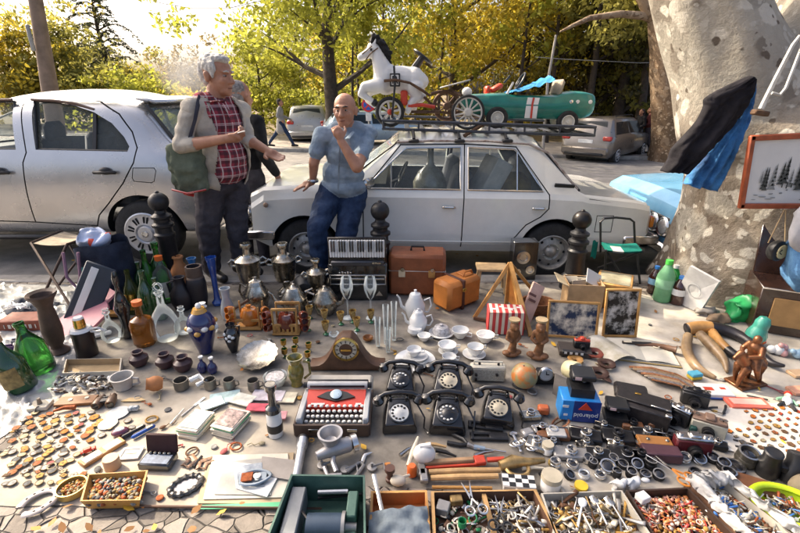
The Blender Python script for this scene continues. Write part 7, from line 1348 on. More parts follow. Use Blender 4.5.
def pet(label,px,py,pt,w,m,cap,lab,liquid=None):
 h=up(py,pt,ZB);r=w/2*mpp(py);t=thing('plastic_bottle',label,'bottle',G(px,py,ZB));q=MB();q.lathe([(0,0),(.9*r,0),(r,.04*h),(.95*r,.3*h),(r,.5*h),(.98*r,.62*h),(.5*r,.84*h),(.36*r,.88*h),(.36*r,.92*h),(0,.92*h)],0,22);q.build('body',m,t);cyl(t,'cap',cap,r*.42,r*.42,.90*h,h);q=MB();q.lathe([(r*1.02,.34*h),(r*1.02,.56*h)],0,22);q.build('paper_label',lab,t,fix=False)
GLAB=mat('green_label',(.25,.50,.30),.5);BLAB=mat('blue_label',(.25,.45,.65),.5)
pet('large pale green plastic water bottle with green cap by the plane tree',661,300,260,16,mat('pet_solid',(.25,.55,.30),.15,tl=.4),GRC,GLAB);pet('green plastic bottle with white cap behind the large pale one',670,294,265,12,PET,CER,GLAB);pet('dark cola bottle with blue cap left of the green water bottle',652,292,266,11,COLA,BLC,BLAB);pet('short dark cola bottle with blue cap beside the white panel',676,303,276,13,COLA,BLC,CER)
rng=rnds(91)
for k,(px,py,lab) in enumerate(((706,315,'grey crumpled paper bag at the foot of the plane tree'),(718,322,'crushed brown paper lying near the green plastic bag'))):q=MB();q.sph((0,0,.03),(.09,.05,.035),0,20);q.v=[v+Vector((noise.noise(v*26),noise.noise(v*26+Vector((2,2,k))),noise.noise(v*22)))*.028 for v in q.v];one(q,'crumpled_paper',mat('kraft%d'%k,((.24,.22,.20),(.20,.14,.09))[k],.9),lab,'paper',G(px,py,.0),sharp=None)
# things hung on the plane tree
TF=lambda px,py,Y:Wp(px,py,Y)
def hung(label,L_,R_,Y0,mt,name,amp=.02,seed=1,nf=3.5,th=.03,cat='jacket'):
 n=len(L_);b=MB();V=44;U=30
 def ed(P,v):
  i=min(n-2,int(v*(n-1)));f=v*(n-1)-i;p0,p1,p2,p3=P[max(0,i-1)],P[i],P[i+1],P[min(n-1,i+2)]
  return [.5*(2*p1[k]+(p2[k]-p0[k])*f+(2*p0[k]-5*p1[k]+4*p2[k]-p3[k])*f*f+(3*p1[k]-p0[k]-3*p2[k]+p3[k])*f**3) for k in (0,1)]
 def fn(u,v,back=0):
  a,c=ed(L_,v),ed(R_,v);w=TF(a[0]+(c[0]-a[0])*u,a[1]+(c[1]-a[1])*u,Y0)
  d=th*(sin(pi*u)**.5)*(.5+.5*v)+amp*(.25+v)*(sin(u*nf*2*pi+2.2*noise.noise((v*3,u,seed)))*.6+noise.noise((u*7,v*3,seed))*.8)*sin(pi*u)**.4+.013*noise.noise((u*9+v*5,v*17,seed))+.006*noise.noise((u*24,v*30,seed))
  return w+Vector((0,.015 if back else-d-.012,.012*noise.noise((u*5,3,seed))*(v>.97)))
 b.grid(lambda u,v:fn(u,v),U,V);k0=len(b.v);b.grid(lambda u,v:fn(u,v,1),U,V);w_=U+1
 ring=[i for i in range(w_)]+[j*w_+U for j in range(1,V+1)]+[V*w_+i for i in range(U-1,-1,-1)]+[j*w_ for j in range(V-1,0,-1)]
 for i,r in enumerate(ring):r2=ring[(i+1)%len(ring)];b.f.append([r,r2,k0+r2,k0+r]);b.m.append(0)
 return one(b,name,mt,label,cat,sharp=None)
hung('blue denim jacket hung under the black coat on the plane tree',[(751,84),(742,104),(728,124),(714,142),(702,158),(690,172),(684,184)],[(754,84),(753,100),(749,118),(741,140),(733,158),(725,176),(717,191)],3.06,mat('blue_denim',(.022,.085,.26),.85,var=.5,sc=9,col2=(.06,.25,.56),bump=.006,rnd=0),'denim_jacket',.02,5)
hung('black wool coat hung slantwise on the plane tree trunk',[(749,76),(727,86),(706,98),(704,107),(697,121),(684,136),(672,149),(668,160),(661,171)],[(754,80),(753,92),(748,103),(741,114),(732,126),(720,139),(708,152),(698,163),(686,173)],3.02,cloth('black_wool',(.008,.007,.009),(.02,.018,.022),.006,9),'black_coat',.034,2,1.6,.05,'coat')
t=thing('framed_print','reddish wood framed wintry tree print hung on the plane tree','picture',(0,0,0));Y=2.86;c=[TF(px,py,Y) for px,py in ((752,138),(842,134),(842,206),(741,206))];fr=[]
WDR=mat('red_wood',(.30,.07,.025),.4,var=.3,sc=12)
for a,e in ((0,1),(1,2),(2,3),(3,0)):q=MB();m=(c[a]+c[e])/2;d_=(c[e]-c[a]);ang=atan2(d_.z,d_.x);q.box(m,(d_.length+.03,.03,.034),0,.006,(0,-ang,0));q.build('frame',WDR,t)
q=MB();q.add([p+Vector((0,.004,0)) for p in c],[(0,1,2,3)]);q.build('print',mat('winter_print',(.60,.60,.58),.3,var=.05,sc=4,rnd=0),t,fix=False);q=MB();rng=rnds(2);cm=sum(c,Vector())/4
for k in range(17):
 u=(k+rng.random())/17;x=c[3].x+.05+(c[2].x-c[3].x-.1)*u;z0=c[3].z+.10+.05*rng.random();hh=rng.uniform(.07,.22)*(1.15-.5*abs(u-.3));w_=hh*rng.uniform(.10,.17)
 for j in range(6):z=z0+hh*j/6.5;ww=w_*(1-j/7);q.add([(x-ww,Y-.002-.0002*k,z),(x+ww,Y-.002-.0002*k,z),(x+rng.uniform(-.3,.3)*ww,Y-.002-.0002*k,z+hh*.26)],[(0,1,2)],0 if k%3 else 1)
for k in range(14):x=c[3].x+.06+(c[2].x-c[3].x-.12)*rng.random();q.sph((x,Y-.006,c[3].z+rng.uniform(.04,.11)),(rng.uniform(.006,.03),.001,rng.uniform(.002,.006)),1,8)
for k in range(5):x=c[3].x+.22+.03*k;q.box((x,Y-.007,c[3].z+.135),(.008,.001,.03+.01*(k%2)),0)
q.build('print_trees',[mat('print_dark',(.05,.055,.05),.5),mat('print_grey',(.22,.23,.22),.5)],t)
t=thing('hanging_barometer','dark round barometer hanging on a cord below the framed print','barometer',(0,0,0));pc_=TF(776,250,2.88);q=MB();q.lathe([(0,0),(.055,0),(.07,.02),(.07,.05),(.055,.06),(0,.06)],0,26,pc_+Vector((-.01,.02,0)),(pi/2,0,R(15)));q.build('case',BLKP,t);q=MB();q.lathe([(.048,.061),(.047,.068),(0,.066)],0,24,pc_+Vector((-.005,.02,0)),(pi/2,0,R(15)));[q.box(pc_+Vector((-.02,-.052,0)),(.05,.003,.006),1,0,(0,a,0)) for a in (.6,-.8)];q.build('dial',[mat('yellow_dial',(.60,.52,.28),.4),BLKP],t);q=MB();kn=TF(786,207,2.88);q.sph(kn,.018,1,12);q.tube([kn,TF(768,243,2.88)],.004,0,5);q.tube([kn,TF(785,246,2.88)],.004,0,5);q.build('cord',[mat('tan_cord',(.38,.27,.15),.8),CER],t)
t=thing('metal_bracket','white painted bent iron bracket nailed to the plane tree','bracket',(0,0,0));Y=2.82;q=MB();q.tube([TF(761,109,Y),TF(774,82,Y),TF(793,45,Y),TF(800,36,Y)],[.016,.013,.011,.010],0,8);q.tube([TF(800,52,Y-.03),TF(786,88,Y-.05),TF(780,95,Y-.05),TF(772,93,Y-.04)],.009,0,8);q.tube([TF(800,36,Y),TF(803,44,Y),TF(800,52,Y-.03)],.01,0,8);q.build('rod',mat('white_iron',(.50,.48,.44),.5,.2,var=.25),t);q=MB();q.box(TF(760,113,Y),(.09,.05,.03),0,.006,(0,R(8),0));q.build('nail_plate',OLDIR,t)
q=MB();q.sph((0,0,0),(.16,.13,.24),0,26);q.v=[v+Vector((noise.noise(v*8),noise.noise(v*8+Vector((1,6,2))),noise.noise(v*8)))*.06 for v in q.v];one(q,'backpack',[cloth('blue_nylon',(.05,.14,.32),(.12,.26,.45),.012,8)],'blue backpack hanging at the right edge behind the barometer','bag',TF(815,258,2.75),sharp=None)
q=MB();q.sph((0,0,0),(.14,.06,.18),0,22);q.v=[v+Vector((noise.noise(v*9),0,noise.noise(v*9)))*.05 for v in q.v];one(q,'white_pouch',cloth('white_nylon',(.42,.42,.44)),'pale grey pouch hanging above the blue backpack','bag',TF(812,226,2.70),sharp=None)
# old car lamp box beside the rear wheel
t=thing('old_radio','black glossy box with round chrome dials standing against the white saloon rear wheel','box',G(521,278,0));hh=up(278,240);part(t,'case',BLK,((0,0,hh/2),(.22,.14,hh)));q=MB();[q.lathe([(0,0),(r,0),(r,.012),(r*.6,.014),(r*.5,.004),(0,.004)],0,20,(x,-.07,z),(pi/2,0,0)) for x,z,r in ((-.02,hh*.62,.06),(.05,hh*.3,.04),(-.06,hh*.25,.03))];q.build('dial',CHR,t)
# ================================================================ front left: badges, cutlery, cards
ORD='first second third fourth fifth sixth seventh eighth ninth tenth eleventh twelfth thirteenth fourteenth fifteenth sixteenth seventeenth eighteenth'.split()
BC={n:mat('badge_'+n,c,.75,me*.5,spec=.25,var=.35,sc=60) for n,c,me in (('copper',(.30,.085,.03),.2),('silver',(.24,.235,.225),.4),('gold',(.33,.19,.05),.3),('grey',(.10,.10,.10),.3),('pink',(.30,.075,.075),.1),('pale',(.33,.28,.18),.1),('orange',(.45,.13,.02),.1),('red',(.42,.03,.02),0),('brown',(.10,.05,.028),.1))}
RIMG=mat('badge_rim',(.12,.08,.04),.75,.1,spec=.2)
def badge(col,shape,w,label,cat,px,py,rz,grp):
 q=MB();h=.0035
 if shape in ('round','oval'):q.lathe([(0,0),(w,0),(w,h*.8,1),(w*.85,h,1),(w*.8,h*.7,0),(w*.25,h*1.1,0),(0,h*1.3,0)],0,20,sq=1 if shape=='round' else .68)
 else:
  n={'hexagonal':6,'pointed':5,'square':4,'oblong':4}[shape];pl=[(w*cos(2*pi*k/n+.5),w*(1 if shape!='oblong' else .6)*sin(2*pi*k/n+.5)) for k in range(n)];q.prism(pl,0,h,1);q.prism([(x*.82,y*.82) for x,y in pl],h,h*1.25,0);q.sph((0,0,h),(w*.3,w*.3,h*.6),1,8)
 return one(q,'badge',[BC[col],RIMG],label,cat,G(px,py,ZB+.003),rz,grp)
rows=[(413,[(36,'pale','hexagonal'),(50,'copper','oval'),(76,'pink','pointed'),(91,'silver','oval')]),(420,[(24,'silver','round'),(40,'pale','oval'),(56,'gold','round'),(69,'grey','pointed'),(83,'silver','round'),(100,'gold','oval'),(128,'silver','round')]),
  (428,[(16,'copper','hexagonal'),(32,'copper','hexagonal'),(47,'orange','hexagonal'),(62,'silver','pointed'),(76,'orange','hexagonal'),(91,'orange','hexagonal'),(109,'pale','round'),(133,'silver','oval')]),(436,[(8,'silver','oval'),(24,'pale','round'),(40,'gold','round'),(55,'silver','round'),(70,'gold','oval'),(85,'copper','round'),(101,'silver','round')]),
  (447,[(9,'silver','oblong'),(24,'gold','oval'),(36,'grey','square'),(47,'gold','oval'),(60,'silver','pointed'),(73,'copper','oval')]),(454,[(3,'pale','round'),(21,'pale','oval'),(33,'silver','round'),(46,'gold','round'),(64,'silver','oval'),(77,'pale','round')]),(460,[(16,'grey','round'),(29,'gold','round'),(39,'gold','oval'),(48,'pale','oval'),(60,'grey','round'),(70,'pale','oval')]),
  (468,[(20,'copper','pointed'),(29,'silver','oval'),(38,'silver','round'),(46,'silver','round'),(60,'silver','oblong')]),(475,[(8,'brown','oblong'),(28,'pale','oval'),(40,'gold','pointed'),(64,'gold','oblong'),(74,'silver','pointed'),(84,'copper','pointed')]),(483,[(5,'silver','oval'),(13,'silver','round'),(27,'grey','round'),(39,'pale','round'),(50,'pale','oval'),(61,'gold','oval')])]
rng=rnds(14)
for y in (416.5,424,432,441,451,464,471.5):rows.append((y,[(x,rng.choice(['copper','silver','gold','pale','grey','orange','pink']),rng.choice(['round','oval','pointed','hexagonal','oblong'])) for x in range(12 if y>425 else 30,96 if y<442 else 76,13)]))
rows.sort(key=lambda r:r[0])
for ri,(y,row) in enumerate(rows):
 for k,(x,c,sh) in enumerate(row):badge(c,sh,rng.uniform(.015,.022)*(1.2 if c in ('copper','orange') and ri<3 else 1),'%s %s badge, %s from left in the %s badge row from the back'%(sh,c,ORD[k],ORD[ri]),'badge',x+rng.uniform(-1,1),y+rng.uniform(-1,1),rng.uniform(-.5,.5),'badges laid in rows on the cream cloth')
q=MB();q.lathe([(0,0),(.055,0),(.055,.003),(0,.003)],0,26);one(q,'coaster',mat('pale_blue_disc',(.36,.38,.39),.3),'large pale blue grey round disc right of the badge rows','disc',G(118,413,ZB+.003))
q=MB();q.lathe([(0,0),(.045,0),(.045,.004),(0,.004)],0,26);one(q,'coaster',mat('cream_disc',(.52,.49,.40),.4),'large cream round disc beneath the blue grey one','disc',G(108,424,ZB+.003))
q=MB();q.sph((0,0,.014),(.042,.03,.02),0,16);q.sph((0,0,.03),(.022,.016,.008),1,12);one(q,'brooch',[mat('plum_glaze',(.09,.015,.035),.15,coat=1),CER],'dark plum oval brooch right of the orange badges','brooch',G(121,434,ZB),rz=.3)
t=thing('copper_pin','twisted copper pin lying along the back badge row','pin',G(65,411,ZB),R(18));q=MB();q.tube([(-.05,0,.012),(0,.006,.018),(.05,0,.012)],[.006,.011,.014],0,8);q.build('body',BC['copper'],t)
bx('soap_dish','small white stone block with a metal knob at the back of the cream cloth','block',41,407,(.10,.075,.022),IVORY,R(8),.004,extra=lambda t,d:cyl(t,'knob',PEW,.012,.008,d[2],d[2]+.035))
bx('wooden_tray','flat brown wooden tray with two ivory buttons beside the binoculars','tray',77,402,(.20,.075,.016),mat('tray_wood',(.20,.085,.025),.5,var=.3),R(6),.003,extra=lambda t,d:(cyl(t,'button',IVORY,.012,.01,d[2],d[2]+.005,12,(-.03,0)),cyl(t,'button',IVORY,.012,.01,d[2],d[2]+.005,12,(.05,.01))))
t=thing('binoculars','old brown and black binoculars lying on the cream cloth','binoculars',G(106,400,.03),R(12));q=MB()
for s_ in (-1,1):q.lathe([(0,0),(.022,0),(.025,.02),(.025,.05),(.016,.075),(.018,.085),(0,.085)],0,18,(s_*.035,-.05,0),(-pi/2,0,s_*R(6)));q.lathe([(.02,-.001),(0,-.004)],1,16,(s_*.035,-.05,0),(-pi/2,0,0))
q.build('barrel',[mat('brown_barrel',(.12,.07,.04),.4),BLK],t);part(t,'hinge',BLKP,((0,-.02,.012),(.04,.03,.012)),((0,.01,.01),(.05,.012,.012)))
bx('enamel_tin','tiny blue and white enamel tin right of the binoculars','tin',134,410,(.055,.03,.024),mat('tin_blue',(.10,.24,.36),.3,var=.7,sc=60,col2=(.6,.6,.58)),R(8),.006)
q=MB();q.prism([(-.06,0),(-.03,.03),(.03,.035),(.07,.01),(.02,.0)],0,.006);one(q,'fan',mat('straw_fan',(.50,.36,.18),.6),'straw coloured folded fan behind the enamel tin','fan',G(132,402,ZB))
for px,py,m,lab in ((134,433,BLKP,'black folding knife beside its blue twin'),(144,433,mat('knife_blue',(.02,.08,.34),.35),'blue folding knife beside its black twin')):
 q=MB();q.box((0,0,.010),(.115,.022,.018),0,.007);q.box((.03,0,.02),(.03,.012,.004),1);one(q,'folding_knife',[m,SILV_],lab,'knife',G(px,py,ZB),rz=R(52))
t=thing('toy_car','tiny red toy car beside the narrow wooden case','toy car',G(89,452,ZB),R(35));q=MB();q.box((0,0,.012),(.062,.026,.012),0,.004);q.box((-.004,0,.02),(.032,.022,.01),0,.003);q.build('body',REDP,t)
for x in (-.02,.02):
 for y in (-.013,.013):q=MB();q.lathe([(0,-.003),(.007,-.003),(.007,.003),(0,.003)],0,10,(x,y,.007),(pi/2,0,0));q.build('wheel',BLKP,t)
t=thing('pencil_case','narrow open wooden case with blue and cream pictures','case',G(103,453,ZB),R(58));q=MB();q.box((0,0,.008),(.19,.06,.016),0,.004);q.build('case',mat('case_wood',(.30,.15,.05),.5,var=.3),t);part(t,'picture',mat('case_blue',(.04,.07,.14),.4,var=.8,sc=40,col2=(.5,.5,.5)),((-.045,0,.017),(.075,.044,.002)));part(t,'paper_label',IVORY,((.045,0,.017),(.07,.044,.002)))
lat('tin_cup','peach coloured small round tin between wooden case and basket','tin',113,467,[(0,0),(1,0),(1,.9),(.95,1),(0,1)],.034,.055,mat('peach_card',(.50,.33,.20),.6))
t=thing('picture_frame','little white plastic picture frame left of the harmonica box','frame',G(131,454,ZB),R(6));part(t,'frame',CER,((0,-.032,.004),(.095,.012,.008)),((0,.032,.004),(.095,.012,.008)),((-.042,0,.004),(.012,.052,.008)),((.042,0,.004),(.012,.052,.008)));part(t,'backing',PAPER,((0,0,.002),(.074,.052,.003)),((0,0,.005),(.05,.004,.003)))
t=thing('harmonica_box','open black hinged box with blue lining and silver keys','case',G(159,464,ZB),R(-3));part(t,'case',BLK,((0,0,.018),(.145,.085,.036)));part(t,'lining',mat('blue_grey_lining',(.13,.16,.22),.6,var=.4,sc=40),((0,-.008,.037),(.125,.055,.003)));q=MB();q.box((0,.052,.075),(.145,.016,.09),0,.004,(R(-12),0,0));q.build('lid',mat('dark_velvet',(.035,.012,.014),.8),t);q=MB();[q.box((-.045+.022*k,.024,.042),(.014,.014,.012),0,.003) for k in range(5)];q.build('silver_keys',SILV_,t)
# cutlery, cards and papers
for k,(a,b_,lab) in enumerate((((181,416),(205,397),'leftmost silver table knife of the laid out cutlery'),((192,419),(213,398),'second silver table knife from the left'),((199,418),(222,396),'silver fork among the laid out cutlery'),((207,416),(232,397),'silver spoon nearest the card stacks'),((170,424),(184,408),'thin silver skewer lowest left of the cutlery'))):
 A,B_=G(*a,ZB+.004),G(*b_,ZB+.004);d=(B_-A);L_=d.length;q=MB();q.tube([(0,0,0),(L_*.5,0,.001),(L_*.56,0,.001)],[.006,.004,.003],0,8,sq=.45)
 if k==3:q.sph((L_*.8,0,0),(L_*.2,.02,.005),0,14)
 elif k==2:q.box((L_*.66,0,0),(L_*.16,.022,.003),0,.001);[q.box((L_*.86,y,0),(L_*.26,.0035,.003)) for y in (-.009,-.003,.003,.009)]
 else:q.box((L_*.76,0,0),(L_*.46,.016 if k<4 else .004,.002),0,.0008)
 one(q,('knife','knife','fork','spoon','skewer')[k],mat('cutlery_steel',(.55,.54,.52),.25,1,var=.15),lab,'cutlery',A,atan2(d.y,d.x))
def stack(label,px,py,w,d,n,rz,m,m2,pic=None):
 t=thing('card_stack',label,'cards',G(px,py,ZB),rz);rg_=rnds(px)
 for k in range(n):q=MB();q.box((0,0,0),(w,d,.0065),0,.001);q.build('card',m2 if k==n-3 else m,t,loc=(rg_.uniform(-.006,.006),rg_.uniform(-.006,.006),.004+.007*k),rot=(0,0,rg_.uniform(-.06,.06)))
 q=MB();q.box((0,0,.007*n+.003),(w*.9,d*.8,.002));q.build('picture',pic,t)
GRCARD=mat('green_card',(.08,.36,.18),.6);
stack('stack of postcards with pale blue seaside picture on top',197,428,.115,.15,7,R(-12),PAPER,GRCARD,mat('seaside',(.22,.36,.44),.4,var=.6,sc=14,col2=(.55,.58,.52)));stack('stack of postcards with dark flower picture on top',232,427,.12,.15,8,R(-16),PAPER,GRCARD,mat('flowers',(.09,.10,.09),.4,var=.9,sc=30,col2=(.52,.38,.36)))
for px,py,w,d,rz,c,lab in ((225,398,.16,.10,18,(.34,.46,.46),'pale green postcard above the flower card stack'),(243,400,.12,.09,-20,(.50,.50,.44),'cream postcard with green edge right of the pale green one'),(212,404,.12,.08,35,(.42,.52,.54),'pale blue postcard below the pale green one'),(268,396,.18,.09,-3,(.46,.42,.46),'lilac booklet lying behind the black coffee grinder'),(288,398,.09,.09,-3,(.50,.46,.36),'cream card at the right end beside the typewriter'),(262,408,.16,.06,-2,(.45,.06,.09),'crimson booklet edge below the lilac booklet'),(278,416,.09,.06,3,(.50,.24,.26),'pink card between grinder and typewriter')):
 q=MB();q.box((0,0,.004),(w,d,.007),0,.001);one(q,'postcard',mat('pc%d%d'%(px,py),c,.5,var=.35,sc=18),lab,'card',G(px,py,ZB+.001+((px*7)%11)*.0013),R(rz))
t=thing('coffee_grinder','black and cream coffee grinder standing by the typewriter','grinder',G(276,434,ZB));h=up(434,384,ZB);part_=[(0,0),(.036,0),(.038,.02),(.036,h*.42),(.03,h*.46),(0,h*.46)];q=MB();q.lathe(part_,0,26);q.build('base',CER,t);q=MB();q.lathe([(.0385,h*.1),(.039,h*.24),(.0365,h*.25)],0,26);q.build('band',BLKP,t);q=MB();q.lathe([(0,h*.46),(.037,h*.47),(.035,h*.55),(.018,h*.6),(.017,h*.84),(.028,h*.9),(.03,h),(.024,h),(0,h*.9)],0,24);q.build('hopper',BLK,t);q=MB();q.lathe([(0,h*.93),(.022,h*.94),(.0235,h*1.003),(0,h*1.0)],0,18);q.build('cap',SILV_,t)
q=MB();[q.tube([(s_*.01,0,0),(s_*.05,.028,0),(s_*.07,.015,0),(s_*.045,-.005,0),(s_*.055,-.035,0),(s_*.025,-.04,0),(s_*.008,0,0)],.011,0,6,sq=.3) for s_ in (-1,1)];q.tube([(0,.03,0),(0,-.035,0)],.007,1,6);one(q,'butterfly',[mat('butterfly_grey',(.16,.13,.15),.5,var=.9,sc=50,col2=(.40,.22,.12)),BLKP],'dark enamel butterfly ornament with orange spots','ornament',G(198,461,ZB+.006),R(-10))
t=thing('oval_mirror','oval hand mirror frame with ornate blackened rim','mirror',G(186,486,ZB),R(35));q=MB();n=40;q.tube([(.062*cos(2*pi*k/n),.045*sin(2*pi*k/n),.005) for k in range(n)],[.011+.005*(k%3==0) for k in range(n)],0,8,closed=True);q.build('frame',mat('blackened_silver',(.10,.095,.09),.4,.7,var=.6,sc=70),t);q=MB();q.lathe([(0,.004),(.056,.004)],0,30,sq=.7);q.build('glass',mat('mirror_pale',(.42,.40,.40),.12,.3),t)
def tray(name,label,cor,z,hgt,m,th=.012,cat='tray',z0=.008,inner=None,lean=1.0):
 """open tray: cor are its four rim corners in the plan, back left, back right, front right, front left"""
 c=[G(px,py,z) for px,py in cor];cm=sum(c,Vector())/4;t=thing(name,label,cat,(cm.x,cm.y,z0));q=MB();o_=Vector((cm.x,cm.y,z0))
 bt=[Vector((cm.x+(p.x-cm.x)*lean,cm.y+(p.y-cm.y)*lean,z0)) for p in c];ins=[p+(cm-p).normalized()*th*1.4 for p in c];inb=[Vector((cm.x+(p.x-cm.x)*lean,cm.y+(p.y-cm.y)*lean,z0+th)) for p in ins]
 for p in ins:p.z=z
 V=[p-o_ for p in c+bt+ins+inb];F_=[]
 for k in range(4):j=(k+1)%4;F_+=[(k,j,4+j,4+k),(8+k,8+j,j,k),(8+j,8+k,12+k,12+j)]
 q.add(V,F_+[(4,5,6,7),(12,13,14,15)],[0,0,1]*4+[0,1]);q.build('case',[m,inner or m],t);return t,ins
def scatter(label,name,ins,z,n,mats,seed,size=(.006,.016),kinds='sbtr',sag=.02,par=None):
 rg_=rnds(seed);q=MB()
 for _ in range(n):
  u,v=rg_.random(),rg_.random();p=(ins[0]*(1-u)+ins[1]*u)*(1-v)+(ins[3]*(1-u)+ins[2]*u)*v;e=min(u,1-u,v,1-v);p.z=z+sag*min(1,e*4)*rg_.uniform(.2,1);s=rg_.uniform(*size);k=rg_.choice(kinds);m=rg_.randrange(len(mats));a=Euler((rg_.uniform(-.6,.6),rg_.uniform(-.6,.6),rg_.uniform(0,6.3)))
  q.M=Matrix.LocRotScale(p,a,None)
  if k=='s':q.sph((0,0,0),(s,s*rg_.uniform(.6,1),s*.7),m,7)
  elif k=='b':q.box((0,0,0),(s*2.2,s*1.2,s*.7),m,s*.2)
  elif k=='t':q.tube([(-s*2.4,0,0),(0,s*.5,0),(s*2.4,0,s*.2)],s*.28,m,5)
  elif k=='l':q.tube([(-s*4,0,0),(0,s*.3,s*.3),(s*3.4,0,0),(s*4.3,0,0)],[s*.3,s*.22,s*.5,s*.5],m,6,sq=.5)
  else:q.tube([(s*cos(b_),s*sin(b_),0) for b_ in [2*pi*i/10 for i in range(10)]],s*.22,m,5,closed=True)
 q.M=Matrix();o=q.build(name,mats,None,sharp=None);o['kind']='stuff';o['label']=label;return o
t,ins=tray('card_basket','ochre open basket full of mixed coins on the cream cloth',[(88,474),(148,470),(140,500),(80,501)],.062,.06,mat('ochre_card',(.42,.22,.055),.55,var=.2),.006,'basket',lean=.86);scatter('mixed coins and beads in the ochre basket','coins',ins,.035,240,[BC['silver'],BC['copper'],BC['pale'],BC['grey'],BC['gold']],3,(.007,.013),'ssb',.012)
t=thing('round_tin','round golden tin lid full of small jewellery beside the basket','tin',G(73,491,ZB));q=MB();q.lathe([(0,0),(.056,0),(.058,.03),(.053,.03),(.052,.006),(0,.006)],0,32);q.build('rim',mat('gold_tin',(.50,.36,.12),.35,.6),t);rg_=rnds(9);q=MB();[q.sph((rr*cos(a),rr*sin(a),.012+.006*rg_.random()),rg_.uniform(.003,.008),rg_.randrange(3),7) for rr,a in [(rg_.uniform(0,.047),rg_.uniform(0,6.3)) for _ in range(120)]];q.build('jewellery',[BC['gold'],BC['pale'],BC['copper']],t)
q=MB();pts=[(.05*cos(a),.068*sin(a),.008) for a in [R(-62+304*k/24)+pi/2-R(90) for k in range(25)]];pts=[(.052*sin(a),.066*-cos(a),.008) for a in [R(28+304*k/24) for k in range(25)]];q.tube(pts,[.016]*25,0,8,sq=.4);[q.box((pts[k][0],pts[k][1],.0145),(.010,.005,.002),1,0,(0,0,R(28+304*k/24))) for k in (3,5,7,9,15,17,19,21)];one(q,'horseshoe',[mat('pale_iron',(.34,.30,.29),.45,.5,var=.3),DARK],'pale iron horseshoe at the front edge of the cream cloth','horseshoe',G(39,503,ZB),R(-38))
# pile of album boards and photographs
for k,(cor,z,m,lab) in enumerate((([(208,458),(294,452),(290,504),(197,503)],.006,mat('kraft_board',(.42,.32,.20),.8,var=.15),'lowest large kraft board of the photo pile'),([(213,455),(288,453),(292,497),(203,499)],.012,PAPER,'cream board on top of the kraft board'),([(226,461),(275,457),(271,495),(214,494)],.017,mat('grey_card',(.36,.35,.32),.7),'grey mounting card in the photo pile'),([(233,462),(284,466),(267,497),(236,488)],.022,CER,'white sheet with corner sticking out to the front'),([(236,466),(262,462),(264,486),(238,484)],.027,mat('blue_photo',(.16,.22,.32),.4,var=.5,sc=14,col2=(.42,.45,.47)),'blue toned photograph near the top of the pile'),([(262,456),(298,460),(290,480),(258,474)],.025,mat('taupe_card',(.30,.27,.24),.7),'taupe card with rounded end in the photo pile'),([(196,505),(292,501),(291,507),(197,509)],.010,GRCARD,'green folder edge under the kraft board'))):
 c=[G(px,py,z+.006) for px,py in cor];cm=sum(c,Vector())/4;q=MB();q.add([p-cm for p in c]+[p-cm-Vector((0,0,.004)) for p in c],[(0,1,2,3),(7,6,5,4)]+[(i,(i+1)%4,4+(i+1)%4,4+i) for i in range(4)]);o=one(q,'photo_board' if k!=6 else 'folder',m,lab,'card',cm);bevel(o,.0012,1)
t=thing('metal_buckle','steel and brass belt buckle plate on top of the photo pile','buckle',G(254,477,.042),R(10));q=MB();pts=[(.07*cos(a)*(.9+.1*cos(3*a)),.04*sin(a),0) for a in [2*pi*k/22 for k in range(22)]];q.tube(pts,.008,0,6,closed=True,sq=.6);q.box((-.03,.004,.002),(.05,.05,.006),1,.002);q.box((.03,0,0),(.05,.045,.006),0,.003);q.lathe([(0,0),(.018,0),(.016,.012),(0,.014)],2,18,(.015,-.006,.002));q.build('plate',[mat('blue_steel',(.25,.29,.33),.3,.8),BC['copper'],CHR],t)
# fallen leaves
rg_=rnds(50);LFM=[mat('leaf_yellow',(.55,.32,.03),.7),mat('leaf_orange',(.46,.17,.03),.7),mat('leaf_brown',(.25,.12,.04),.8)]
fl=MB()
for k in range(110):
 px,py=(rg_.uniform(-80,880),rg_.uniform(246,535)) if k>12 else (rg_.uniform(-40,300),rg_.uniform(500,533));p=G(px,py,.014 if py>300 else .004);fl.M=Matrix.LocRotScale(p,Euler((rg_.uniform(-.4,.4),rg_.uniform(-.4,.4),rg_.uniform(0,6.3))),Vector((1,1,1))*rg_.uniform(.5,1.2));fl.add([(-.02,0,.002),(-.004,-.012,.004),(.014,-.009,.002),(.024,0,.006),(.014,.009,.003),(-.004,.012,.005)],[(0,1,2,3,4,5)],rg_.randrange(3))
o=fl.build('fallen_leaves',LFM,sharp=None,fix=False);o['kind']='stuff'
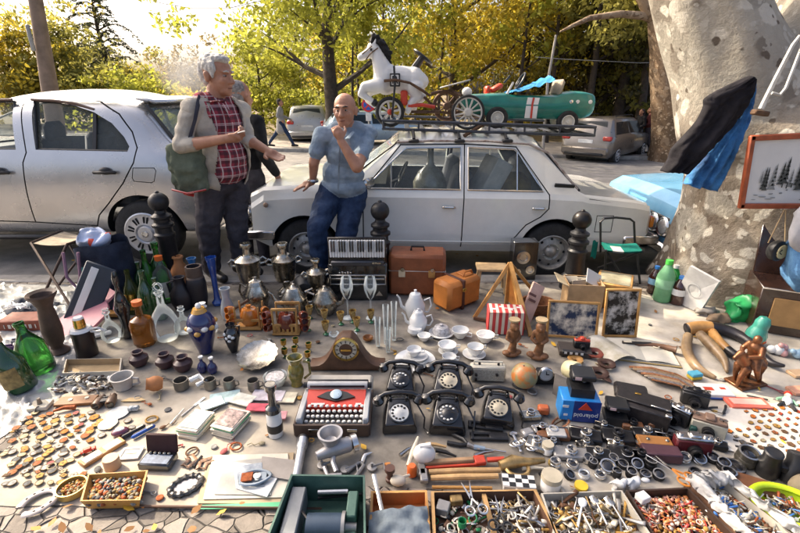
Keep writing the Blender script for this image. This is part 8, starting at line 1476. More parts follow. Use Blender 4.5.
# more clutter between the badges and the pots
t,ins=tray('carton_box','long narrow cream carton lid behind the white enamel pot',[(66,359),(122,358),(120,371),(62,373)],.055,.05,mat('cream_lid_card',(.50,.45,.36),.75),.006,'box',inner=mat('tan_inside',(.42,.30,.16),.7))
scatter('heap of white shells, cords and metal bits behind the badge rows','shell_heap',[G(58,378,ZB),G(112,376,ZB),G(112,391,ZB),G(52,393,ZB)],.015,90,[IVORY,CER,GREYPL,WOODD,PEW],61,(.010,.02),'sstrb',.03)
rg_=rnds(66)
KND=[('bracelet','ring'),('pendant','drop'),('key','bar'),('button','disc')]
SPOT=[(138,398,'behind the enamel tin'),(150,405,'right of the enamel tin'),(160,398,'in front of the terracotta jar'),(168,410,'left of the cutlery'),(152,420,'right of the blue knife'),(163,428,'behind the harmonica box'),(176,447,'right of the harmonica box lid'),(214,447,'in front of the flower card stack'),(236,447,'below the flower card stack'),(262,444,'left of the coffee grinder foot'),(170,380,'beside the pewter cup'),(300,398,'at the typewriter left corner'),(192,452,'behind the butterfly'),(224,452,'behind the photo pile'),(146,492,'right of the ochre basket'),(160,498,'front of the oval mirror'),(52,467,'among the lower badges'),(98,470,'behind the round tin'),(305,436,'left of the typewriter front'),(318,342,'left of the mantel clock'),(250,336,'in front of the barrel flagon'),(270,340,'in front of the wooden fenced stand'),(222,338,'left of the orange barrel stand'),(333,326,'among the liqueur glasses'),(400,340,'beside the tall clear vases'),(395,352,'left of the plate stack'),(428,375,'in front of the plate stack'),(510,397,'below the globe'),(532,392,'below the wedge clock'),(520,345,'between the carved figures'),(600,365,'by the leather strap'),(650,325,'on the bare white sheet'),(676,340,'left of the brown horn'),(690,352,'beside the brown horn'),(770,388,'left of the clown doll'),(722,380,'left of the bronze rider base'),(668,398,'behind the black reflex camera')]
for k,(px,py,wh) in enumerate(SPOT):
 nm,sh=KND[k%4];cn=['silver','copper','pale','grey','gold','brown','pink'][k%7];q=MB();s=rg_.uniform(.012,.022)
 if sh=='ring':q.tube([(s*1.4*cos(a),s*1.2*sin(a),.005) for a in [2*pi*i/18 for i in range(18)]],s*.22,0,6,closed=True)
 elif sh=='drop':q.sph((0,0,.006),(s,s*.7,.006),0,12);q.tube([(s,0,.005),(s*2,s*.6,.004),(s*3,-s*.3,.004),(s*4,s*.5,.004)],.0022,0,5)
 elif sh=='bar':q.tube([(-s*2,0,.005),(s*1.6,0,.005)],.004,0,6);q.tube([(-s*2.6+s*.6*cos(a),s*.6*sin(a),.005) for a in [2*pi*i/12 for i in range(12)]],.003,0,5,closed=True);q.box((s*1.4,-.006,.005),(.008,.012,.004))
 else:q.lathe([(0,0),(s,0),(s,.005),(s*.7,.007),(0,.004)],0,18)
 one(q,nm,BC[cn],'%s %s lying %s'%({'silver':'steel grey','pale':'cream','pink':'dull pink'}.get(cn,cn),nm,wh),nm,G(px,py,ZB),rg_.uniform(0,6))
# ================================================================ cameras, lenses, tools, trays
def compact(label,px,py,w,m,top=SILV_,rz=0,hgt=.065,lensm=CHR,flat=False,lr=.024,group=None,dp=.03):
 """a small camera lying on its back or standing; the lens faces up when it lies"""
 t=thing('camera',label,'camera',G(px,py,ZB),R(rz),group);d=(w*mpp(py),hgt,dp)
 q=MB();q.box((0,0,d[2]/2),d,0,.006);q.build('body',m,t);q=MB();q.box((0,d[1]*.42,d[2]/2+.001),(d[0]*1.01,d[1]*.2,d[2]*1.02),0,.004);[q.lathe([(0,0),(.007,0),(.007,.008),(0,.008)],0,12,(x,d[1]*.52,d[2]*.5),(-pi/2,0,0)) for x in (-d[0]*.36,d[0]*.34)];q.build('top_plate',top,t)
 q=MB();q.lathe([(0,0),(lr,0),(lr,.012),(lr*.86,.014),(lr*.84,.024),(lr*.6,.024),(lr*.5,.014),(0,.012)],0,22,(0,-d[1]*.06,d[2]));q.build('lens',lensm,t);q=MB();q.sph((0,-d[1]*.06,d[2]+.013),(lr*.5,lr*.5,.006),0,14);q.build('lens_glass',GL_K,t)
 q=MB();q.box((d[0]*.1,d[1]*.42,d[2]+.003),(.018,.009,.004),0,.001);q.build('viewfinder',GL_K,t);return t
LBR=mat('case_leather',(.17,.07,.03),.5,var=.3,sc=14);LRED=mat('oxblood',(.10,.012,.016),.4,var=.2);GRYM=mat('grey_metal',(.30,.29,.28),.4,.5)
# instant camera box and instant cameras
PB_=mat('box_blue',(.02,.20,.52),.35,var=.15);t=thing('camera_box','bright blue cardboard instant camera box with white print','box',G(576,414,ZB),R(-8));h=up(414,394);part(t,'case',PB_,((0,0,h/2),(.19,.12,h)));part(t,'navy_panel',mat('box_navy',(.01,.03,.16),.35),((.03,-.061,h/2),(.132,.003,h*.98)));q=MB();q.prism([(-.012,h*.62),(.055,h*.62),(.02,h*.95)],-.0665,-.063,0,'y');q.build('red_stripe',REDP,t);text('polaroid',.034,CER,t,(.028,-.064,h*.34),(pi/2,pi,0),sx=1.05);part(t,'white_print',CER,((-.075,-.061,h*.7),(.03,.003,.014)),((-.07,-.061,h*.3),(.02,.003,.012)))
def instant(label,px,py,z,rz,s=1.0):
 t=thing('instant_camera',label,'camera',G(px,py,z),rz,'black instant cameras',s=s);q=MB();q.prism([(-.065,0),(.065,0),(.065,.03),(.03,.05),(-.065,.05)],-.058,.058,0,'x');q.build('body',BLKP,t);q=MB();q.box((0,.03,.075),(.105,.06,.055),0,.008);q.build('upper_body',BLKP,t);q=MB();q.box((0,-.0,.105),(.115,.11,.03),0,.006);q.build('flash_hood',BLKP,t);part(t,'sticker',mat('pale_pink_label',(.50,.36,.36),.5),((-.03,-.056,.106),(.032,.003,.016)));q=MB();q.lathe([(0,0),(.02,0),(.02,.012),(.012,.014),(0,.008)],0,18,(.01,.0,.072),(pi/2,0,0));q.build('lens',GL_K,t)
BXL=Vector(t.location)+Vector((.012,.028,h+.001));instant('black instant camera sitting on the blue box',580,409,.09,R(-10),1.0);[o_ for o_ in SC.objects if o_.name=='instant_camera'][0].location=BXL;instant('black instant camera standing right of the blue box',614,419,ZB,R(-14),.9)
part(thing('card_divider','worn grey card standing up behind the instant camera','card',G(562,400,ZB),R(-50)),'card',mat('worn_grey',(.20,.18,.16),.7,var=.4),((0,0,.08),(.12,.012,.14)))
t=thing('bellows_camera','large black folding camera case with bright metal bars','camera',G(640,416,ZB),R(-32));part(t,'case',mat('black_leatherette',(.02,.017,.017),.45,var=.4,sc=40,bump=.0008),((0,0,.045),(.26,.15,.09)));q=MB();q.box((.0,.02,.096),(.25,.11,.012),0,.004);q.build('lid',MATS['black_leatherette'],t);part(t,'metal_bar',CHR,((.08,-.03,.104),(.09,.010,.006)),((.118,-.06,.09),(.03,.03,.02)));part(t,'badge',GOLD,((-.03,.04,.104),(.03,.014,.003)),((-.07,-.077,.06),(.03,.004,.014)))
bx('camera_case','flat black leather camera case leaning behind the bellows camera','case',630,395,(.17,.12,.045),MATS['black_leatherette'],R(-20),.012,extra=lambda t,d:part(t,'flap',MATS['black_leatherette'],((0,-.03,d[2]),(.15,.07,.008))))
bx('slr_camera','black single lens reflex camera with white ringed lens on the white sheet','camera',693,404,(.13,.05,.08),BLKP,R(-28),.008,extra=lambda t,d:slr(t,d,BLKM));bx('slr_camera','black camera with silver corner lying right of the bellows camera','camera',676,422,(.11,.05,.085),BLKP,R(-50),.008,extra=lambda t,d:slr(t,d,CHR))
bx('box_camera','cream and brown box camera with oval lens plate','camera',706,432,(.15,.07,.075),mat('cream_olive',(.42,.40,.32),.5,var=.2),R(-30),.006,extra=lambda t,d:(slr(t,d,mat('brown_plate',(.16,.10,.07),.5)),part(t,'green_strap',mat('dark_green_strap',(.01,.06,.05),.6),((-.06,-.04,.02),(.03,.03,.04)))))
CAMS=[(552,436,32,LBR,SILV_,-6,'brown leather camera with silver flap at the left of the camera rows',.075),(585,438,30,BLKM,SILV_,-16,'black and chrome folding camera with ribbed bellows side',.085),(617,439,30,BLKM,BLKP,-14,'plain black folding camera closed flat',.085),(646,436,28,BLKM,SILV_,-8,'dark compact camera with silver ringed lens behind the tan case',.06),
      (570,456,34,GRYM,SILV_,-6,'silver rangefinder camera in the second camera row',.07),(597,457,24,BLKM,SILV_,-14,'small chrome and black camera between silver and black ones',.075),(625,457,32,BLKM,BLKP,-12,'black camera with large dark lens in the second camera row',.08),(530,418,20,SILV_,CHR,5,'little silver viewfinder camera right of the rightmost telephone',.05),(536,446,20,SILV_,GRYM,-25,'silver light meter lying at the left of the camera rows',.085),(657,427,18,LBR,LBR,-20,'small tan leathery camera between bellows camera and red one',.05)]
for px,py,w,m,tp,rz,lab,hg in CAMS:compact(lab,px,py,w,m,tp,rz,hg,lr=.022 if w<30 else .027,lensm=CHR if 'silver' in lab or 'chrome' in lab else BLKM)
part(thing('camera_cover','silver hinged cover lying on the brown leather camera','cover',G(556,434,.045),R(-6)),'cover',mat('pale_silver',(.52,.50,.46),.35,.4),((0,0,.008),(.09,.055,.014)))
t=thing('leather_camera_case','tan and purple brown leather camera case in front of the red camera','case',G(658,455,ZB),R(-8));part(t,'case',mat('plum_leather',(.07,.03,.04),.45,var=.3),((0,-.02,.028),(.165,.07,.05)));part(t,'flap',mat('tan_leather',(.30,.13,.035),.5,var=.25),((-.01,.04,.045),(.15,.06,.018)));q=MB();[q.sph((x,.04,.056),(.009,.009,.005),0,10) for x in (-.04,.045)];q.build('stud',SILV_,t)
bx('slr_camera','oxblood red camera with chrome top in the camera rows','camera',690,452,(.16,.055,.085),LRED,R(-10),.008,extra=lambda t,d:slr(t,d,CHR))
bx('orange_case','small rust orange leather pouch beside the silver viewfinder camera','case',543,413,(.06,.05,.045),mat('rust_leather',(.42,.10,.03),.5),R(-10),.01)
bx('light_meter','silver grey box viewfinder lying behind the silver light meter','meter',527,436,(.06,.05,.035),GRYM,R(20),.008)
# lenses and lens caps
def lens(label,px,py,r,h,m=BLKM,glass=True,tilt=0,rz=0,ring=CHR):
 t=thing('lens',label,'lens',G(px,py,ZB),rz,'loose lenses and filters',rot=(tilt,0,rz));q=MB();q.lathe([(0,0),(r*.9,0),(r*.92,h*.2),(r,h*.25),(r,h*.55),(r*.94,h*.6),(r*.98,h*.9),(r*.98,h),(r*.78,h),(r*.7,h*.8),(0,h*.7)],0,24);q.build('barrel',m,t);q=MB();q.lathe([(r*.985,h*1.0),(r*.80,h*1.01),(r*.79,h*.97)],0,24);q.build('ring',ring,t)
 if glass:q=MB();q.sph((0,0,h*.76),(r*.72,r*.72,h*.16),0,16);q.build('lens_glass',GL_K,t)
 return t
LR=[(461,[(586,.022,CHR),(598,.02,BLKM),(612,.022,CHR),(628,.026,BLKM),(642,.022,BLKM),(655,.024,BLKM),(684,.026,CHR),(698,.028,CHR),(712,.026,BLKM)]),(467,[(555,.024,CHR),(572,.026,CHR),(592,.02,BLKM),(607,.034,SILV_),(622,.024,BLKM),(636,.026,BLKM),(650,.026,BLKM),(722,.028,BLKM)]),(477,[(568,.024,BLKM),(584,.024,CER),(600,.024,CHR),(616,.02,BLKM),(630,.022,BLKM),(645,.024,BLKM),(658,.026,BLKM),(694,.028,BLKM),(708,.03,BLKM),(727,.03,BLKM)])]
CN={id(CHR):'chrome',id(BLKM):'black',id(SILV_):'silver',id(CER):'white'}
for ri,(y,row) in enumerate(LR):
 for k,(x,r,m) in enumerate(row):lens('%s %s lens, %s from the left in the %s loose lens row'%(('small','wide')[r>.0245],CN[id(m)],ORD[k],('back','middle','front')[ri]),x,y+rng.uniform(-1.5,1.5),r,rng.uniform(.02,.045),m,tilt=R(rng.uniform(-12,25)),rz=rng.uniform(-1,1),ring=CHR if k%2 else GRYM)
lens('large black telephoto lens standing before the eyeglass card',744,463,.045,.075,mat('olive_black',(.05,.045,.035),.4),tilt=R(8));lens('wide flat blue black lens hood left of the telephoto lens',733,470,.045,.03,BLKM)
t=thing('field_binoculars','big black rubbery binoculars standing at the right front','binoculars',G(777,477,ZB),R(-35));q=MB()
for x in (-.04,.045):q.lathe([(0,0),(.042,0),(.045,.02),(.043,.07),(.034,.09),(.036,.13),(.03,.135),(0,.13)],0,24,(x,0,0),(R(8 if x<0 else-20),0,0))
q.build('barrel',BLKP,t);part(t,'bridge',BLKP,((0,0,.06),(.05,.04,.03)))
q=MB();q.lathe([(0,0),(.028,0),(.028,.012),(0,.014)],0,24);one(q,'cap',mat('cap_yellow',(.62,.42,.03),.4),'bright yellow lens cap in the front lens row','cap',G(581,487,ZB));q=MB();q.lathe([(0,0),(.022,0),(.022,.012),(0,.014)],0,24);one(q,'cap',mat('cap_ochre',(.40,.26,.05),.4),'dull ochre lens cap behind the white jar','cap',G(553,464,ZB))
q=MB();q.sph((0,0,.01),(.02,.014,.01),0,12);one(q,'pebble',CER,'white oval button among the black lenses','button',G(645,482,ZB+.02))
def jar_lid(t,r,h):cyl(t,'lid',mat('cream_lid2',(.50,.44,.32),.5),r*1.05,r*1.02,h*.7,h)
lat('jar','large white plastic jar left of the lenses','jar',550,488,[(0,0),(1,0),(1,.6),(.9,.7),(0,.7)],.042,.075,CER,extra=jar_lid);lat('jar','small white plastic jar beside the silver light meter','jar',547,452,[(0,0),(1,0),(1,.6),(.9,.7),(0,.7)],.026,.05,CER,extra=jar_lid)
for k,(px,py,lab) in enumerate(((618,488,'crumpled white tissue in front of the lenses, left'),(630,487,'crumpled white tissue in front of the lenses, right'))):q=MB();q.sph((0,0,.02),(.035,.025,.026),0,16);q.v=[v+Vector((noise.noise(v*40),noise.noise(v*40+Vector((2,2,k))),noise.noise(v*40)))*.02 for v in q.v];one(q,'tissue',CER,lab,'tissue',G(px,py,ZB),sharp=None)
def scissors(label,px,py,L_,m,rz,z=ZB):
 t=thing('scissors',label,'scissors',G(px,py,z),R(rz));q=MB();[q.add([(0,-.004,.004+.001*s_),(L_*.55,s_*.018-.002,.004),(L_*.55,s_*.018+.002,.004),(0,.008,.004+.001*s_),(0,-.004,.006),(L_*.55,s_*.018,.006),(0,.008,.006)],[(0,1,2,3),(4,5,6),(0,1,5,4),(3,2,5,6)]) for s_ in (-1,1)];q.build('blades',CHR,t)
 q=MB()
 for s_ in (-1,1):q.tube([(0,0,.006),(-L_*.2,-s_*.014,.007)],.005,0,6);q.tube([(-L_*.33+.13*L_*cos(a),-s_*.026+.018*sin(a),.007) for a in [2*pi*k/14 for k in range(14)]],.0045,0,6,closed=True)
 q.build('grips',m,t)
scissors('orange handled scissors lying on the lenses',672,470,.20,mat('orange_grip',(.56,.20,.03),.4),120,.05)
# eyeglasses card
t=thing('eyeglass_card','white card of small dark eyeglass pieces below the pin board','card',G(744,447,ZB),R(-24));q=MB();q.box((0,0,.004),(.26,.12,.004));q.build('card',CER,t);q=MB();[q.box((-.09+.06*(k%4),.025-.045*(k//4),.008),(.022,.014,.006),0,.002) for k in range(8)];q.build('eyeglass_pieces',BLKP,t)
# pin board
t=thing('pin_board','long white board set out with rows of metal pins at the right','board',G(790,426,ZB));V0=G(790,426,ZB);c=[G(px,py,ZB+.008)-V0 for px,py in ((688,412),(815,399),(905,455),(757,470))];q=MB();q.add(c+[p-Vector((0,0,.008)) for p in c],[(0,1,2,3),(7,6,5,4)]+[(i,(i+1)%4,4+(i+1)%4,4+i) for i in range(4)]);q.build('board',mat('white_foam',(.50,.47,.42),.7),t)
bl=lambda u,v:(c[0]*(1-u)+c[1]*u)*(1-v)+(c[3]*(1-u)+c[2]*u)*v+V0
rgp=rnds(19)
for r_ in range(9):
 for k in range(12):
  u=(k+.5)/12*.84+.08;v=(r_+.5)/9*.9+.05
  if u<.44-.5*v and r_<3:continue
  p=bl(u,v)
  if p.x>2.75:continue
  col=rgp.choice(['orange','copper','gold','red','orange'] if r_<4 else ['brown','gold','pale','grey','copper']);sh=rgp.choice(['oblong','oval','pointed','hexagonal'])
  badge(col,sh,rgp.uniform(.014,.019),'%s %s pin, %s across in the %s pin row of the white board'%(sh,col,ORD[k],ORD[r_]),'pin',400,300,rgp.uniform(.3,.9),'pins in rows on the white board').location=p+Vector((0,0,.001))
for px,py,w,lab in ((708,420,(.16,.09),'blank white paper sheet left of the pins'),):q=MB();q.box((0,0,.003),(*w,.003));one(q,'paper_sheet',CER,lab,'paper',G(px,py,ZB+.010),R(-30))
# fountain of straps
q=MB()
for k in range(7):q.tube([(-.17+.02*k,.05-.016*k,.012),(-.05,.055-.022*k,.03),(.08,.035-.02*k,.03),(.19-.012*k,-.02-.016*k,.012)],.011,k%3,6,sq=.5)
one(q,'bead_strings',[MATS['wicker'],HOR,mat('grey_beads',(.16,.14,.13),.5,var=.5,sc=90)],'bundle of brown and grey bead strings below the open album','beads',G(661,379,ZB),R(-22))
# ---------------- tools
RUST=mat('tool_red',(.48,.05,.02),.4,var=.25);HAN=mat('tool_handle',(.46,.29,.13),.55,var=.3,sc=14);TST=mat('tool_steel',(.26,.25,.24),.4,.8,var=.4,sc=22);BRS2=mat('old_brass',(.36,.24,.10),.4,.7,var=.4,sc=25)
def tool(name,label,cat,a,b_,z,parts_):
 A,B_=G(*a,z),G(*b_,z);d=B_-A;t=thing(name,label,cat,A,atan2(d.y,d.x));parts_(t,d.length);return t
def tb(par,nm,m,pts,r,n=8,sq=1):q=MB();q.tube(pts,r,0,n,sq=sq);return q.build(nm,m,par)
tool('saw','red framed saw with worn wooden grip lying across the tools','saw',(421,466),(502,461),.02,lambda t,L:(part(t,'frame',RUST,((L*.35,-.018,.006),(L*.72,.012,.014)),((L*.72,0,.012),(L*.14,.05,.022)),((L*.92,0,.012),(L*.22,.022,.016))),part(t,'grip',mat('worn_grip',(.28,.17,.09),.7,var=.4),((L*.34,.004,.014),(L*.62,.026,.022)))))
for k,(a,b_,lab) in enumerate((((422,473),(500,471),'upper pale wooden hammer handle with iron head'),((424,479),(498,477),'lower pale wooden hammer handle with iron head'))):
 tool('hammer',lab,'hammer',a,b_,.02,lambda t,L:(tb(t,'handle',HAN,[(0.03,0,.006),(L*.5,0,.008),(L,0,.006)],[.011,.013,.011]),part(t,'head',TST,((.0,.01,.008),(.035,.07,.024)))))
tool('ruler','thin orange wooden rod along the tray rims','rod',(432,487),(492,488),.02,lambda t,L:tb(t,'rod',WOODO,[(0,0,0),(L,0,0)],.007))
tool('brass_tap','old brass tap fitting right of the red saw','tap',(500,466),(545,462),.03,lambda t,L:(tb(t,'body',BRS2,[(0,0,0),(L*.3,.01,.01),(L*.6,0,.01),(L,.01,0)],[.022,.03,.018,.012],10),tb(t,'ring',BRS2,[(L*.35+.05*cos(x),-.02+.045*sin(x),.0) for x in [R(-200+14*k) for k in range(16)]],.009,6)))
t=thing('checkered_case','black and white checkered box lid beside the wooden tray','box',G(518,486,ZB),R(-6));q=MB();q.box((0,0,.015),(.135,.07,.03),0,.003);[q.box((-.055+.0275*i,-.022+.022*j,.0305),(.0275,.022,.002),1+(i+j)%2) for i in range(5) for j in range(3)];q.build('case',[CER,CER,BLKP],t)
for k,(a,b_,lab) in enumerate((((468,424),(503,428),'upper black iron clamp plate beneath the telephones'),((470,436),(508,437),'lower black iron clamp plate with slot'))):
 tool('iron_clamp',lab,'clamp',a,b_,.016,lambda t,L:(part(t,'plate',BLKM,((L*.5,.018,0),(L,.014,.016)),((L*.5,-.018,0),(L,.014,.016)),((L*.06,0,0),(L*.1,.05,.018)),((L*.75,0,0),(L*.5,.04,.02)))))
tool('pliers','black gripped pliers left of the iron clamps','pliers',(450,438),(480,449),.015,lambda t,L:(tb(t,'grips',BLKP,[(0,.03,0),(L*.4,.022,0),(L*.6,0,0),(L*.4,-.02,0),(0,-.035,0)],.011),tb(t,'jaws',TST,[(L*.6,0,0),(L,0,0)],[.014,.006])))
tool('screwdriver','steel screwdriver pointing right below the pliers','screwdriver',(474,447),(506,452),.014,lambda t,L:(tb(t,'handle',mat('blue_grey_grip',(.20,.26,.33),.4),[(0,0,0),(L*.35,0,0)],[.013,.01]),tb(t,'shaft',CHR,[(L*.35,0,0),(L,0,0)],.004)))
tool('wrench','bright steel wrench standing on end right of the clamps','wrench',(513,434),(521,452),.014,lambda t,L:(tb(t,'shaft',CHR,[(0,0,0),(L,0,0)],.008,8,.6),tb(t,'jaw',CHR,[(.0,-.02,0),(-.01,0,0),(0,.02,0)],.009)))
for k,(px,py,lab) in enumerate(((522,442,'loose coil of steel wire beside the wrench'),(529,450,'small steel hinge piece beside the light meter'),(512,446,'steel pin set between clamps and wrench'))):q=MB();q.tube([(.02*cos(a*.8)+.002*a,.018*sin(a*.8),.008+.0008*a) for a in range(18)],.0035,0,5);one(q,'wire_coil',CHR,lab,'hardware',G(px,py,ZB))
q=MB();q.sph((0,0,.05),(.052,.042,.046),0,20);q.tube([(-.02,0,.09),(.03,0,.10)],.012,0,8);one(q,'enamel_kettle',mat('bright_white',(.66,.65,.62),.3),'small bright white round kettle in the sun left of the saw','kettle',G(424,462,ZB))
tool('bone_knife','cream bone handle knife standing among the white kettle','knife',(408,466),(418,442),.03,lambda t,L:(tb(t,'handle',IVORY,[(0,0,0),(L*.5,0,.02),(L,0,.03)],[.01,.012,.006])))
lat('wooden_spool','dark wooden spool standing by the small tray','spool',390,480,[(0,0),(.9,0),(.9,.15),(.6,.2),(.6,.7),(1,.75),(1,1),(0,1)],.022,.07,mat('spool_wood',(.10,.045,.03),.5));lat('wooden_spool','brown lacquer pot next to the orange cap','spool',412,474,[(0,0),(1,0),(1,.8),(.7,1),(0,1)],.022,.05,ORC)
q=MB();q.sph((0,0,.02),(.035,.026,.022),0,14);q.tube([(0,0,.03),(.05,.03,.02)],.006,0,6);one(q,'string_ball',PAPER,'ball of cream string in front of the spool','string',G(398,484,ZB))
t=thing('meat_grinder','grey cast metal meat mincer lying in front of the typewriter','mincer',G(334,456,ZB),R(14));q=MB();q.lathe([(0,0),(.03,0),(.035,.03),(.055,.07),(.058,.085),(.048,.085),(.03,.04),(0,.03)],0,26,(-.01,.01,.045));q.tube([(-.08,-.03,.045),(0,-.01,.05),(.07,.0,.055),(.085,0,.055)],[.02,.034,.036,.03],0,16);q.build('body',mat('cast_aluminium',(.40,.39,.39),.45,.6,var=.2),t);q=MB();q.tube([(.085,0,.055),(.11,.004,.056)],.042,0,16);q.build('ring',CHR,t);q=MB();q.tube([(0,-.02,.04),(-.01,-.06,.02),(.0,-.11,.012)],.012,0,8);q.tube([(-.05,-.07,.01),(-.04,-.12,.01),(.02,-.13,.01)],.01,0,8);q.build('clamp',MATS['cast_aluminium'],t)
tool('torch','long steel torch lying left of the mincer','torch',(295,484),(303,440),.03,lambda t,L:(tb(t,'tube',mat('pale_steel',(.48,.49,.50),.3,.8),[(0,0,0),(L*.75,0,0),(L*.8,0,0),(L,0,0)],[.02,.02,.026,.027],16),tb(t,'head_rim',BLKP,[(L,0,0),(L+.012,0,0)],.028,16)))
tool('pruning_shears','grey steel shears lying right of the mincer','shears',(350,474),(372,452),.014,lambda t,L:(tb(t,'grips',GRYM,[(0,.02,0),(L*.45,.01,0),(L*.5,0,0),(L*.45,-.02,0),(0,-.03,0)],.009),tb(t,'blade',CHR,[(L*.5,0,0),(L*.8,.02,0),(L,0,0)],[.012,.012,.003],8,.4)))
for k,(px,py,lab) in enumerate(((322,466,'mincer bolt lying on the grey blanket left'),(345,470,'round mincer disc below the mincer'),(372,468,'bent steel hook right of the shears'))):q=MB();q.lathe([(0,0),(.022,0),(.022,.008),(.006,.01),(.006,.03 if k!=1 else .011),(0,.03 if k!=1 else .011)],0,18);q.tube([(0,0,.01),(.05,.02,.01),(.06,-.02,.01)],.005,0,6);one(q,'mincer_part',GRYM,lab,'hardware',G(px,py,ZB))
# ---------------- trays at the front
GRB=mat('green_chest',(.045,.11,.085),.5,var=.3,sc=9,col2=(.08,.16,.125));t,ins=tray('tool_chest','green painted chest holding a blue electric motor at the front',[(291,474),(365,475),(366,548),(262,548)],.15,.15,GRB,.008,'chest',inner=GRB)
cm=sum(ins,Vector())/4;t=thing('electric_motor','blue grey electric motor inside the green chest','motor',(cm.x+.02,cm.y-.02,.02));q=MB();q.tube([(-.075,0,.055),(.055,0,.055)],.05,0,22);q.build('housing',mat('motor_blue',(.04,.065,.10),.45,.2,var=.3),t);q=MB();q.tube([(.055,0,.055),(.068,0,.055)],.056,0,22);q.tube([(.068,0,.055),(.11,0,.055)],[.022,.018],0,14);q.build('end_plate',GRYM,t);part(t,'terminal_box',mat('terminal_brown',(.20,.13,.07),.6),((-.0,-.05,.05),(.045,.03,.045)));q=MB();q.tube([(-.07,.0,.10),(-.10,.04,.09),(-.12,.09,.06)],.005,0,6);q.build('wire',BLKP,t)
part(thing('steel_slab','grey steel slab leaning inside the left of the green chest','slab',(ins[0].x+.03,cm.y,.02)),'slab',mat('slab_grey',(.17,.18,.19),.45,.4,var=.2),((0,0,.055),(.06,.26,.09)));part(thing('vice_block','dark teal iron block inside the right of the green chest','block',(ins[1].x-.035,cm.y+.01,.02)),'block',GRB,((0,.04,.05),(.04,.12,.10)),((.0,-.07,.03),(.045,.05,.06)));tool('steel_bracket','bright steel bracket above the motor in the green chest','bracket',(318,492),(348,491),.09,lambda t,L:tb(t,'bar',CHR,[(0,0,0),(L,0,0)],.010));tool('iron_shaft','thin iron shaft across the green chest','shaft',(318,498),(362,494),.06,lambda t,L:tb(t,'bar',BLKM,[(0,0,0),(L,0,0)],.006))
t,ins=tray('wooden_tray','small orange wooden tray with a blue grey pouch in it',[(371,491),(427,490),(432,548),(368,548)],.085,.085,WOODO,.010,inner=mat('orange_inside',(.42,.15,.04),.6));q=MB();A=[G(px,py,.09) for px,py in ((369,512),(427,506),(432,545),(368,548))];q.grid(lambda u,v:(A[0]*(1-u)+A[1]*u)*(1-v)+(A[3]*(1-u)+A[2]*u)*v+Vector((0,0,.03*sin(pi*u)*sin(pi*min(1,v+.1))+.02*noise.noise((u*5,v*4,2)))),24,16);k0=len(q.v);q.v+=[v-Vector((0,0,.014)) for v in q.v];q.f+=[[i+k0 for i in f_][::-1] for f_ in q.f];q.m=[0]*len(q.f);one(q,'tool_pouch',cloth('grey_blue_leather',(.13,.16,.19),(.20,.24,.27),.006,12),'soft blue grey leather pouch lying in the small wooden tray','pouch',sharp=None)
tool('spatula','thin steel blade leaning in the small wooden tray','blade',(382,510),(374,478),.10,lambda t,L:tb(t,'blade',CHR,[(0,0,0),(L,0,.02)],.008,8,.3))
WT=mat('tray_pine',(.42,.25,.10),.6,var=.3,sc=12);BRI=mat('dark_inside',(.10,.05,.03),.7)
t,ins=tray('wooden_tray','wooden tray with divider full of keys, spools and scissors',[(431,491),(536,489),(566,548),(433,548)],.075,.07,WT,.010,inner=BRI);A,B_=(ins[0]+ins[1])/2,(ins[3]+ins[2])/2;q=MB();q.tube([A-t.location-Vector((0,0,.02)),B_-t.location-Vector((0,0,.02))],.012,0,4);q.build('divider',WT,t)
scatter('odds and ends in the left half of the wooden tray','odds_and_ends',[ins[0],A,B_,ins[3]],.02,130,[BRI,PAPER,GRYM,BLKP,mat('bit_green',(.02,.22,.08),.4),CHR,IVORY],21,(.008,.02),'sbtrr',.03);scatter('metal keys, shears and handles heaped in the right half of the wooden tray','metal_heap',[A,ins[1],ins[2],B_],.02,150,[CHR,GRYM,IVORY,PAPER,TST,BRS2],22,(.008,.018),'tllrb',.04)
scissors('silver scissors on the heap in the wooden tray',472,500,.16,CHR,100,.075);scissors('dark handled scissors lying deeper in the wooden tray',500,515,.16,BLKP,80,.07);bx('matchbox','grey cardboard box corner in the wooden tray','box',443,512,(.05,.05,.04),GRYM,R(-20),.003,z=.03);bx('wood_block','brown wooden block in the wooden tray','block',456,503,(.05,.035,.03),BRS2,R(6),.003,z=.035);lat('green_spool','emerald green thread spool in the wooden tray','spool',462,526,CUPP,.016,.03,MATS['bit_green'],z=.05)
CRM=mat('cream_carton',(.42,.39,.33),.7,var=.12);t,ins=tray('carton_tray','pale carton tray heaped with brass cutlery and chains',[(541,493),(622,490),(660,548),(560,550)],.075,.07,CRM,.006,inner=CRM);scatter('brass cutlery, chains and ornaments heaped in the pale carton','brass_heap',ins,.025,260,[BRS2,IVORY,BC['gold'],GRYM,TST,PAPER,BC['brown']],23,(.008,.02),'lltrrsb',.05)
for k,(a,b_,lab) in enumerate((((607,525),(592,497),'dull spoon lying upper in the pale carton'),((628,530),(606,498),'long dull spoon along the right of the pale carton'),((577,530),(583,500),'white plastic knife standing in the pale carton'))):tool('spoon' if k<2 else 'knife',lab,'cutlery',a,b_,.085,lambda t,L:(tb(t,'handle',CHR if k<2 else CER,[(0,0,0),(L*.7,0,.01)],[.005,.004]),tb(t,'bowl',CHR if k<2 else CER,[(L*.7,0,.01),(L*.8,0,.008),(L*.95,0,.01),(L,0,.012)],[.006,.015,.016,.004],10,.3)))
DK=mat('dark_tray',(.035,.02,.014),.5,var=.3);JW=[mat('bead_pink',(.52,.24,.18),.4),mat('bead_orange',(.50,.17,.05),.35),mat('bead_cream',(.56,.48,.38),.4),mat('bead_red',(.42,.04,.03),.3),mat('bead_peach',(.56,.34,.22),.4),mat('bead_grey',(.30,.28,.26),.3,.4),BC['gold']]
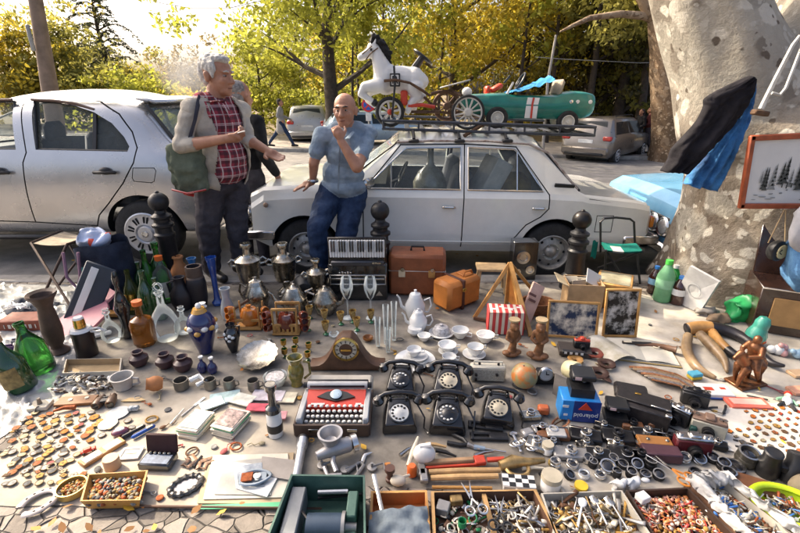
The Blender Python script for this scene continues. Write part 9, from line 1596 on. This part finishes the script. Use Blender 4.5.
t,ins=tray('jewellery_tray','dark tray heaped with pink, orange and cream jewellery beads',[(626,490),(688,487),(748,548),(662,550)],.07,.06,DK,.008,inner=DK);scatter('pink, orange and cream beads heaped in the dark tray','bead_heap',ins,.03,620,JW,24,(.005,.012),'ssbrt',.04);bx('ring_box','small white cardboard box on the bead heap','box',642,500,(.045,.04,.028),CER,R(20),.003,z=.065)
t,ins=tray('lined_tray','tray lined with white plastic holding odd jewellery',[(690,483),(724,480),(812,548),(752,550)],.07,.06,BRI,.006,inner=CRM);scatter('jewellery and coloured trinkets in the lined tray','trinket_heap',ins,.03,220,[BC['copper'],CER,BC['pale'],mat('bit_blue',(.05,.16,.45),.4),PAPER,BC['silver'],BC['brown']],25,(.007,.016),'bstlr',.03)
q=MB()
for k,(A,B_) in enumerate(((ins[0],ins[1]),(ins[0],ins[3]),(ins[1],ins[2]))):q.grid(lambda u,v:A.lerp(B_,u)+Vector((noise.noise((u*9,v*3,k))*.03,noise.noise((u*9,v*3,k+5))*.03,.012+.04*sin(pi*v)+.02*noise.noise((u*12,v*4,k))))+Vector((.03*(v-.5),.05*(.5-v),0)),30,8)
one(q,'plastic_liner',mat('crinkled_plastic',(.56,.56,.55),.3,var=.15,bump=.006,bsc=40,tl=.3),'crinkled white plastic bag spilling over the lined tray rim','plastic bag',sharp=None)
t=thing('lime_bowl','bright lime green plastic bowl of trinkets at the right front corner','bowl',G(786,516,ZB));q=MB();n=34;pts=[(.125*cos(2*pi*k/n),.10*sin(2*pi*k/n),.055) for k in range(n)];q.tube(pts,.014,0,10,closed=True,sq=.8);q.lathe([(0,0),(.10,0),(.124,.05)],0,34,sq=.8);q.build('bowl',mat('lime_plastic',(.42,.56,.015),.35),t,rot=(0,0,R(-20)));p=Vector(t.location);scatter('trinkets in the lime green bowl','bowl_trinkets',[p+Vector((-.075,.06,0)),p+Vector((.075,.06,0)),p+Vector((.075,-.06,0)),p+Vector((-.075,-.06,0))],.03,110,[BC['copper'],CER,BC['pale'],MATS['bit_blue'],BC['silver'],BC['brown']],26,(.006,.014),'bstlr',.02)
bx('leather_box','dark brown leather box lying behind the lime bowl','case',757,489,(.18,.09,.03),LBR,R(-28),.008);q=MB();q.sph((0,0,.05),(.07,.05,.06),0,18);one(q,'khaki_pouch',cloth('khaki',(.22,.18,.12)),'khaki cloth pouch at the right edge beside the binoculars','pouch',G(803,497,ZB))
# more cameras and gear on the right
MORE=[(668,442,24,BLKM,CHR,-16,'black bakelite camera between the tan case and the plum one',.06),(541,432,18,GRYM,CHR,12,'little grey cine meter left of the brown leather camera',.05),(603,430,18,BLKM,SILV_,-30,'tiny black spy camera behind the folding cameras',.04),(632,428,20,LBR,BLKM,-14,'small brown leather box camera right of the instant cameras',.05),(716,447,18,BLKM,CHR,-28,'black half frame camera below the cream box camera',.05),(640,459,20,GRYM,SILV_,-10,'worn grey camera right of the big dark lens camera',.06),(552,447,18,BLKM,CHR,8,'black exposure timer in front of the silver cover',.045),(666,412,20,BLKM,BLKM,-40,'thin black camera back leaning on the bellows camera',.05),(615,447,16,SILV_,CHR,-10,'bright chrome viewfinder block in the camera rows',.04),(585,447,16,BLKM,SILV_,18,'black flash cube holder in the camera rows',.045)]
for px,py,w,m,tp,rz,lab,hg in MORE:compact(lab,px,py,w,m,tp,rz,hg,lr=.016 if w<20 else .02,lensm=BLKM if w>19 else CHR)
for k,(px,py,lab) in enumerate(((600,437,'dark leather strap looped beside the folding camera'),(634,447,'dark leather strap looped by the big lens camera'),(668,432,'dark leather strap looped behind the oxblood camera'),(560,424,'dark leather strap looped under the blue box'),(720,412,'dark leather strap looped behind the cream box camera'))):
 q=MB();q.tube([(.05*sin(a),.035*cos(a*1.5+k),.012+.012*sin(a*2)) for a in [i*.42 for i in range(16)]],.006,0,6,sq=.4);one(q,'camera_strap',LBR if k%2 else BLKP,lab,'strap',G(px,py,ZB))
for k,(px,py,c,lab) in enumerate(((446,455,BLKM,'black iron file lying above the red saw'),(484,455,CHR,'bright chisel blade above the red saw'),(436,447,HAN,'pale wooden file handle left of the pliers'),(548,472,BLKP,'black film canister behind the white jar'),(533,470,IVORY,'ivory shoe horn right of the brass tap'),(408,452,CHR,'shiny faucet spout in the sun patch'))):
 q=MB();q.tube([(-.05,0,.01),(.0,.004,.012),(.05,0,.01)],[.010,.008,.005],0,8);one(q,'hand_tool',c,lab,'tool',G(px,py,ZB),(k*.7)%1.2-.4)
